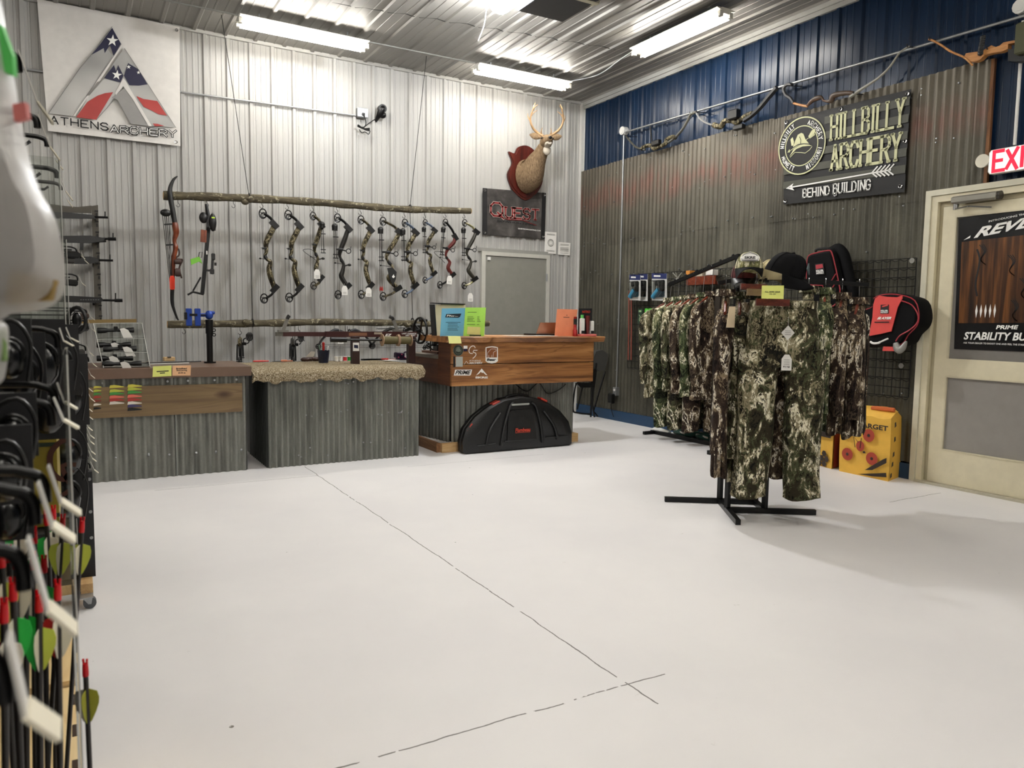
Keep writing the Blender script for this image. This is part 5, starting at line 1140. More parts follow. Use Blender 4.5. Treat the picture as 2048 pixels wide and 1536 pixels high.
# cards on the left counter edge
PEACH = M('paper_peach', 'e3b388', .8); YEL = M('paper_yellow', 'dbe07c', .8)
o, fn = card('price_card', 'yellow price card taped to the front edge of the left brown counter', [(306, 733), (343, 731), (343, 752), (305, 754)], FY-.044, YEL); lines(o, fn, [(.2, .85, .5), (.38, .65, .33)], INK, .007)
o, fn = card('price_card', 'peach Broadhead Sharpening card taped to the front edge of the left brown counter', [(345, 731.5), (382, 730.5), (381, 751), (344.5, 751.5)], FY-.044, PEACH)
words(o, fn, 'Broadhead', .2, .78, .62, .78, INK, .04); words(o, fn, 'Sharpening', .22, .8, .42, .58, INK, .04); words(o, fn, '$3.00 ea', .32, .72, .2, .34, INK, .04)
# feather vanes pinned to the board
s5 = lambda x, y: (140+x/5.12, 600+y/5.12)
VC = {'yellow': M('v_yellow', 'c9c04a', .5), 'lime': M('v_lime', 'b3b93f', .5), 'green': M('v_green', '3f8a3c', .5), 'red': M('v_red', 'a8322a', .5), 'dark red': M('v_dred', '7f2a22', .5), 'pink': M('v_pink', 'd96a58', .5), 'white': M('v_white', 'd8d2c4', .5), 'purple': M('v_purple', '3b3560', .5), 'black': BLK}
cols = [('small vane column nearest the display hooks', 240, 320, [(895, 'yellow'), (932, 'lime'), (964, 'green'), (998, 'red'), (1035, 'dark red'), (1073, 'white'), (1112, 'black')]),
        ('middle column of large vanes', 402, 555, [(893, 'yellow'), (936, 'lime'), (964, 'green'), (998, 'pink'), (1028, 'red'), (1060, 'white')]),
        ('right column of large vanes', 587, 735, [(885, 'yellow'), (917, 'lime'), (950, 'green'), (990, 'pink'), (1026, 'red'), (1060, 'white'), (1090, 'purple'), (1125, 'black')]),
        ('far left column of vanes behind the hooks', 75, 178, [(910, 'lime'), (938, 'green')])]
for nm, xa, xb, L in cols:
    for py, cn in L:
        p, q = at(*s5(xa, py+12), y=FY-.037), at(*s5(xb, py), y=FY-.037); up = V((0, 0, 1)); sz = .016 if xb-xa < 100 else .022
        d = q-p; mb = MB(); mb.prism([p, p+d*.06+up*sz, p+d*.35+up*sz*1.05, q+up*.006, q][::-1], (0, -.002, 0))
        o = mb.build('arrow_vane', VC[cn]); 
        tag(o, f'{cn} plastic arrow vane on the brown board, {nm}', 'arrow vane', 'sample vanes on the brown board')
# ---- bow press on the carpet
CT = .851; yb = -1.72
t = thing('bow_press', 'long dark maroon bow press with a hand wheel standing on the carpeted counter', 'bow press', at(760, 720, y=yb)); MAR = M('maroon_paint', '3a1916', .35)
W_ = lambda x, y, d=0: at(x, y, y=yb+d)
zb = W_(700, 668).z; xl, xm, xr = W_(565, 668).x, W_(655, 668).x, W_(832, 668).x
mb = MB(); mb.bb((xl, yb-.02, zb-.022), (xm, yb+.02, zb+.018)); mb.build('inner_beam', MAR, t); mb = MB(); mb.bb((xm-.02, yb-.028, zb-.028), (xr, yb+.028, zb+.024)); mb.build('outer_beam', MAR, t)
mb = MB(); mb.bb((xl-.06, yb-.018, zb-.02), (xl, yb+.018, zb+.016)); mb.build('end_block', M('press_grey', '57554c', .5), t)
for x in (W_(710, 700).x, W_(822, 700).x): mb = MB(); mb.bb((x-.036, yb-.03, CT-.01), (x+.036, yb+.03, zb-.02), .004); mb.build('post', M('maroon_dark', '2a1512', .4), t)
for (x0, y0, x1, y1) in ((566, 662, 576, 634), (795, 661, 785, 636)):
    p, q = W_(x0, y0), W_(x1, y1); mb = MB(); mb.bar(p, q, .03, .014, (0, 1, 0)); mb.box(p+V((0, 0, .0)), (.09, .05, .02)); a_ = mb.build('press_arm', M('arm_grey', '8c8982', .3, .6), t); mb = MB(); mb.tube([q+(p-q)*.15, q, q+V((.012 if x1 < 700 else -.03, 0, .012))], .017, 8); mb.build('rubber_finger', BLK, a_, True)
wc = W_(842, 661, 0); wc.x = xr+.045; mb = MB(); mb.ring(wc, .125, .012, (1, .15, 0), 28, 8)
for k in range(4): mb.bar(wc, wc+V((0, math.cos(k*1.57+.4)*.12, math.sin(k*1.57+.4)*.12)), .014, .014)
mb.cyl(V((xr, yb, wc.z)), wc+V((.02, 0, 0)), .014); mb.cyl(wc+V((0, .02, .1)), wc+V((.08, .02, .1)), .014); mb.build('hand_wheel', BLKM, t, True)
f = quad(V((xm, yb-.0285, zb+.022)), V((xr, yb-.0285, zb+.022)), V((xm, yb-.0285, zb-.026)), V((xr, yb-.0285, zb-.026)))
mb = MB(); mb.poly([f(.22, .2), f(.42, .2), f(.42, .8), f(.22, .8)]); mb.build('maker_label', M('label_brown', '7a5238', .5), t)
words(t, f, 'EZ', .625, .69, .1, .6, PWHT, .03, .2); words(t, f, 'LAST CHANCE', .82, .99, .52, .8, PWHT, .02); words(t, f, 'ARCHERY', .86, .98, .14, .44, PWHT, .02)
mb = MB(); mb.poly([f(.5, .5), f(.59, .5), f(.59, .9), f(.5, .9)]); mb.build('foil_label', M('foil', 'a99c8a', .3, .3), t)
mb = MB(); x = W_(710, 700).x; mb.poly([V((x-.03, yb-.031, zb-.16)), V((x+.03, yb-.031, zb-.16)), V((x+.03, yb-.031, zb-.08)), V((x-.03, yb-.031, zb-.08))]); o = mb.build('white_sticker', TAGW, t); mb = MB(); mb.poly([V((x-.02, yb-.032, zb-.13)), V((x+.022, yb-.032, zb-.135)), V((x+.02, yb-.032, zb-.105)), V((x-.02, yb-.032, zb-.10))]); mb.build('print', NAVY, o)
p, q = W_(661, 679, -.12), W_(830, 681, -.12); t = thing('serving_jig', 'black rod with two spools of olive thread held beneath the bow press', 'spool rod', (p+q)/2)
mb = MB(); mb.tube([p, q], .010, 8); mb.tube([p, p+(q-p)*.18], .024, 10); mb.build('rod', BLKM, t, True)
for a_, b_ in ((.60, .78), (.80, .94)):
    P0, P1 = p.lerp(q, a_), p.lerp(q, b_); d = (P1-P0).normalized(); mb = MB(); mb.tube([P0, P0+(P1-P0)*.5, P1], [.036, .038, .034], 16); s_ = mb.build('olive_spool', M('thread_olive', '5b5334', .8), t, True); mb = MB(); mb.cyl(P0-d*.006, P0, .058, None, 20); mb.cyl(P1, P1+d*.006, .055, None, 20); mb.build('spool_flange', M('flange', 'a3866a', .6), s_)
# cup of pens
c = at(647, 719, y=-1.5); c.z = CT; t = thing('pen_cup', 'navy blue cup holding pens and markers on the carpeted counter', 'cup', c); c = V((c.x, c.y, CT))
mb = MB(); mb.lathe([(0, 0), (.045, 0), (.058, .12), (.054, .12), (.043, .008), (0, .008)], c, 22); mb.build('cup_body', M('cup_navy', '15192e', .35), t, True)
for i, (dx, dy, h_, r_, cc, l) in enumerate(((0, 0, .185, .012, RED, 'red-capped marker standing in the navy cup'), (-.03, .01, .165, .006, M('pen_green', '5e7a66', .4), 'green pen in the navy cup'), (.035, 0, .155, .006, PAPER, 'white pen leaning right in the navy cup'), (-.045, -.01, .16, .006, BLK, 'black pen leaning left in the navy cup'), (.015, .02, .15, .005, M('pen_teal', '3a6d73', .4), 'thin teal pen in the navy cup'))):
    mb = MB(); mb.tube([c+V((dx*.4, dy, .01)), c+V((dx*1.3, dy, h_))], [r_*.8, r_], 8); mb.ball(c+V((dx*1.3, dy, h_)), r_*1.1, 8, 6); tag(mb.build('pen', cc, None, True), l, 'pen', 'pens in the navy cup')
def small(name, label, cat, build, m_, smooth=True):
    mb = MB(); build(mb); return tag(mb.build(name, m_, None, smooth), label, cat)
Z = CT
def q_(x, y, dz=0):
    p = at(x, y, z=Z+dz)
    if p.y > -1.3: p = at(x, y, y=-1.3); p.z = Z+dz
    return p
small('folding_knife', 'red-handled flat tool at the left end of the carpeted counter', 'tool', lambda mb: mb.tube([q_(506, 713, .012), q_(522, 716, .012), q_(537, 717.5, .012)], [.016, .018, .013], 8, flat=.5), RED)
small('ruler', 'long silver rule lying along the carpeted counter', 'ruler', lambda mb: mb.bar(q_(541, 716, .004), q_(695, 713.5, .004), .03, .003), CHR)
small('pliers', 'orange-handled pliers lying near the left of the carpeted counter', 'pliers', lambda mb: (mb.tube([q_(562, 718, .01), q_(574, 718.5, .01)], .012, 6), mb.tube([q_(574, 718.5, .01), q_(585, 717, .01)], .006, 6)), M('handle_orange', 'b36a48', .5))
small('utility_tool', 'dark flat steel tool near the front left edge of the carpeted counter', 'tool', lambda mb: mb.tube([q_(545, 720, .008), q_(560, 721.5, .008), q_(578, 722, .008)], [.006, .011, .004], 6, flat=.5), M('steel_dark', '4b4e50', .4, .5))
t = thing('tool_pile', 'crumpled pile of brown leather and a white packet left of the navy cup', 'pile', q_(620, 716))
mb = MB(); rs = random.Random(4)
for k in range(6): mb.ball(q_(609+k*5.5, 716+rs.uniform(-1, 1), .02+rs.uniform(0, .012)), (.04, .03, .022), 8, 6)
mb.build('leather_strap', M('leather_brown'), t, True); mb = MB(); mb.prism([q_(612, 714, .045), q_(626, 714, .06), q_(630, 706, .10), q_(622, 705, .1)], (.0, -.01, .012)); mb.build('white_packet', TAGW, t)
for i, (x, cc, l) in enumerate(((673, TAGW, 'white thread spool, leftmost in the row right of the navy cup'), (681, TAGW, 'white thread spool, second in the row right of the navy cup'), (690, M('spool_red', 'd2303a', .5), 'red thread spool right of the navy cup'), (699, M('spool_green', '2fae3a', .5), 'bright green thread spool right of the navy cup'), (706.5, M('spool_orange', 'e38a5a', .5), 'orange thread spool next to the bow press post'))):
    g = thing('thread_spool', l, 'spool', q_(x, 719), 'thread spools beside the navy cup'); mb = MB(); b_ = q_(x, 718.5); b_.z = Z; mb.cyl(b_, b_+V((0, 0, .042)), .019, None, 14); mb.build('thread', cc, g, 40)
    mb = MB(); mb.cyl(b_+V((0, 0, .042)), b_+V((0, 0, .047)), .021, None, 14); mb.cyl(b_, b_+V((0, 0, .004)), .021, None, 14); mb.build('flange', PAPER, g)
small('tool_roll', 'heap of small black tools right of the first bow press post', 'tools', lambda mb: [mb.tube([q_(722+4*k, 717-k % 2, .012), q_(740+5*k, 716, .012)], .009, 6) for k in range(6)], BLK)
small('scissors', 'red-handled scissors behind the bow press on the carpeted counter', 'scissors', lambda mb: (mb.ring(q_(766, 710, .012), .022, .006, (0, .3, 1), 12, 5), mb.ring(q_(772, 712, .012), .022, .006, (0, .3, 1), 12, 5), mb.bar(q_(775, 711, .012), q_(800, 711, .012), .012, .004)), RED)
for x0, x1, y0, l in ((760, 792, 713, 'white paper sheet lying under the bow press near its right post'), (836, 850, 716, 'white paper sheet at the right end of the carpeted counter')):
    mb = MB(); a_ = q_(x0, y0, .002); mb.box(a_+V((.1, 0, .001)), ((x1-x0)/190, .16, .0015), (0, 0, .2)); tag(mb.build('paper_sheet', PAPER), l, 'paper')
t = thing('bow_sight', 'dark purple bow sight with small knobs lying beside the right bow press post', 'sight', q_(803, 716)); c = q_(802, 716); c.z = Z
mb = MB(); mb.box(c+V((-.02, 0, .05)), (.10, .05, .06), (0, .1, .2), .008); mb.ring(c+V((.06, 0, .05)), .035, .008, (.3, 1, 0)); mb.bar(c+V((-.05, 0, .012)), c+V((.09, 0, .012)), .05, .02); mb.build('sight_body', M('purple_dark', '291a30', .4, .3), t)
for k in range(4): mb = MB(); mb.ball(c+V((-.04+.035*k, -.035, .03+.03*(k % 2))), .009, 8, 6); mb.build('knob', M('pinkish', '8f3450', .3, .5), t, True)
# ---- bows hung level from the lower log
def hbow(px, py, H, rz, label, dark, tg=None, quiver=True, extra=None):
    c = at(px, py, y=YL); t = thing('compound_bow', label, 'bow', (0, 0, 0), 'bows hanging from the lower log'); k = H
    mb = MB(); C = catmull([V((-.28*k, 0, -.06*k)), V((-.16*k, 0, .0)), V((-.05*k, 0, -.03*k)), V((0, 0, -.06*k)), V((.06*k, 0, -.03*k)), V((.16*k, 0, .0)), V((.28*k, 0, -.06*k))], 5); mb.tube(C, .019*k, 8, flat=1.2); mb.build('riser', dark, t, True)
    for s in (1, -1):
        mb = MB()
        for d in (.018, -.018): mb.tube(catmull([V((s*.27*k, d, -.06*k)), V((s*.36*k, d, -.13*k)), V((s*.43*k, d, -.235*k))], 4), .010*k, 4)
        mb.build('limb', BLKM, t, True); cc = V((s*.43*k, 0, -.25*k)); mb = MB(); mb.ring(cc, .038*k, .008*k, (0, 1, 0), 18, 5); mb.ring(cc, .02*k, .005*k, (0, 1, 0), 12, 5); mb.bar(cc+V((-.035*k, 0, 0)), cc+V((.035*k, 0, 0)), .008, .008); mb.cyl(cc+V((0, .03, 0)), cc+V((0, -.03, 0)), .006); mb.build('cam_wheel', BLKM, t, True)
    mb = MB(); 
    for z in (-.225, -.25, -.275): mb.tube([V((-.42*k, 0, z*k)), V((.42*k, 0, z*k+.004))], .0018, 4)
    mb.build('bowstring', CORD, t)
    if quiver:
        mb = MB(); mb.box(V((.2*k, -.09, .02)), (.11, .07, .09), None, .02); q = mb.build('quiver_hood', BLK, t)
        for j in range(3):
            mb = MB(); mb.cyl(V((.15*k, -.11+.02*j, .02)), V((-.4*k, -.11+.02*j, -.0)), .0035, None, 6); mb.build('arrow_shaft', BLK, q)
    mb = MB(); mb.ring(V((.02, -.06, -.02)), .028, .006, (1, .1, 0), 16, 5); mb.box(V((.02, -.03, -.05)), (.03, .06, .03)); mb.build('sight', BLKM, t, True)
    mb = MB(); mb.tube([V((0, 0, -.03*k)), V((0, 0, .05))], .003, 5); mb.build('hanging_hook', BLKM, t)
    if tg: tagcard(t, tg[0], tg[1], -.06, 1)
    if extra: extra(t)
    t.rotation_euler = (0, 0, rz); t.location = c; return t
hbow(480, 678, .85, R(78), 'compound bow seen end-on under the lower log, left of the bow press', 'camo_fine')
hbow(585, 680, .85, R(78), 'compound bow seen end-on with a white tag behind the left of the bow press', M('riser_black'), (-.05, .0))
hbow(691, 660, .72, R(4), 'level compound bow hanging behind the left post of the bow press', M('riser_grey', '2c2d30', .4), (-.08, -.05), False)
def gl(t):
    mb = MB()
    for z in (-.06, -.10, -.16): mb.tube([V((-.20, -.01, z)), V((-.05, -.01, z))], .006, 5)
    mb.build('green_string_silencer', M('string_green', '4fa763', .5), t)
hbow(802, 658, .78, R(-4), 'level compound bow with green string pieces behind the thread spools', M('riser_black'), None, True, gl)
hbow(882, 668, .62, R(20), 'level black compound bow half hidden behind the blue sheet on the bar', M('riser_black'))
# ---- things on the bar
ZB = 1.126
def onbar(x, y): p = at(x, y, y=BY+.1); p.z = ZB; return p
yp = BY+.10
FH = M('holder_black', '19191a', .3)
t = thing('file_holder', 'black rack of cream folders at the left of the bar top behind the blue sheet', 'folder rack', at(900, 665, y=yp+.15))
f = quad(at(868, 609, y=yp+.18), at(931, 610, y=yp+.18), at(866, 672, y=yp+.18), at(930, 674, y=yp+.18)); mb = MB(); mb.prism([f(.02, .0), f(.95, .0), f(.95, 1), f(.05, 1)], (0, -.004, 0)); mb.build('cream_folder', M('folder_cream', 'd8cfae', .8), t)
mb = MB(); mb.prism([f(.25, .3), f(1, .3), f(1, 1.03), f(.25, 1.03)], (0, .02, 0)); mb.build('folder_tab', M('folder_light', 'd6d0b6', .8), t); mb = MB(); a_ = f(.03, 1); mb.bar(a_+V((-.03, 0, 0)), f(.04, 0), .012, .1, (0, 1, 0)); mb.bar(a_+V((-.04, 0, .012)), f(.95, 1.02), .01, .06, (0, 1, 0)); mb.build('holder_frame', FH, t)
o, fn = card('price_sheet', 'blue PRIME sheet standing on the left of the bar top', [(881, 617), (928, 616), (926, 674), (880, 673)], yp, M('paper_blue', '6fb6da', .7), lean=-.03)
mb = MB(); mb.poly([fn(.16, .68), fn(.20, .80), fn(.84, .81), (fn(.80, .70)), fn(.72, .665), fn(.45, .675)]); mb.build('logo_field', M('logo_navy', '12222e', .6), o); 
mb = MB(); a_ = fn(.22, .71)+V((0, -.002, 0)); text(mb, 'PRIME', a_, fn(.74, .71)-a_, fn(.22, .78)-a_, .03, .06); mb.build('lettering', PWHT, o)
lines(o, fn, [(.2, .84, .51), (.3, .72, .455), (.3, .72, .40), (.3, .78, .345), (.3, .72, .285), (.3, .75, .235)], M('print_blue', '25425a', .6), .004)
o, fn = card('price_sheet', 'lime green price sheet with a pale yellow note, on the bar beside the blue sheet', [(928, 615), (969, 615), (968, 676), (927, 675)], yp-.01, M('paper_lime', 'b2ee66', .7), lean=-.03)
lines(o, fn, [(.12, .55, .84), (.12, .4, .69), (.12, .45, .64), (.12, .4, .59), (.12, .5, .54), (.6, .7, .69), (.6, .7, .64), (.6, .74, .59), (.6, .78, .54), (.12, .52, .44), (.6, .72, .44)], M('print_green', '3e5c28', .6), .004)
mb = MB(); n_ = V((0, -.003, 0)); mb.prism([fn(.14, .11)+n_, fn(.78, .10)+n_, fn(.78, .36)+n_, fn(.15, .37)+n_], (0, -.0005, 0)); mb.build('yellow_note', M('note_yellow', 'e2e394', .8), o)
n0 = at(896, 673, y=BY-.076); n1 = at(921, 673, y=BY-.076); n2 = at(923, 687, y=BY-.085); n3 = at(898, 687, y=BY-.085); n0.z = n1.z = ZB+.002
mb = MB(); mb.add([n0+V((0, .09, 0)), n1+V((0, .09, 0)), n1, n0, n2, n3], [(0, 1, 2, 3), (3, 2, 4, 5)]); tag(mb.build('sticky_note', M('note_yellow')), 'pale yellow note folded over the front edge of the bar top', 'note')
mb = MB(); a_ = at(939, 674, y=BY+.05); b_ = at(962, 676, y=BY-.01); a_.z = b_.z = ZB+.008; mb.tube([a_, b_], .006, 6); tag(mb.build('pen', BLK, None, True), 'black pen lying on the bar top in front of the green sheet', 'pen')
rs = random.Random(3)
for i, (x, l) in enumerate(((-2.5, 'loose paper sheet on the bar top right of the green sheet'), (-2.25, 'loose paper sheet at the middle of the bar top'), (-1.95, 'loose paper sheet on the bar top beside the copper laptop'))):
    mb = MB(); mb.box((x, BY+.12, ZB+.0015+i*.0005), (.24, .2, .002), (0, 0, rs.uniform(-.4, .4))); tag(mb.build('paper_sheet', [PEACH, TAGW, PAPER][i]), l, 'paper')
t = thing('laptop', 'open laptop with a copper-coloured lid standing on the bar behind the orange sheet', 'laptop', onbar(1090, 670))
yy = BY+.22; P = [at(1081, 645, y=yy-.06), at(1118, 645, y=yy-.06), at(1118, 670, y=yy), at(1073, 670, y=yy)]; P[2].z = P[3].z = ZB+.02; mb = MB(); mb.prism(P, (0, .01, 0)); mb.build('lid', M('copper', '9c6a50', .35, .4), t)
mb = MB(); mb.prism([P[3]+V((-.01, 0, -.018)), P[2]+V((0, 0, -.018)), P[2]+V((0, .24, -.018)), P[3]+V((-.01, .24, -.018))], (0, 0, .016)); mb.build('base', BLK, t)
o, fn = card('price_sheet', 'orange peach sheet standing on the right of the bar top', [(1111, 618), (1152, 619), (1147, 676), (1109, 676)], yp-.02, M('paper_orange', 'ff9f76', .7), lean=-.03)
lines(o, fn, [(.34, .64, .72)], M('print_brown', '5a2d20', .6), .006); mb = MB(); mb.poly([fn(.46, .78), fn(.5, .81), fn(.54, .78)]); mb.build('mark', M('print_brown'), o)
t = thing('flashlight', 'red and black flashlight standing on end beside the orange sheet', 'flashlight', onbar(1150, 676)); c = at(1150, 675, y=BY-.0); c.z = ZB
mb = MB(); mb.tube([c, c+V((0, 0, .06)), c+V((0, 0, .075)), c+V((0, 0, .20))], [.026, .024, .017, .017], 14); mb.build('body', M('flash_red', '9a2220', .25, .3), t, True); mb = MB(); mb.cyl(c+V((0, 0, .12)), c+V((0, 0, .18)), .0185); mb.build('grip', BLK, t)
t = thing('product_display', 'small black card display of bottles and a dark red tube, right end of bar', 'display', onbar(1170, 676)); yy = BY+.02
f = quad(at(1158, 617, y=yy), at(1184, 617, y=yy), at(1157, 668, y=yy), at(1184, 668, y=yy)); mb = MB(); mb.prism([f(0, 0), f(1, 0), f(1, 1), f(0, 1)], (0, .01, 0)); bc = mb.build('backing_card', M('card_black', '151a1e', .5), t)
words(bc, lambda u, v: f(u, v)+V((0, -.003, 0)), 'NITRO', .24, .84, .82, .92, M('text_red', 'c8402c', .5), .03)
mb = MB(); c0 = f(0, 0); c0.z = ZB; mb.bb(c0+V((-.01, -.06, 0)), V((f(1, 0).x+.015, yy+.02, f(0, 0).z)), .003); mb.build('pink_tray', M('tray_pink', 'd9736a', .5), t)
for u, w_, h_, cc, nm, cap in ((.12, .22, .62, PAPER, 'white_bottle', 'green'), (.82, .20, .52, TAGW, 'white_carton', None), (.5, .20, .72, M('tube_maroon', '5e1f1d', .3), 'maroon_tube', None)):
    a_ = f(u, 0); h2 = (f(0, 1)-f(0, 0)).length*h_; mb = MB()
    if nm == 'maroon_tube': mb.tube([a_+V((0, -.04, 0)), a_+V((0, -.04, .03)), a_+V((0, -.04, .04)), a_+V((0, -.035, h2))], [.013, .014, .018, .026], 12)
    else: mb.box(a_+V((0, -.03, h2/2)), (.04, .035, h2), None, .006)
    b_ = mb.build(nm, cc, t, 40)
    if cap: mb = MB(); mb.cyl(a_+V((0, -.03, h2)), a_+V((0, -.03, h2+.035)), .017); mb.build('green_cap', M('cap_green', '5ab356', .4), b_)
    if nm != 'maroon_tube': mb = MB(); mb.box(a_+V((0, -.049, .02)), (.036, .002, .03)); mb.build('label_band', INK, b_)
# ---------------------------------------------------------------- bows hung along the blue wall
XW = -.14
def wpt(l, sc, ox, oy, d=0): return [at(ox+a/sc, oy+b/sc, x=XW+d) for a, b in l]
A5 = lambda l, d=0: wpt(l, 4.096, 1200, 130, d); A6 = lambda l, d=0: wpt(l, 3.657, 1540, 60, d); A9 = lambda l, d=0: wpt(l, 9.6, 1840, 40, d)
OLV = M('limb_olive', '43423a', .5); HN = M('bow_hook', '15151a', .4)
def hooks(t, pts):
    mb = MB()
    for p in pts: mb.tube([V((-.005, p.y, p.z+.02)), p+V((-.01, 0, .0)), p+V((-.02, 0, .02))], .005, 5)
    mb.build('wall_hook', HN, t)
t = thing('compound_bow', 'olive compound bow hung flat on the blue wall, leftmost under the conduit', 'bow', A5([(450, 650)])[0])
mb = MB(); mb.tube(catmull(A5([(215, 585), (260, 640), (300, 675), (370, 695)]), 5), .013, 6); mb.build('left_limb', OLV, t, True)
mb = MB(); mb.tube(catmull(A5([(340, 690), (370, 665), (420, 660), (440, 685), (490, 670), (540, 640), (545, 610), (590, 590), (620, 595)]), 4), .024, 8); mb.build('riser', 'camo_fine', t, True)
mb = MB(); mb.tube(catmull(A5([(560, 635), (620, 590), (680, 520), (720, 450), (745, 405), (790, 385)]), 5), .016, 6); mb.build('right_limb', OLV, t, True)
mb = MB(); mb.box(A5([(480, 640)])[0]+V((-.03, 0, 0)), (.05, .12, .06), None, .01); mb.bar(*A5([(412, 500), (425, 640)]), .012); mb.build('sight', BLK, t)
mb = MB(); mb.tube(A5([(225, 590), (770, 395)]), .002, 4); mb.build('bowstring', CORD, t); hooks(t, A5([(230, 590), (745, 400)]))
t = thing('compound_bow', 'brown camouflage compound bow with black parts, second along the blue wall conduit', 'bow', A5([(1100, 450)])[0])
mb = MB(); mb.tube(catmull(A5([(785, 385), (820, 440), (870, 475), (950, 500)]), 5), .011, 6); mb.build('left_limb', M('limb_grey', '6e6e6c', .4), t, True)
mb = MB(); mb.tube(catmull(A5([(930, 490), (990, 505), (1020, 460), (1080, 455), (1120, 470), (1160, 445), (1210, 410), (1250, 400)]), 4), .028, 8); mb.build('riser', 'camo_fine', t, True)
mb = MB(); mb.tube(catmull(A5([(1180, 455), (1240, 415), (1310, 350), (1380, 265), (1450, 185)]), 5), [.026]*21, 6); mb.build('right_limb', BLK, t, True)
mb = MB(); mb.box(A5([(1115, 410)])[0]+V((-.03, 0, 0)), (.06, .12, .10), None, .012); mb.box(A5([(1140, 510)])[0], (.05, .12, .05), None, .008); mb.build('sight', BLK, t)
mb = MB(); mb.tube(A5([(790, 385), (1450, 190)]), .002, 4); mb.build('bowstring', CORD, t); hooks(t, A5([(800, 390), (1440, 195)]))
t = thing('recurve_bow', 'wooden recurve bow with long pale limb, hung above the HILLBILLY banner', 'bow', A6([(400, 500)])[0])
mb = MB(); mb.tube(catmull(A6([(165, 400), (125, 400), (100, 430), (115, 475), (150, 500), (172, 535)]), 5), .016, 6); mb.build('left_limb', M('limb_dark', '2f2f30', .4), t, True)
mb = MB(); mb.tube(catmull(A6([(172, 535), (225, 550), (275, 558)]), 4), .011, 6); mb.build('limb_edge', 'bow_maple', t, True)
mb = MB(); mb.tube(catmull(A6([(270, 555), (320, 510), (375, 495), (395, 518), (445, 518), (465, 480), (540, 462), (610, 462)]), 4), [.012, .014, .018, .02, .022, .024, .024, .022, .018, .012, .010, .010, .010, .010, .012, .018, .024, .024, .026, .026, .026, .026, .024, .022, .022, .02, .02, .018, .016], 8); mb.build('riser', woodmat('bow_walnut', '3a2a1e', '55463a', '7d5236', 1, 2, .4, knots=False), t, True)
mb = MB(); mb.tube(catmull(A6([(585, 490), (650, 445), (720, 400), (800, 345), (880, 265), (950, 165), (1020, 118)]), 5), [.016-.0003*i for i in range(31)], 6); mb.build('right_limb', M('limb_pale', '8f8d80', .4), t, True); hooks(t, A6([(160, 410), (620, 470), (1010, 125)]))
t = thing('recurve_bow', 'orange-tan wooden recurve bow riser at the top right corner of the blue wall', 'bow', A9([(1200, 600)])[0])
mb = MB(); mb.tube(catmull(A9([(170, 370), (260, 400), (420, 490), (600, 610), (850, 720), (1010, 870)]), 5), .008, 6); mb.build('limb', 'bow_maple', t, True)
mb = MB(); mb.prism(A9([(850, 700), (880, 640), (1000, 620), (1140, 600), (1190, 620), (1230, 570), (1300, 530), (1370, 485), (1450, 520), (1530, 490), (1600, 430), (1890, 375), (1890, 420), (1690, 460), (1690, 550), (1560, 610), (1400, 630), (1240, 670), (1150, 760), (1060, 800), (960, 800)][::-1]), (.05, 0, 0)); mb.build('riser', 'bow_maple', t)
mb = MB(); P = A9([(1160, 660), (1165, 560), (1190, 440), (1210, 310)], -.03); C = catmull(P, 8)
for i, p in enumerate(C[:-1]): mb.ball(p, (.014, .014+.008*(i % 2), .011), 8, 6)
mb.build('dark_feather_plume', BLK, t, True)
mb = MB(); mb.prism(A9([(1690, 560), (1990, 540), (1990, 780), (1850, 800), (1690, 790)][::-1], -.02), (.07, 0, 0)); mb.build('black_quiver', BLK, t); mb = MB(); mb.box(A9([(2010, 380)])[0]+V((-.03, -.03, 0)), (.08, .12, .22), None, .01); mb.build('olive_pouch', M('pouch_olive', '4c4d35', .7), t); hooks(t, A9([(200, 380), (1300, 560), (1850, 420)]))
# ---------------------------------------------------------------- wire grid panels
def grid(label, ya, yb_, za, zb_, px=.0762):
    t = thing('grid_panel', label, 'wire grid', (-.06, (ya+yb_)/2, za)); mb = MB(); n = round(abs(ya-yb_)/px)
    for i in range(n+1): y = ya+(yb_-ya)*i/n; mb.cyl((-.075, y, za), (-.075, y, zb_), .0035 if 0 < i < n else .005, None, 4)
    m_ = round((zb_-za)/px)
    for j in range(m_+1):
        z = za+(zb_-za)*j/m_; mb.cyl((-.081, ya, z), (-.081, yb_, z), .0035, None, 4)
    mb.build('wire_mesh', WIRE, t); mb = MB()
    for j in (0, 2, 4, m_-2, m_-1, m_):
        z = za+(zb_-za)*j/m_-.014; mb.tube([V((-.081, ya+(yb_-ya)*i/(4*n), z+.007*math.sin(i*math.pi/2+.4))) for i in range(4*n+1)], .003, 4)
    mb.build('wavy_wire', WIRE, t)
    for y, z in ((yb_+.03, zb_-.02), (yb_+.07, za+.26), (ya-.03, zb_-.02)): mb = MB(); mb.cyl((-.09, y, z), (-.052, y, z), .004, None, 6); mb.cyl((-.088, y, z), (-.093, y, z), .022, None, 14); mb.build('washer', M('washer_grey', '8c8b85', .4, .3), t)
    return t
grid('black wire grid panel on the tin wall behind the far clothes rack', -1.19, -3.10, .71, 1.86)
grid('black wire grid panel on the tin wall beside the glazed door', -3.35, -4.90, .69, 1.84)
def pegs(t, p, L=.16):
    mb = MB(); q = V((-.085, p.y, p.z)); mb.tube([q, V((-.09-L, p.y, p.z)), V((-.10-L, p.y, p.z+.02))], .003, 5); mb.build('peg_hook', WIRE, t)
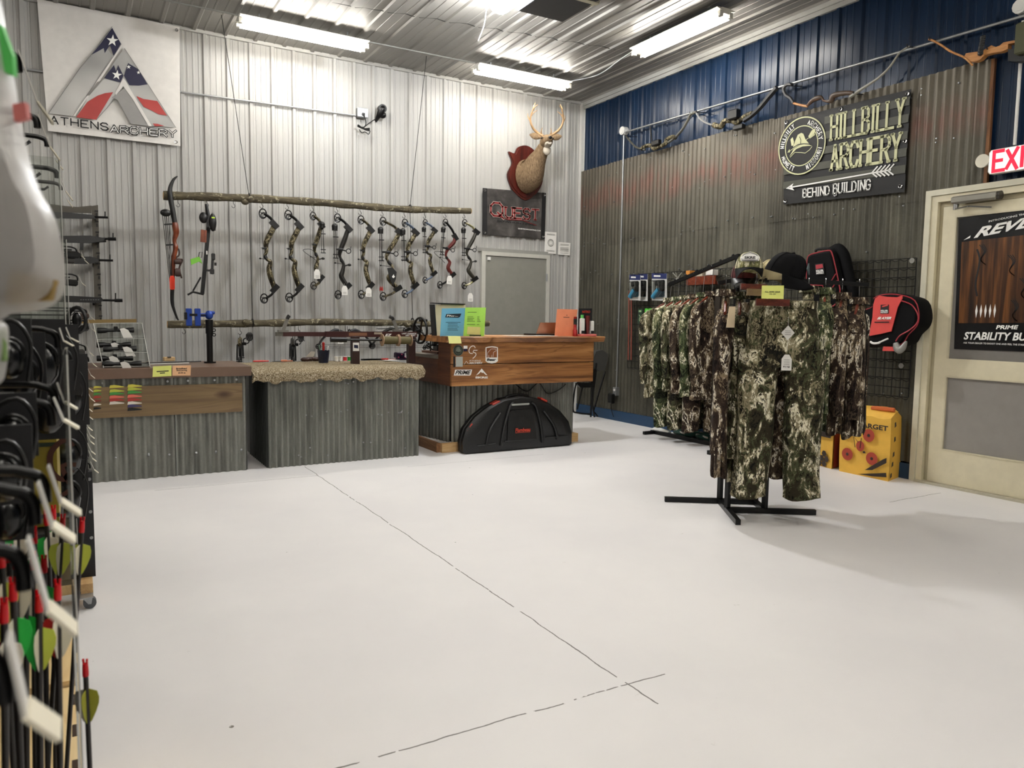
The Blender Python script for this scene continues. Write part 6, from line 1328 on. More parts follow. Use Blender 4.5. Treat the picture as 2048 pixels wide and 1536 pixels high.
# blister packs and small goods on the far grid
B7 = lambda x, y: (1200+x/8.533, 530+y/8.533)
CLB = M('blister_blue', '3b86a8', .3)
def pack(label, x0, x1, y0, y1, xx, blue=True, top='1c2450', lip='ce'):
    P = [at(*B7(x0, y0), x=xx), at(*B7(x1, y0+5), x=xx), at(*B7(x1, y1+5), x=xx), at(*B7(x0, y1), x=xx)]
    t = thing('blister_pack', label, 'package', P[0], 'blister packs on the far wire grid'); mb = MB(); mb.prism(P, (.003, 0, 0)); mb.build('backing_card', M('pack_card', 'c8c8c4', .6), t); f = quad(P[0], P[1], P[3], P[2]); n = V((-.002, 0, 0))
    mb = MB(); mb.poly([f(0, .8)+n, f(1, .8)+n, f(1, 1)+n, f(0, 1)+n]); mb.build('header', M('pack_navy', '202a5c', .5), t); mb = MB(); mb.poly([f(.15, .87)+n*2, f(.6, .87)+n*2, f(.6, .93)+n*2, f(.15, .93)+n*2]); mb.build('brand_bar', PWHT, t)
    if blue: mb = MB(); mb.tube([f(.15, .12)+n*10, f(.55, .4)+n*10], [.028, .03], 10); mb.build('blue_handle', CLB, t, True)
    mb = MB(); mb.tube([f(.3, .72)+n*6, f(.35, .55)+n*8], .014, 8); mb.tube([f(.7, .75)+n*6, f(.7, .5)+n*8], .012, 8); mb.ball(f(.72, .45)+n*10, (.02, .03, .035)); mb.build('black_release', BLK, t, True)
    mb = MB(); c = f(.5, .5); mb.box(c+V((-.022, 0, -.02)), (.03, abs(P[0].y-P[1].y)*.8, abs(P[0].z-P[3].z)*.62), None, .01); mb.build('clear_blister', 'acrylic', t); pegs(t, f(.5, .97), abs(xx)-.03)
pack('blister pack with a blue handle at the front left of the far wire grid', 505, 690, 165, 600, -.22)
pack('narrow blister pack without blue handle, behind the leftmost blue one', 660, 812, 150, 610, -.15, False)
pack('blister pack with a blue handle, right of the other two on the far grid', 885, 1140, 140, 605, -.18)
for x0, x1, y0, y1, cc, l in ((640, 725, 745, 1015, M('card_dkgreen', '2c4030', .5), 'small dark green hanging pack below the blister packs'), (755, 890, 740, 1035, M('card_green', '4fc23a', .5), 'bright green hanging pack below the blister packs')):
    P = [at(*B7(x0+10, y0), x=-.16), at(*B7(x1, y0), x=-.16), at(*B7(x1-12, y1), x=-.16), at(*B7(x0, y1-8), x=-.16)]; t = thing('hanging_pack', l, 'package', P[0]); mb = MB(); mb.prism(P, (.012, 0, 0)); mb.build('pack_card', cc, t); f = quad(P[0], P[1], P[3], P[2])
    mb = MB(); n = V((-.002, 0, 0)); mb.poly([f(.2, .78)+n, f(.8, .78)+n, f(.8, .9)+n, f(.2, .9)+n]) ; mb.stroke([f(.3, .6)+n, f(.6, .5)+n, f(.4, .3)+n, f(.6, .15)+n], .01, (-1, 0, 0)); mb.build('print', M('print_pale', '9dbb8a', .5), t); pegs(t, f(.5, .97), .08)
t = thing('hanging_strap', 'long dusty-red straps hanging at the left edge of the far wire grid', 'straps', at(1258, 600, x=-.12))
for k, (x0, x1) in enumerate(((492, 478), (530, 528))): 
    mb = MB(); P = catmull([at(*B7(x0, 430), x=-.13), at(*B7((x0+x1)/2+4, 1000), x=-.13), at(*B7(x1, 1620), x=-.13)], 4); mb.stroke(P, .026, (-1, .2, 0)); mb.stroke([p+V((.006, 0, 0)) for p in P], .026, (-1, .2, 0)); mb.build('strap', M('strap_red', '8d4a3c', .8), t)
pegs(t, at(*B7(505, 430), x=-.13), .06)
for (x, y, w_, h_, cc, l, cat) in ((1381, 548, .06, .07, M('box_orange', 'c98436', .6), 'small orange box on a shelf peg behind the far rack arm', 'box'), (1402, 553, .12, .10, M('box_cream', 'b3ac98'), 'small cream carton behind the far rack arm', 'box'), (1424, 545, .10, .06, TAGW, 'small white carton near the top of the far wire grid', 'box')):
    c = at(x, y, x=-.13); mb = MB(); mb.box(c, (.08, w_, h_), None, .003); o = tag(mb.build('small_box', cc), l, cat)
mb = MB(); c = at(1355, 556, x=-.14)
for k in range(9): mb.tube([c, c+V((-.03*math.cos(k), .05*math.sin(k*1.3), .06*math.cos(k*2.1)))], .006, 5)
tag(mb.build('feather_lure', M('feather_grey', '8b8a80', .8), None, True), 'small grey feathery item hanging on the far wire grid', 'lure')
t = thing('wooden_shelf_box', 'reddish wooden bar shelf glimpsed behind the far rack garments', 'shelf', at(1400, 565, x=-.2)); a_, b_ = at(1378, 575, x=-.2), at(1436, 553, x=-.2); mb = MB(); mb.bb((-.24, a_.y, 1.69), (-.09, b_.y, 1.72)); mb.bb((-.24, a_.y, 1.72), (-.225, b_.y, 1.78)); mb.build('shelf_board', 'hanger_wood', t)
# ---------------------------------------------------------------- garments
def garment(t, c, W, N, zt, zb_, w0, w1, dp, m_, kind='jacket', seed=0, name=None, sleeves=True, hem=.0):
    """cloth body hanging from a hanger; W width direction, N facing direction, c at the neck axis"""
    rs = random.Random(seed); W, N = V(W).normalized(), V(N).normalized(); c = V(c); n = 36; H = zt-zb_; ph = [rs.uniform(0, 6.28) for _ in range(6)]
    def ring(cx, z, hw, hd, s, amp, kk=5):
        r = []
        for k in range(n):
            a = 2*math.pi*k/n; f = 1+amp*(math.sin(kk*a+ph[0]+s*2.2)+.6*math.sin((kk+4)*a+ph[1]-s*4)+.4*math.sin((kk*2+3)*a+ph[2]+s*7))
            x, y = math.cos(a)*abs(math.cos(a))**-.25 if abs(math.cos(a)) > 1e-3 else 0, math.sin(a)
            p = c+W*(cx+hw*x*f)+N*(hd*y*(1+1.6*(f-1))); p.z = z+.012*math.sin(3*a+ph[3])*s; r.append(p)
        return r
    if kind == 'jacket':
        L = [(0, .055, .05), (.03, .07, .055), (.055, w0*.55, .05), (.10, w0*.98, .06), (.16, w0, .075), (.3, w0*.96, .08), (.55, w0*.95, .085), (.8, w1, .09), (.97, w1*1.02, .095), (1, w1, .09)]
        mb = MB(); mb.loft([ring(0, zt-H*s, a, b*dp/.09, s, .02+.09*min(1, s*1.6)) for s, a, b in L]); body = mb.build(name or 'jacket_body', m_, t, True)
        if sleeves:
            for sd in (1, -1):
                mb = MB(); K = [(.93, .09, .05), (1.05, .17, .062), (1.12, .32, .06), (1.13, .55, .052), (1.08, .78, .045), (1.05, .86, .042)]
                rings = []
                for q, (x, s, r_) in enumerate(K):
                    rg = []
                    for k in range(16):
                        a = 2*math.pi*k/16; f = 1+.14*math.sin(4*a+q*1.7+ph[4]); p = c+W*(sd*w0*x+r_*f*math.cos(a))+N*(r_*.9*f*math.sin(a)+.02*q/5); p.z = zt-H*s+(.03*math.cos(a)*(-sd) if q == 0 else 0); rg.append(p)
                    rings.append(rg)
                mb.loft([[p for p in r] for r in catr(rings, 3)]); mb.build('sleeve', m_, t, True)
        mb = MB(); rings = []
        for s, r_, h_ in ((.02, .068, .0), (.0, .062, .02), (-.01, .06, .045), (.0, .052, .04), (.02, .052, .01)): rings.append([c+W*(r_*1.2*math.cos(2*math.pi*k/20))+N*(r_*math.sin(2*math.pi*k/20))+V((0, 0, zt-c.z+h_)) for k in range(20)])
        mb.loft(rings, False); mb.build('collar', m_, t, True)
        mb = MB(); P = [c+N*(-.0)+V((0, 0, zt-c.z-H*s))+N*(b*dp/.09*1.12) for s, a, b in L[2:]]; mb.tube(P, .004, 5); mb.build('zip', BLK, t, True)
    else:
        mb = MB(); top = [(0, w0, .04), (.035, w0, .05), (.04, w0*1.01, .055), (.12, w0*1.06, .075), (.24, w0*1.1, .085), (.33, w0*1.1, .085)]
        mb.loft([ring(0, zt-H*s, a, b*dp/.09, s, .012+.07*s) for s, a, b in top]); mb.build(name or 'pants_seat', m_, t, True)
        for sd in (1, -1):
            mb = MB(); K = [(.24, .54, .54), (.33, .56, .52), (.5, .58, .47), (.7, .60, .45), (.88, .62+hem, .44), (1, .63+hem, .44)]
            rings = []
            for q, (s, x, hw) in enumerate(K):
                rg = []; 
                for k in range(24):
                    a = 2*math.pi*k/24; f = 1+.07*math.sin(3*a+q*1.3+ph[4]+sd)+.05*math.sin(7*a+q*.8); p = c+W*(sd*w1*x+w1*hw*math.cos(a)*f)+N*(.075*dp/.09*math.sin(a)*f); p.z = zt-H*s+(.012*math.sin(2*a) if q == 5 else 0); rg.append(p)
                rings.append(rg)
            mb.loft(catr(rings, 3)); mb.build('pant_leg', m_, t, True)
        mb = MB(); mb.loft([ring(0, zt-H*s, w0*1.02, b*dp/.09, s, .01) for s, b in ((-.004, .045), (.032, .056))], False); mb.build('waistband', m_, t, True)
        mb = MB()
        for k in range(-2, 3): p = c+W*(w0*.38*k)+N*(.06*dp/.09); mb.bb(p+V((-.006, -.006, zt-c.z-.045)), p+V((.006, .006, zt-c.z+.002)))
        mb.build('belt_loop', m_, t)
def catr(rings, sub):
    out = []; n = len(rings[0]); cols = [catmull([r[k] for r in rings], sub) for k in range(n)]
    for i in range(len(cols[0])): out.append([cols[k][i] for k in range(n)])
    return out
def hanger(p, W, label, zbar, group):
    t = thing('wooden_hanger', label, 'hanger', p, group); W = V(W).normalized(); mb = MB()
    C = catmull([p-W*.165+V((0, 0, -.085)), p-W*.08+V((0, 0, -.025)), p, p+W*.08+V((0, 0, -.025)), p+W*.165+V((0, 0, -.085))], 5); mb.tube(C, [.010]*len(C), 8, flat=1.3); mb.build('wooden_arms', 'hanger_wood', t, True)
    mb = MB(); N_ = W; q = V((p.x, p.y, zbar)); mb.tube(catmull([p+V((0, 0, .01)), p+V((0, 0, .05)), V((p.x, p.y, zbar-.01))+W*.012, q+V((0, 0, .024))+W*.0, q+V((0, 0, .004))-W*.022], 5), .0028, 6); mb.build('wire_hook', CHR, t, True); return t
def swingtag(t, p, N, diamond=False, s=1, price=False):
    N = V(N).normalized(); W = N.cross(V((0, 0, 1))).normalized(); P = [(0, .04), (.035, 0), (0, -.04), (-.035, 0)] if diamond else [(-.028, -.08), (.028, -.08), (.028, -.015), (.012, .01), (-.012, .01), (-.028, -.015)]
    mb = MB(); mb.prism([p+W*a*s+V((0, 0, b*s)) for a, b in P], N*.0015); o = mb.build('hang_tag', TAGW, t, label='white paper hang tag')
    mb = MB()
    for k in range(3): mb.stroke([p+N*.003+W*(-.016*s)+V((0, 0, (-.02-.012*k if not diamond else .01-.01*k)*s)), p+N*.003+W*(.016*s)+V((0, 0, (-.02-.012*k if not diamond else .01-.01*k)*s))], .002, N)
    if price: a_ = p+N*.003-W*.02+V((0, 0, -.072)); text(mb, '$119', a_+W*.0, W*.04, V((0, 0, .013)), .03)
    mb.build('print', INK, o)
    mb = MB(); mb.tube([p+V((0, 0, .03)), p+V((0, 0, .10))], .001, 4); mb.build('string', PAPER, o)
# far rack beside the wall
RX = -.45; t = thing('clothes_rack', 'black rack with a slanted arm of camouflage garments near the wire grid', 'clothes rack', (RX, -2.8, 0))
mb = MB(); mb.bar((RX, -3.32, 0), (RX, -3.32, 1.95), .04); mb.build('post', BLKM, t)
mb = MB(); mb.bar((RX, -3.33, 1.94), (RX, -2.34, 1.69), .035); mb.build('slanted_arm', BLKM, t)
mb = MB()
for k in range(6): s = k/6+.08; mb.ball(V((RX, -3.33+.99*s, 1.97-.25*s)), .013, 8, 6)
mb.build('arm_stop', BLK, t, True)
mb = MB(); mb.bar((RX+.11, -2.0, .02), (RX+.11, -3.32, .02), .04); mb.bar((RX-.3, -3.32, .02), (RX+.3, -3.32, .02), .04); mb.bar((RX-.05, -2.05, .02), (RX+.3, -2.05, .02), .035); mb.build('base_bar', BLKM, t)
mb = MB(); mb.bb((RX-.02, -3.12, 0), (RX+.035, -3.05, 1.62), .01); tag(mb.build('mirror_frame', M('frame_brown', '2d261f', .5), None), 'dark upright framed panel standing at the near end of the far rack', 'frame')
cms = ['camo', 'camo_green', 'camo', 'camo_brown', 'camo_green', 'camo_brown', 'camo']
lab = ['outermost camouflage jacket with open collar on the far rack', 'second camouflage jacket from the outer end of the far rack', 'third camouflage jacket from the outer end of the far rack', 'dark camouflage jacket with a pale tag, middle of the far rack', 'green camouflage jacket near the post of the far rack', 'brown camouflage jacket next to the dark framed panel on the far rack']
for k in range(6):
    y = -2.36-.125*k; zb_ = 1.70+.03*k; p = V((RX, y, 1.495+.012*k)); g = thing('camouflage_jacket', lab[k], 'jacket', V((RX, y, 1.5)), 'garments on the far rack')
    w_ = (.96, -.34+.07*k, 0); nn = (-.34+.07*k, -.96, 0)
    if k == 0: w_ = (.88, -.46, 0); nn = (-.46, -.88, 0)
    garment(g, p, w_, nn, 1.50+.012*k, (.46 if k == 0 else .60-.02*k), (.24 if k == 0 else .20), .22, .062, cms[k], 'jacket', 10+k)
    hanger(p, w_, f'reddish wooden hanger holding {lab[k].replace("camouflage ", "")}'.replace(' with open collar', '').replace(' with a pale tag', ''), zb_, 'hangers on the far rack')
    if k == 3: swingtag(g, p+V((-.1, -.14, -.1)), (-.5, -.8, 0))
for k in range(3):
    y = -2.38-.22*k; g = thing('camouflage_pants', ['camouflage pants hanging lowest at the outer end of the far rack', 'camouflage pants in the middle of the far rack', 'camouflage pants near the post of the far rack'][k], 'pants', V((RX, y, .9)), 'garments on the far rack'); garment(g, V((RX+.03, y-.05, .9)), (1, -.25, 0), (-.25, -1, 0), .98, .15, .17, .21, .08, cms[k+1], 'pants', 30+k)
t = thing('shoe', 'white shoe on the floor under the far rack', 'shoe', at(1320, 868, z=0)); c = at(1322, 867, z=0); mb = MB(); K = [(c+V((-.04, .09, .03)), .03, .028, (0, 0, 1)), (c+V((-.02, .05, .035)), .04, .035, 0), (c+V((.0, -.03, .03)), .038, .03, 0), (c+V((.02, -.12, .02)), .035, .02, 0)]; sweep(mb, K, 12); mb.build('upper', PWHT, t, True); mb = MB(); mb.box(c+V((0, -.01, .008)), (.075, .24, .016), (0, 0, .2), .006); mb.build('sole', TAGW, t)
for i, (px, py, cc, l) in enumerate(((1366, 876, M('bag_teal', '2f5f52', .5), 'flat teal and white bag on the floor under the far rack'), (1412, 885, M('bag_teal'), 'second teal bag on the floor under the far rack, nearer the dark panel'))):
    c = at(px, py, z=0)+V((.1, .05, 0)); t = thing('feed_bag', l, 'bag', c); mb = MB(); mb.ball(c+V((0, 0, .05)), (.14, .17, .05), 16, 8); mb.build('bag_body', cc, t, True); mb = MB()
    for k in range(3): mb.tube([c+V((-.13+.06*k, -.1, .06+.02*k)), c+V((-.10+.06*k, .10, .07+.016*k))], .010, 5)
    mb.build('white_print', PWHT, t, True)
# front four-way rack
C0 = V((-2.07, -4.98, 0)); U = V((.829, -.559, 0)); VV = V((-.559, -.829, 0)); h = .125
t = thing('clothes_rack', 'black four-way clothes rack with pinwheel base in front of the tin wall', 'clothes rack', C0)
Ac, Bc, Dc, Cc = C0-U*h-VV*h, C0-U*h+VV*h, C0+U*h+VV*h, C0+U*h-VV*h; z1 = V((0, 0, .018))
for a_, b_ in ((Ac-U*.39, Cc), (Ac, Bc+VV*.33), (Bc, Dc+U*.34), (Dc, Cc-VV*.28)): mb = MB(); mb.bar(a_+z1, b_+z1, .033, .034); mb.build('base_bar', BLKM, t)
for q in (Ac, Bc, Dc, Cc): mb = MB(); mb.bar(q+V((0, 0, .03)), q+V((0, 0, 1.15)), .030); mb.build('post', BLKM, t)
mb = MB(); mb.bar(C0+V((0, 0, 1.0)), C0+V((0, 0, 1.62)), .04); mb.bb(C0+V((-.13, -.13, 1.13)), C0+V((.13, .13, 1.16))); mb.build('centre_column', BLKM, t)
for d in (U, -U, VV, -VV): mb = MB(); mb.bar(C0+V((0, 0, 1.60)), C0+d*(.78 if d is U else .22 if d.dot(U) < -.5 else .42)+V((0, 0, 1.56)), .026); mb.build('arm', BLKM, t)
gl_ = []
def put(kind, name, label, off, W, N, zt, zb_, w0, w1, dp, m_, seed, hz=None, **k):
    c = C0+off; g = thing(name, label, 'jacket' if kind == 'jacket' else 'pants', V((c.x, c.y, zt)), 'garments on the front rack'); garment(g, c, W, N, zt, zb_, w0, w1, dp, m_, kind, seed, **k)
    if hz: hanger(V((c.x, c.y, hz-.045)), W, hz_l[len(gl_)], 1.575, 'hangers on the front rack')
    gl_.append(g); return g
hz_l = ['wooden hanger behind the yellow sign holding the front camouflage pants', 'wooden hanger of the second camouflage pants behind the front pair', 'wooden hanger at the far left of the front rack', 'wooden hanger second from the left of the front rack', 'wooden hanger third from the left of the front rack', 'wooden hanger of the jacket next to the front pants', 'wooden hanger of the second jacket right of the front pants', 'wooden hanger of the third jacket right of the front pants', 'wooden hanger of the rightmost jacket on the front rack']
g = put('pants', 'camouflage_pants', 'large pair of camouflage pants with two white tags facing the camera on the front rack', VV*.40+U*.115, U, VV, 1.43, .18, .205, .25, .11, 'camo', 3, 1.47, hem=.04)
swingtag(g, C0+VV*.515+U*.115+V((0, 0, 1.235)), VV, True, 1.15); swingtag(g, C0+VV*.515+U*.115+V((0, 0, 1.09)), VV, False, 1.1, True)
put('pants', 'camouflage_pants', 'camouflage pants hanging directly behind the front pair on the front rack', VV*.245+U*.07, U, VV, 1.42, .28, .19, .21, .07, 'camo_brown', 5, 1.47)
VD = V((-.736, -.677, 0)); VP = V((.677, -.736, 0))
def rot(v, a): return V((v.x*math.cos(a)-v.y*math.sin(a), v.x*math.sin(a)+v.y*math.cos(a), 0))
put('jacket', 'camouflage_jacket', 'brown camouflage jacket at the far left edge of the front rack', -VP*.150+VD*.36, rot(VD, .03), rot(-VP, .03), 1.46, .30, .14, .15, .042, 'camo_brown', 6, 1.48)
put('jacket', 'camouflage_jacket', 'camouflage jacket just left of the front pants, with a beige patch', -VP*.065+VD*.20, rot(VD, .03), rot(-VP, .03), 1.45, .24, .14, .15, .042, 'camo', 7, 1.48)
put('jacket', 'camouflage_jacket', 'green camouflage jacket tucked behind the front pants at the left of the front rack', VP*.06-VD*.24, VP, VD, 1.48, .45, .13, .13, .06, 'camo_green', 8, 1.50)
put('jacket', 'camouflage_jacket', 'camouflage jacket directly right of the front pants', U*.37+VV*.06, VV*.93-U*.35, U*.93+VV*.35, 1.50, .60, .20, .19, .06, 'camo', 11, 1.52)
put('jacket', 'camouflage_jacket', 'camouflage jacket with dark collar, second right of the front pants', U*.49+VV*.03, VV*.93-U*.35, U*.93+VV*.35, 1.49, .58, .20, .20, .06, 'camo_green', 12, 1.52)
put('jacket', 'camouflage_jacket', 'brown camouflage jacket, third right of the front pants', U*.61+VV*.0, VV*.92-U*.4, U*.92+VV*.4, 1.46, .56, .20, .21, .06, 'camo_brown', 13, 1.5)
put('jacket', 'camouflage_jacket', 'rightmost brown camouflage jacket on the front rack, over the yellow target bag', U*.73-VV*.02, VV*.90-U*.45, U*.9+VV*.45, 1.43, .54, .20, .25, .065, 'camo_brown', 14, 1.48)
f = lambda x, y, d: at(x, y, d=d)
mb = MB(); P = [f(1459, 613, 4.56), f(1471, 613, 4.56), f(1469, 655, 4.56), (f(1453, 655, 4.56))]; mb.prism(P, FW*.01); mb.build('beige_patch', M('beige_patch', 'c4b294', .8), gl_[3])
# sign and wooden rails of the rack
SGD = 4.32; P = [f(1524, 571, SGD), f(1568, 571, SGD), f(1567, 598, SGD), f(1523, 597, SGD)]; nn = VV
mb = MB(); mb.prism(P, -VV*.003); o = tag(mb.build('rack_sign', YEL), 'pale yellow ALL SKRE GEAR card sign at the top of the front rack', 'sign'); fq = quad(P[0]+VV*.002, P[1]+VV*.002, P[3]+VV*.002, P[2]+VV*.002)
words(o, fq, 'ALL SKRE GEAR', .14, .84, .47, .58, INK, .02); words(o, fq, '15% OFF', .34, .64, .3, .40, INK, .02)
for i, (x0, x1, y0, hh, dd, l) in enumerate(((1482, 1533, 573, .035, 4.5, 'dark red wooden clamp hanger, uppermost left of the yellow sign'), (1494, 1545, 584, .04, 4.45, 'brown wooden clamp hanger behind the left of the yellow sign'), (1512, 1578, 604, .04, 4.40, 'dark red wooden clamp hanger directly below the yellow sign'))):
    a_, b_ = f(x0, y0, dd), f(x1, y0+2, dd); t = thing('clamp_hanger', l, 'hanger', (a_+b_)/2, 'clamp hangers by the yellow sign'); mb = MB(); mb.bar(a_, b_, .022, hh); mb.build('wooden_bar', ['rosewood', 'brown_board', 'rosewood'][i], t)
    c = (a_+b_)/2; e_ = C0+VV*(.40-.05*i)+V((0, 0, 1.585)); mb = MB(); mb.tube(catmull([c+V((0, 0, .01)), c.lerp(e_, .5)+V((0, 0, .02)), e_, e_+U*.02+V((0, 0, -.02))], 4), .003, 6); mb.build('wire_hook', CHR, t, True)
# caps
def cap(c, F, s, crown_m, brim_m, label, tilt=0, back=None, patch=None):
    t = thing('cap', label, 'cap', c, 'caps on the front rack'); F = V(F).normalized(); Rr = F.cross(V((0, 0, 1))).normalized(); Uu = Rr.cross(F)
    mb = MB(); n = 28; rings = []
    for j in range(9):
        ph = math.pi/2*j/8; rings.append([c+F*(.098*s*math.cos(ph)**.65*math.cos(a)+.012*s*math.sin(ph))+Rr*(.083*s*math.cos(ph)**.65*math.sin(a))+Uu*(.105*s*math.sin(ph)) for a in [2*math.pi*k/n for k in range(n)]])
    mb.loft(rings); cr = mb.build('crown', crown_m, t, True)
    mb = MB(); mb.ball(c+Uu*.107*s+F*.012*s, (.009*s, .009*s, .006*s), 8, 6)
    for k in range(6):
        a = k*math.pi/3; mb.tube([c+F*(.099*s*math.cos(p_)**.65*math.cos(a)+.012*s*math.sin(p_))+Rr*(.084*s*math.cos(p_)**.65*math.sin(a))+Uu*(.106*s*math.sin(p_)) for p_ in [math.pi/2*j/8 for j in range(9)]], .0018, 4)
    mb.build('seam_and_button', brim_m, cr, True)
    mb = MB(); top = []; 
    for j in range(7):
        q = j/6; top.append([c+F*((.075+.085*q)*s*math.cos(a)**.7 if math.cos(a) > 0 else 0)+Rr*(.083*s*(1-.12*q)*math.sin(a))+Uu*(.006-.03*q*(1)-.035*abs(math.sin(a))**2*q)*s for a in [(-.47+.94*k/16)*math.pi for k in range(17)]])
    bot = [[p-Uu*.005 for p in r] for r in top]; mb.loft(top, False, False); mb.loft(bot[::-1], False, False); mb.build('brim', brim_m, t, True)
    if patch:
        pc, pr, pn = patch; o = c+F*.103*s+Uu*.052*s; N_ = (F*.93+Uu*.35).normalized(); Y_ = (Uu*.93-F*.35).normalized(); P = [o+Rr*(-a*pr*s)+Y_*b*pr*s+N_*(.004-abs(a)*a*a*0-.018*a*a*pr*20*.6) for a, b in pn]
        mb = MB(); mb.prism([p+N_*.004 for p in P], -N_*.006); q = mb.build('patch', pc, t); mb = MB()
        if len(pn) > 4: mb.stroke([o+(p-o)*.86+N_*.0055 for p in P], .0035*s, N_, 0, True); a_ = o-Rr*(-.031*s)-Y_*.010*s+N_*.0055; text(mb, 'SKRE', a_, -Rr*.062*s, Y_*.018*s, .04)
        else: mb.ring(o+N_*.006, .006*s, .0015*s, N_, 12, 4)
        mb.build('patch_mark', INK, q)
    return t
HEX = [(-1, -.35), (1, -.35), (1.05, .15), (.75, .5), (0, .75), (-.75, .5), (-1.05, .15)]
cap(at(1498, 541, d=4.75), (-.70, -.68, .16), 1.05, 'camo_tan', M('nylon_black', '0c0c0e', .8, 0, .15), 'pale camouflage cap with a white patch at the top left of the front rack', patch=(PWHT, .052, HEX))
cap(at(1545, 556, d=4.80), (.7, .65, .15), 1.1, M('cap_cream', 'b8ab84', .85), M('cap_cream'), 'cream cap squeezed between the camouflage cap and the black cap')
cap(at(1568, 548, d=4.55), (.36, -.80, -.26), 1.22, M('cap_black', '0c0c0e', .9, 0, .15), M('cap_black'), 'black cap with a grey patch at the top of the front rack', patch=(M('patch_grey', '4f5d60', .5), .022, [(-1, 0), (0, -1.3), (1, 0), (0, 1.3)]))
cap(at(1487, 556, d=4.9), (-.7, -.6, -.05), .95, M('cap_redblack', '5a2020', .8), BLK, 'dark cap with red crown half hidden under the pale camouflage cap')
# ---------------------------------------------------------------- bags on the near wire grid
t = thing('backpack', 'black backpack with red piping hanging on the near wire grid', 'backpack', at(1660, 560, x=-.25)); g2 = lambda l, xx=-.32: [at(1420+a/4.6545, 470+b/4.6545, x=xx) for a, b in l]
mb = MB(); OUTL = [(905, 250), (925, 190), (1000, 165), (1100, 145), (1135, 165), (1170, 300), (1200, 450), (1210, 540), (1150, 660), (900, 660), (900, 450)]
F0 = catmull(g2(OUTL), 3, True); ctr = sum(F0, V())/len(F0); sc_ = lambda P, k_, dx: [ctr+(p-ctr)*k_+V((dx, 0, 0)) for p in P]
mb.loft([sc_(F0, .9, -.02), sc_(F0, 1, .0), sc_(F0, 1.04, .12), sc_(F0, 1.0, .2)][::-1]); mb.build('pack_body', M('nylon_black', '0c0c0e', .8, 0, .15), t, 40)
mb = MB(); mb.tube(sc_(F0, 1.0, -.002), .006, 5, True); mb.build('red_piping', M('piping_red', 'a6303a', .5), t)
mb = MB(); mb.tube(g2([(1110, 460), (1170, 360)], -.35), .005, 5); mb.tube(g2([(1140, 490), (1185, 420)], -.35), .005, 5); mb.tube(g2([(930, 465), (1050, 470), (1060, 560)], -.35), .004, 5); mb.build('red_cord', M('piping_red'), t)
P = g2([(975, 270), (1055, 262), (1065, 365), (985, 372)], -.352); mb = MB(); mb.prism(P, (.006, 0, 0)); o = mb.build('logo_patch', INK, t); fq = quad(P[0]+V((-.002, 0, 0)), P[1]+V((-.002, 0, 0)), P[3]+V((-.002, 0, 0)), P[2]+V((-.002, 0, 0)))
mb = MB(); mb.poly([fq(.1, .5), fq(.95, .6), fq(.9, .93), fq(.1, .9)]); mb.build('red_mark', M('piping_red'), o); words(o, fq, 'KILLER', .1, .95, .26, .44, PWHT, .05); words(o, fq, 'INSTINCT', .1, .95, .06, .22, PWHT, .05)
mb = MB(); P = catmull(g2([(1135, 160), (1190, 130), (1245, 190), (1290, 380), (1330, 560), (1320, 660)], -.22), 4); mb.tube(P, .05, 8); mb.build('side_pocket', M('nylon_black'), t, True); mb = MB(); mb.tube(catmull(g2([(980, 155), (1010, 130), (1150, 125), (1170, 150)], -.2), 4), .012, 6); mb.build('top_handle', BLK, t, True); pegs(t, at(1665, 500, x=-.1), .1)
t = thing('crossbow_bag', 'black oval case with a wide red paper band hanging on the near wire grid', 'case', at(1780, 650, x=-.25)); g4 = lambda l, xx=-.30: [at(1700+a/9.6, 570+b/9.6, x=xx) for a, b in l]
F0 = catmull(g4([(130, 600), (250, 500), (450, 410), (470, 250), (700, 180), (1000, 200), (1250, 300), (1330, 560), (1290, 780), (1130, 950), (1040, 1100), (900, 1160), (750, 1180), (480, 1160), (280, 1180), (160, 900)]), 3, True); ctr = sum(F0, V())/len(F0)
mb = MB(); mb.loft([sc_(F0, .93, -.03), sc_(F0, 1, .0), sc_(F0, 1.03, .10), sc_(F0, 1.0, .18)][::-1]); mb.build('case_body', M('nylon_black'), t, 40)
mb = MB(); mb.tube(sc_(F0, 1.0, -.004)[4:34], .005, 5); mb.tube(catmull(g4([(980, 300), (1180, 380), (1300, 560), (1290, 720), (1150, 860), (960, 970), (880, 1080)], -.345), 4), .005, 5); mb.build('red_piping', M('piping_red'), t)
P = g4([(480, 260), (560, 205), (700, 225), (900, 235), (1000, 200), (1000, 260), (910, 430), (840, 700), (790, 890), (580, 940), (360, 980), (430, 620), (445, 380)], -.345); mb = MB(); mb.prism(P[::-1], (.008, 0, 0)); o = mb.build('red_band', M('band_red', 'd9504c', .35), t)
fq = quad(*g4([(590, 380), (745, 375), (580, 550), (740, 550)], -.349)); mb = MB(); mb.poly([fq(0, 0), fq(1, 0), fq(1, 1), fq(0, 1)]); o2 = mb.build('logo_square', INK, o); n = V((-.002, 0, 0)); f3 = lambda u, v: fq(u, v)+n; words(o2, f3, 'KILLER', .06, .94, .24, .42, PWHT, .05); words(o2, f3, 'INSTINCT', .06, .94, .05, .2, PWHT, .05); mb = MB(); mb.stroke([f3(.2, .8), f3(.5, .85), f3(.9, .95)], .012, (-1, 0, 0)); mb.build('logo_swoosh', M('band_red'), o2)
fq = quad(*g4([(510, 610), (810, 605), (500, 665), (800, 665)], -.35)); words(o, fq, 'SLAYER', .05, .95, .05, .95, PWHT, .06, .1); mb = MB(); mb.stroke(g4([(470, 715), (750, 712)], -.35), .008, (-1, 0, 0)); mb.build('small_print', INK, o)
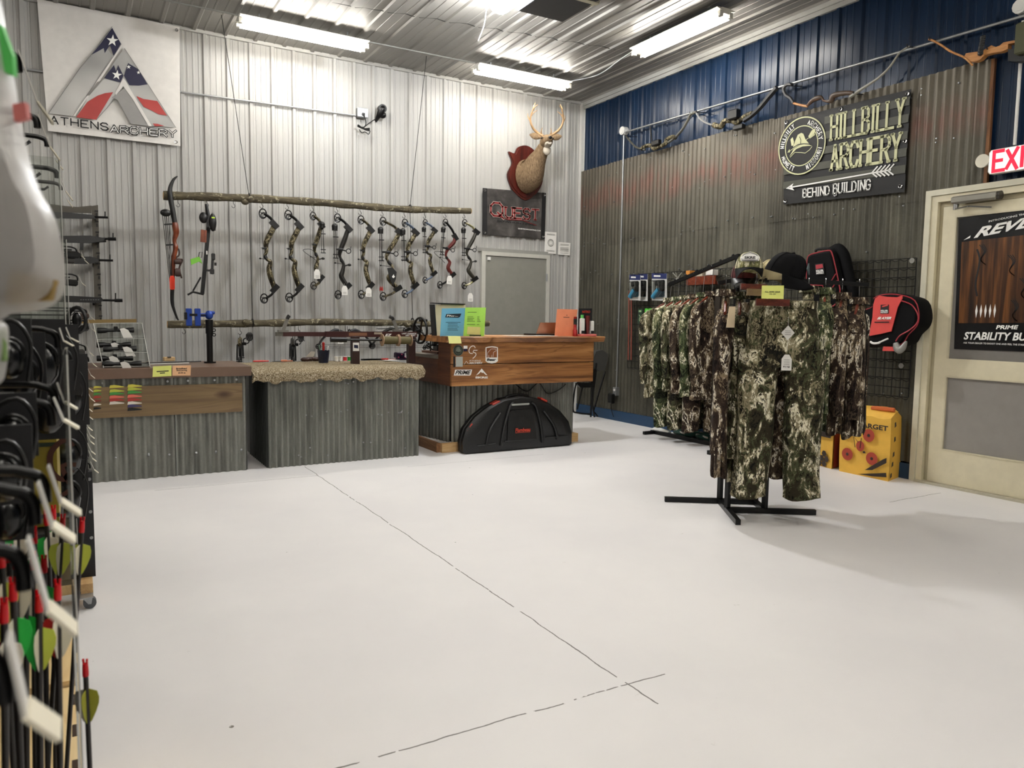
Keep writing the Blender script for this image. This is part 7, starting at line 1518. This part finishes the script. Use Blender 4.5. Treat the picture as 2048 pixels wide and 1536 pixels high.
mb = MB(); mb.tube(catmull(g4([(390, 1090), (450, 1120), (560, 1110), (575, 1080)], -.36), 4), .009, 6); mb.tube(catmull(g4([(590, 1090), (680, 1050), (730, 1030)], -.36), 4), .007, 6); mb.build('white_strap_patch', PWHT, t, True)
mb = MB(); P = g4([(640, 1180), (810, 1185), (840, 1270), (620, 1265)], -.35); mb.prism(P, (.01, 0, 0)); mb.build('red_tag', M('band_red'), t)
mb = MB(); K = g4([(880, 1110), (920, 1230), (1000, 1220), (1080, 1080)], -.33); mb.tube(catmull(K, 4), [.02, .024, .028, .03, .032, .034, .034, .03, .028, .024, .02, .014, .008], 8); mb.build('silver_mesh_pocket', M('mesh_silver', '8d8c88', .4, .3), t, True); mb = MB(); mb.tube(catmull(g4([(560, 215), (620, 185), (850, 170), (930, 190)], -.28), 4), .012, 6); mb.build('handle', BLK, t, True); pegs(t, at(1780, 592, x=-.1), .12)
# ---------------------------------------------------------------- archery target bags on the floor
def target(label, P0, P1, P2, H, big=True):
    """P0,P1 front bottom corners, P2 side corner"""
    t = thing('archery_target_bag', label, 'target bag', (P0+P1)/2); a = (P1-P0); s = (P2-P1); mb = MB(); rings = []; TY_ = M('target_yellow', 'e6b548' if big else 'dca552', .7)
    nu, ns = 8, 5; 
    def outline(z, k):
        o = []; b = .035*math.sin(math.pi*z/H*.95)*1.0; c_ = (P0+P1+P0+s+P1+s)/4
        per = [P0+a*i/nu for i in range(nu)]+[P1+s*i/ns for i in range(ns)]+[P1+s-a*i/nu for i in range(nu)]+[P0+s-s*i/ns for i in range(ns)]
        for i, p in enumerate(per):
            d = (p-c_); q = c_+d*(1+b*(1-.5*abs(math.sin(i*.9)))-.06*(z/H)**3); q.z = z+.008*math.sin(i*1.7)*(z > .1); o.append(q)
        return o
    for j in range(10): rings.append(outline(H*.86*j/9, 0))
    top = outline(H*.86, 0); c_ = sum(top, V())/len(top)
    ridge = []
    for p in top: w_ = (p-c_); along = w_.dot(a.normalized()); q = c_+a.normalized()*along*.95+(w_-a.normalized()*along)*.12; q.z = H*(.97+.03*math.sin(along*14)); ridge.append(q)
    rings.append([(p*.35+q*.65)+V((0, 0, H*.02)) for p, q in zip(top, ridge)]); rings.append(ridge); mb.loft(rings); mb.build('bag_body', TY_, t, 45)
    n = s.normalized()*-1; f = lambda u, v: P0+a*u+n*(.034*math.sin(math.pi*v*.86*.95)*.55+.012)+V((0, 0, H*v)); rd = M('target_red', 'a8402a', .6); ik = M('target_ink', '30241c', .6)
    if big:
        mb = MB(); ctrs = ((.14, .60), (.60, .60), (.18, .28), (.68, .28)); W_ = a.length
        for u, v in ctrs: mb.add([f(u+.055/W_*math.cos(k*.3927), v+.055/H*math.sin(k*.3927)) for k in range(16)], [tuple(range(16))])
        mb.add([f(.44+.04/W_*math.cos(k*.3927), .43+.045/H*math.sin(k*.3927)) for k in range(16)], [tuple(range(16))]); mb.build('red_bullseye', rd, t)
        mb = MB(); g = lambda u, v: f(u, v)+n*.002
        for u, v in ctrs: mb.add([g(u+.014/W_*math.cos(k*.785), v+.014/H*math.sin(k*.785)) for k in range(8)], [tuple(range(8))])
        mb.poly([g(.55, .10), g(.9, .30), g(.97, .33), g(.97, .26), g(.7, .12)]); mb.poly([g(.4, .02), g(.75, .08), g(.97, .12), g(.98, .06), g(.7, .03)]); mb.poly([g(.5, .335), g(.56, .34), g(.54, .37), g(.5, .365)])
        for k in range(2): mb.stroke([g(.34+.1*k, .40), g(.30+.16*k, .55), g(.40+.05*k, .48)], .006, n)
        for u in (.06, .9): mb.poly([g(u, .78), g(u+.07, .78), g(u+.07, .86), g(u, .86)]) if 0 else None
        mb.build('black_print', ik, t); mb = MB(); a_ = g(.36, .70); text(mb, 'TARGET', a_, g(.97, .70)-a_, V((0, 0, H*.07)), .04); mb.build('lettering', ik, t)
        fs = lambda u, v: P1+s*u+a.normalized()*(.034*math.sin(math.pi*v*.82)*.6+.012)+V((0, 0, H*v)); mb = MB()
        for v in (.04, .2, .34, .55, .75): mb.poly([fs(.0, v), fs(.16, v+.02), fs(.12, v+.08), fs(.0, v+.07)])
        mb.build('side_print', ik, t); mb = MB(); c1 = f(.7, .93)-n*.09; mb.tube(catmull([f(.55, .97)-n*.1, c1+V((0, 0, .03)), f(.98, .98)-n*.1], 4), .018, 6); mb.build('carry_strap', M('strap_orange', 'c9652f', .6), t, True)
    else:
        mb = MB(); W_ = a.length
        for i, j in ((0, 0), (1, 0), (2, 0), (.5, 1), (1.5, 1), (2.5, 1), (2, 2)):
            u, v = .3+i*.2, .08+j*.11; mb.add([f(u+.031/W_*math.cos(k*1.0472), v+.031/H*math.sin(k*1.0472)) for k in range(6)], [tuple(range(6))])
        mb.build('black_hexagon', ik, t); mb = MB(); fs = lambda u, v: P1+s*u+a.normalized()*.02+V((0, 0, H*v)); mb.poly([fs(.02, .02), fs(.98, .02), fs(.98, .8), fs(.02, .8)]); mb.build('red_side', M('target_dkred', '7a231c', .6), t); mb = MB(); mb.poly([f(.1, .66), f(.95, .66), f(.95, .84), f(.1, .84)]); mb.build('black_top_print', ik, t)
P0, P1, P2 = at(1678, 942, z=0), at(1776, 963, z=0), at(1808, 957, z=0); P2 = P1+(P2-P1).normalized()*.0+V((.26, .07, 0))
target('large yellow archery target bag with red rings and a bee beside the door', P0, P1+V((.0, .0, 0)), P2, .60)
P0, P1 = at(1617, 925, z=0), at(1663, 938, z=0); target('smaller yellow target bag with black hexagons behind the front rack', P0, P1, P1+V((.20, .06, 0)), .42, False)
# ---------------------------------------------------------------- display fixtures at the left edge
PX = -6.36
t = thing('display_gondola', 'dark pegboard display running along the left edge towards the counter', 'display', (PX-.1, -6.4, .3))
mb = MB(); mb.bb((PX-.03, -8.9, .25), (PX, -5.25, 1.42)); mb.build('pegboard', M('peg_black', '151515', .6), t)
mb = MB(); mb.bb((PX-.45, -8.9, .0), (PX+.02, -5.25, .25)); mb.build('plinth', M('peg_black'), t)
for y in (-8.88, -7.0, -5.3): mb = MB(); mb.bb((PX-.06, y-.02, 0), (PX-.02, y+.02, 1.95)); mb.build('upright_post', BLKM, t)
mb = MB(); mb.bb((PX-.03, -8.9, 1.90), (PX-.01, -5.25, 1.93)); mb.bb((PX-.03, -8.9, 1.62), (PX-.01, -5.25, 1.64)); mb.build('top_rail', BLKM, t)
t2 = thing('display_gondola', 'black pegboard display on a wooden block base with caster, near the left counter', 'display', (-6.2, -4.5, 0)); GX = -6.33
mb = MB(); mb.bb((GX-.03, -4.78, .15), (GX, -3.6, 1.55)); mb.build('pegboard', M('peg_black'), t2)
ps = [at(x, y, y=-4.78) for x, y in ((184, 942), (188, 1050), (189, 1150))]; mb = MB(); mb.bb((GX-.3, -4.80, ps[2].z), (ps[1].x, -4.76, ps[0].z)); mb.build('end_panel', M('panel_black', '17181b', .5), t2)
mb = MB(); 
for z in (.55, .40, .28): mb.cyl((ps[1].x-.012, -4.80, z), (ps[1].x-.012, -4.806, z), .007)
mb.build('rivet', GALV, t2)
b1 = at(187, 1160, y=-4.85); b2 = at(187, 1203, y=-4.85); b2.z = max(b2.z, .052)
mb = MB(); mb.bb((GX-.3, -4.87, b2.z), (b1.x-.005, -4.77, b1.z)); mb.bb((b1.x-.05, -4.9, b2.z-.002), (b1.x-.003, -4.79, b1.z+.002)); mb.build('wood_block_base', 'pine_y', t2)
cz = b2.z; cc = V((b1.x-.018, -4.93, .026)); mb = MB(); mb.cyl(cc+V((0, -.014, 0)), cc+V((0, .014, 0)), .026, None, 20); k = mb.build('caster_wheel', M('rubber_grey', '56585a', .6), t2, 40)
mb = MB(); mb.prism([cc+V((-.03, -.018, .03)), cc+V((.012, -.018, .03)), cc+V((.006, -.018, -.004)), cc+V((-.006, -.018, -.004))], (0, .036, 0)); mb.bb(cc+V((-.05, -.03, .0265)), cc+V((.015, .06, .031))); mb.build('caster_fork', GALV, t2)
def scan_hook(tip, end, label, r=.004, L=.26, w_=.02, grp='scanner hooks on the left displays', wall=PX):
    """double wire peg hook with a white price plate hanging from its tip"""
    t = thing('display_hook', label, 'display hook', tip, grp); mb = MB(); x0 = wall+.002
    mb.tube(catmull([V((x0, tip.y, tip.z+.012)), V((tip.x-.05, tip.y, tip.z+.012)), V((tip.x-.012, tip.y, tip.z+.008)), tip, tip+V((.002, 0, -.018))], 4), r, 8)
    mb.tube([V((x0, tip.y, tip.z-.022)), V((tip.x-.06, tip.y, tip.z-.020)), V((tip.x-.045, tip.y, tip.z-.006))], r*.8, 6); mb.build('wire_arm', BLKM, t, True)
    d = end-tip; W = V((0, 1, 0)); mb = MB(); o = V((.004, 0, .012)); a, b = tip+o, tip+d*.72+o; e = end+o
    n = d.cross(W).normalized()*.0018; P = [a-W*w_*.5, a+W*w_*.5, b+W*w_*.5, b-W*w_*.5]; mb.prism(P, n); 
    mb.build('plate_arm', M('plate_clear', 'c9c7c0', .3), t); mb = MB(); q = V((.010, 0, -.0)); P = [b-W*w_*.62, b+W*w_*.62, e+W*w_*.62+q, e-W*w_*.62+q]; mb.prism(P, n*1.5); mb.build('price_plate', M('plate_cream', 'dcd6c2', .6), t); return t
HK = [((112, 672), (124, 708), 1.15, 'white-plated hook just below the large blurred bag, highest on the left display'), ((126, 668), (138, 698), 1.35, 'second white-plated hook from the top, right of the first'), ((106, 785), (126, 838), .95, 'white-plated hook above the yellow box, upper of two'),
      ((98, 818), (125, 880), .82, 'white-plated hook above the yellow box, lower of two'), ((84, 962), (118, 1060), .62, 'large white-plated hook in front of the yellow box, right one'), ((62, 1000), (100, 1118), .54, 'large white-plated hook in front of the yellow box, left one'),
      ((38, 1120), (92, 1310), .44, 'very near white-plated hook among the arrow nocks'), ((-6, 1330), (40, 1530), .34, 'nearest and largest white-plated hook at the bottom left corner')]
for a, b, d, l in HK: scan_hook(at(*a, d=d), at(*b, d=d), l, .0045, w_=.018)
TH = [((30, 118), 'black hook at the top left corner of the photo'), ((72, 240), 'black hook beside the left edge of the white banner'), ((92, 282), 'black hook just under the lower left corner of the white banner'), ((112, 345), 'upper of two black hooks left of the gun stand top'), ((120, 372), 'lower of two black hooks left of the gun stand top')]
for (px, py), l in TH:
    tip = at(px, py, x=-6.13); k = max(.5, min(1, (tip.y+9.2)/3)); tip = at(px, py, x=-6.13)
    if tip.y > -5.3: tip = at(px, py, x=-6.105)
    t_ = scan_hook(tip, tip+V((.03, 0, -.10)), l, .0075, grp='thick hooks on the upper rail of the left display'); mb = MB(); mb.bb((PX-.03, tip.y-.012, 1.5), (PX-.01, tip.y+.012, tip.z+.03)); mb.build('rail_bracket', BLKM, t_)
mb = MB(); mb.tube([V((-6.42, -6.9, 1.0)), V((-6.42, -6.9, 2.6))], .014, 8)
# blurred clear bags hanging nearest the camera
HZ = 'blister'
def bag(label, P, d, th, extras):
    t = thing('clear_bag', label, 'package', at(P[0][0], P[0][1], d=d), 'clear bags hanging closest to the camera'); Q_ = catmull([at(x, y, d=d+th) for x, y in P], 3, True); c = sum(Q_, V())/len(Q_); mb = MB(); dv = FW*th
    mb.loft([[c+(p-c)*.86-dv*1.2 for p in Q_], [c+(p-c)*.93-dv for p in Q_], [c+(p-c)*1.0 for p in Q_], [c+(p-c)*.9+dv*.1 for p in Q_]][::-1]); mb.build('clear_film', HZ, t, True)
    for nm, PP, m_, dd in extras: mb = MB(); mb.prism([at(x, y, d=d+dd) for x, y in PP], FW*.004); mb.build(nm, m_, t)
bag('large blurred clear bag closest to the camera at the upper left edge', [(-120, -60), (-20, -60), (8, 40), (28, 160), (52, 290), (80, 380), (112, 440), (128, 520), (128, 585), (90, 618), (20, 628), (-120, 640)], .45, .02,
    [('green_label', [(-60, 30), (2, 50), (24, 110), (27, 150), (10, 145), (-60, 80)], M('label_green', '4fbf56', .5), .012), ('red_label', [(24, 208), (50, 204), (54, 236), (28, 242)], M('label_red', 'c8706a', .5), .012), ('grey_insert', [(-60, 300), (40, 330), (85, 420), (95, 560), (-60, 600)], M('insert_grey', 'a9a5a0', .6), .018), ('tan_insert', [(20, 540), (110, 560), (100, 600), (10, 608)], M('insert_tan', '9a7f45', .6), .01)])
bag('small blurred bag with green edge below the large clear bag', [(-60, 640), (8, 644), (18, 680), (14, 730), (0, 768), (-60, 775)], .5, .012, [('green_insert', [(-40, 650), (4, 660), (8, 720), (-40, 740)], M('insert_green', '6d8a4c', .6), .006)])
# dark packaged goods on the pegs
rs = random.Random(21); k = 0
DG = [((20, 700), .9, 'wide dark package with glossy blister under the top plated hook'), ((80, 715), 1.3, 'dark release package right below the second plated hook'), ((40, 740), 1.1, 'dark package with black loops, left part of the left display'), ((110, 720), 1.7, 'small dark package against the acrylic edge'), ((30, 850), .8, 'black looped accessory package left of the yellow box'), ((95, 800), 1.5, 'narrow dark package above the yellow box'), ((10, 930), .75, 'black package at the left edge, level with the yellow box'), ((15, 1010), .9, 'black package at the left edge just above the arrow nocks'), ((128, 780), 2.3, 'thin dark package seen beside the acrylic sheet'), ((130, 900), 2.4, 'dark blister package right of the yellow box'), ((132, 980), 2.4, 'dark package right of the yellow box, above the green arrows')]
for (px, py), d, l in DG:
    c = at(px, py, d=d); s = .8+.35*rs.random(); t = thing('hanging_package', l, 'package', c, 'dark packages on the left display'); mb = MB(); w_ = .045*d*s; h_ = .07*d*s
    mb.box(c, (w_*1.3, .006, h_*1.4)); mb.build('backing_card', M('card_dark', '1a1a1c', .5), t); mb = MB(); mb.ball(c+V((0, -.02, -.01*d)), (w_*.5, .025*d, h_*.45), 14, 8); mb.build('product', M('product_black', '0d0d0e', .25), t, True)
    mb = MB(); mb.ring(c+V((0, -.03, .0)), .020*d*s, .0028*d, (.2, 1, .1), 18, 6); mb.tube(catmull([V((c.x-.03*d, c.y-.03, c.z+.02*d)), V((c.x+.005, c.y-.04, c.z+.04*d)), V((c.x+.025*d, c.y-.035, c.z+.01*d)), V((c.x+.02*d, c.y-.03, c.z-.04*d))], 4), .0022, 6); mb.build('black_loop', BLK, t, True)
    mb = MB(); mb.cyl(c+V((0, 0, h_*.66)), V((PX, c.y, c.z+h_*.66)), .003, None, 6); mb.build('peg', BLKM, t)
# yellow box
P = [at(x, y, y=-6.80) for x, y in ((44, 862), (112, 862), (113, 1052), (46, 1052))]; xl, xr = P[0].x, P[1].x; zt, zb_ = P[1].z, P[2].z
t = thing('product_box', 'yellow box with a dark G5 mark standing in the left display', 'box', (xl, -6.7, zb_)); mb = MB(); mb.bb((xl-.08, -6.80, zb_), (xr, -6.55, zt), .002); mb.build('carton', M('box_yellow', '8d7c1c', .5), t)
mb = MB(); mb.bb((xl-.08, -6.802, zt-.032), (xr+.001, -6.79, zt-.024)); mb.bb((xl-.08, -6.802, zb_+.02), (xr+.001, -6.79, zb_+.028)); mb.build('dark_green_band', M('band_green', '20301c', .5), t)
mb = MB(); a = V((xl+.055, -6.803, zb_+.10)); mb.stroke(catmull([a+V(v) for v in ((.035, 0, .07), (.02, 0, .085), (-.005, 0, .06), (-.005, 0, .02), (.015, 0, .0), (.032, 0, .02))], 4), .011, (0, -1, 0)); mb.stroke(catmull([a+V(v) for v in ((.04, 0, .03), (.015, 0, .03), (.022, 0, .0), (.03, 0, -.02), (.01, 0, -.035))], 3), .009, (0, -1, 0)); mb.build('mark', M('mark_brown', '4a2416', .5), t)
mb = MB(); a = V((xl+.015, -6.803, zb_+.09)); text(mb, 'HOLD', a, V((0, 0, .055)), V((-.012, 0, 0)), .02); mb.build('lettering', M('letter_orange', 'a2471c', .5), t)
for i in range(4): mb = MB(); mb.bb((xl-.09, -6.79, zt+.002+.007*i), (xr-.01, -6.6, zt+.007+.007*i)); tag(mb.build('flat_board', 'plywood'), 'thin pale boards stacked flat on top of the yellow box', 'board', 'pale boards on the yellow box')
mb = MB(); mb.bb((PX, -6.85, zb_-.015), (xr+.004, -6.5, zb_-.002)); tag(mb.build('display_shelf', M('peg_black')), 'black shelf carrying the yellow box in the left display', 'shelf')
# clear acrylic sheets in front of the arrows
for x, ya, yb_, za, zb2, l in ((-6.074, -7.62, -7.40, .30, 1.25, 'clear acrylic sheet seen edge-on beside the arrows'), (-6.088, -6.2, -6.0, .30, 1.72, 'tall clear acrylic sheet seen edge-on behind the yellow box'), (-6.083, -5.6, -5.4, .35, 1.55, 'clear acrylic sheet farthest along the left display')):
    t = thing('acrylic_sheet', l, 'acrylic sheet', (x, ya, za)); mb = MB()
    if ya > -7: mb.bb((x-.22, ya, za), (x, ya+.004, zb2))
    mb.bb((x-.004, ya, za), (x, yb_, zb2)); mb.build('sheet', 'acrylic', t); mb = MB(); mb.bb((x-.0005, ya-.0006, za), (x+.0012, ya+.0022, zb2)); mb.build('bright_edge', M('edge_white'), t)
    mb = MB(); mb.bb((PX, ya-.002, za-.02), (x, yb_, za)); mb.build('holder_foot', BLK, t)
# plywood arrow tray
TZ = .44; t = thing('arrow_tray', 'laser-cut plywood tray with slotted edges holding upright arrows', 'tray', (-6.2, -7, .3)); xr = -6.087
for i, (ya, yb_, z) in enumerate(((-6.32, -6.70, TZ+.012), (-6.70, -7.15, TZ), (-7.16, -7.60, TZ-.02), (-7.6, -8.05, TZ-.02))):
    mb = MB(); mb.bb((PX+.01, yb_+.004, z-.006), (xr, ya-.004, z)); mb.build('top_plate', 'plywood', t); mb = MB(); mb.bb((xr-.005, yb_+.004, .02), (xr, ya-.004, z-.006)); mb.bb((PX+.01, yb_+.004, .02), (xr, yb_+.010, z-.006)); mb.build('side_plate', 'plywood', t)
    mb = MB(); n = 3
    for k in range(n): y = ya-.05-(ya-yb_-.06)*k/(n-.3); mb.bb((xr-.009, y-.05, z-.001), (xr+.0008, y-.0, z+.0012))
    mb.build('slot', M('slot_dark', '3a2614', .8), t)
# arrows standing in the tray
LIME = M('fl_lime', 'd2dc58', .45); GRN = M('fl_green', '35d055', .45); WH2 = M('fl_white', 'e0dac8', .5); FRED = M('fl_red', 'c2262a', .4); NOCK = M('nock_red', 'd0141c', .25); SH = M('shaft_carbon', '1d1815', .3)
AR = [((165, 1044), 1.16, LIME, LIME, 'red-nocked arrow with lime vanes, rightmost against the bright floor'), ((126, 1038), 1.10, LIME, LIME, 'red-nocked arrow with two lime vanes, second from the right'), ((107, 1020), 1.22, GRN, WH2, 'arrow with green and white vanes behind the second lime one'), ((92, 1030), 1.15, GRN, WH2, 'arrow with a green left vane, among the middle arrows'),
      ((68, 1062), 1.02, WH2, GRN, 'arrow with white and green vanes, left of the middle'), ((33, 1018), 1.12, GRN, WH2, 'arrow with green vane near the left edge of the photo'), ((115, 1168), .84, FRED, WH2, 'near arrow with one red and one white vane, in front of the plywood tray'), ((52, 1175), .92, WH2, GRN, 'arrow with pale left vane and green right vane, below the near hooks'),
      ((18, 1098), .98, WH2, WH2, 'arrow with white vanes at the left edge'), ((32, 1108), .90, LIME, WH2, 'arrow with a lime vane at the left edge, in front of the white one'), ((66, 1112), .95, FRED, WH2, 'arrow with red vane left of the near red and white one'), ((2, 1104), .86, LIME, LIME, 'arrow with lime vanes cut by the left frame edge'), ((25, 1165), .76, LIME, GRN, 'arrow with lime and green vanes low at the left edge'), ((8, 1205), .70, FRED, WH2, 'arrow with red vane lowest at the left edge'), ((78, 1190), .80, GRN, LIME, 'arrow with green vane directly left of the near red and white one'), ((88, 1120), 1.0, FRED, GRN, 'arrow with red and green vanes behind the near hook plate')]
def arrow(top, c1, c2, l, lean=(0, 0), zb2=.20, rot_=0):
    t = thing('arrow', l, 'arrow', V((top.x, top.y, zb2)), 'arrows standing in the plywood tray'); b = V((top.x+lean[0], top.y+lean[1], zb2)); ax = (top-b).normalized()
    mb = MB(); mb.cyl(b, top-ax*.012, .0034, None, 10); mb.build('shaft', SH, t, 60); mb = MB(); mb.tube([top-ax*.024, top-ax*.018, top-ax*.006], [.0040, .0042, .0036], 10)
    for s in (1, -1): mb.tube([top-ax*.006+RT*.0022*s, top+RT*.0026*s], .0016, 6)
    mb.build('nock', NOCK, t, True)
    for k, c in enumerate((c1, c2, WH2 if c1 is not WH2 else c2)):
        a = (math.pi, 0, -math.pi/2)[k]+rot_; d = RT*math.cos(a)+(FW-ax*FW.dot(ax))*math.sin(a); nn = ax.cross(d).normalized()*.0006; o = top-ax*.042
        P = [(0, 0), (.0155, .004), (.019, .014), (.018, .024), (.012, .038), (.004, .052), (0, .056)]; P = [P[0]]+[P[1]]+P[2:]
        mb = MB(); mb.prism([o+d*(.0032+u*.68)-ax*v*.86 for u, v in P], nn); mb.build('vane', c, t)
    return t
for (px, py), d, c1, c2, l in AR: top = at(px, py-10, d=d); top.x = min(top.x, -6.062); arrow(top, c1, c2, l, ((-.045 if px > 120 else rs.uniform(-.02, .005)), rs.uniform(-.02, .02)), .46, rs.uniform(-.3, .3))
top = at(170, 1318, d=1.02); t = arrow(top, WH2, M('fl_olive', 'a5a53a', .5), 'lowest arrow at the bottom left, its olive vane bright against the floor', (.004, 0), .25, .1)
# small hooks with tags on the far left display
G = 'small tagged hooks on the display by the left counter'; rs = random.Random(12)
rows = [(505, 150, 158), (515, 140, 166), (560, 146, 160), (628, 168, 178), (652, 168, 180), (700, 160, 176), (722, 165, 182), (745, 162, 178), (772, 160, 174), (792, 162, 178), (812, 160, 173), (828, 161, 174), (850, 162, 173), (866, 163, 177), (878, 165, 177), (898, 165, 179), (912, 166, 181), (935, 168, 185)]
wd = ['topmost', 'second', 'third', 'fourth', 'fifth', 'sixth', 'seventh', 'eighth', 'ninth', 'tenth', 'eleventh', 'twelfth', 'thirteenth', 'fourteenth', 'fifteenth', 'sixteenth', 'seventeenth', 'lowest']
for i, (py, x0, x1) in enumerate(rows):
    d = 3.55; tip = at(x1-6, py-6, d=d); scan_hook(tip, tip+V((.02, 0, -.055)), f'{wd[i]} small tagged hook of the column beside the left counter',   .0035, w_=.022, grp=G, wall=GX)
    c = at(x0-6, py+3, d=d-.05); t = thing('hanging_package', f'small dark package on the {wd[i]} hook of the column beside the left counter', 'package', c, 'small packages by the left counter'); mb = MB(); mb.box(c+V((0, 0, -.005)), (.065, .04, .03), (0, rs.uniform(-.2, .2), 0), .008); mb.build('pack', [BLK, M('pack_grey', '3a3836', .4), BLK, M('pack_brown', '3b2a22', .5)][i % 4], t)
    mb = MB(); mb.cyl(c+V((0, .02, .02)), V((GX, c.y+.02, c.z+.02)), .003, None, 6); mb.build('peg', BLKM, t)
t = thing('round_gauge', 'round black dial-shaped item hanging at the top of the far left display', 'gauge', at(156, 640, d=3.4)); c = at(154, 640, d=3.4); mb = MB(); mb.ring(c, .04, .009, (.5, .8, 0), 20, 6, 1.4); mb.build('ring', BLK, t, True); mb = MB(); mb.ball(c, (.02, .02, .035)); mb.build('centre', BLKM, t, True)
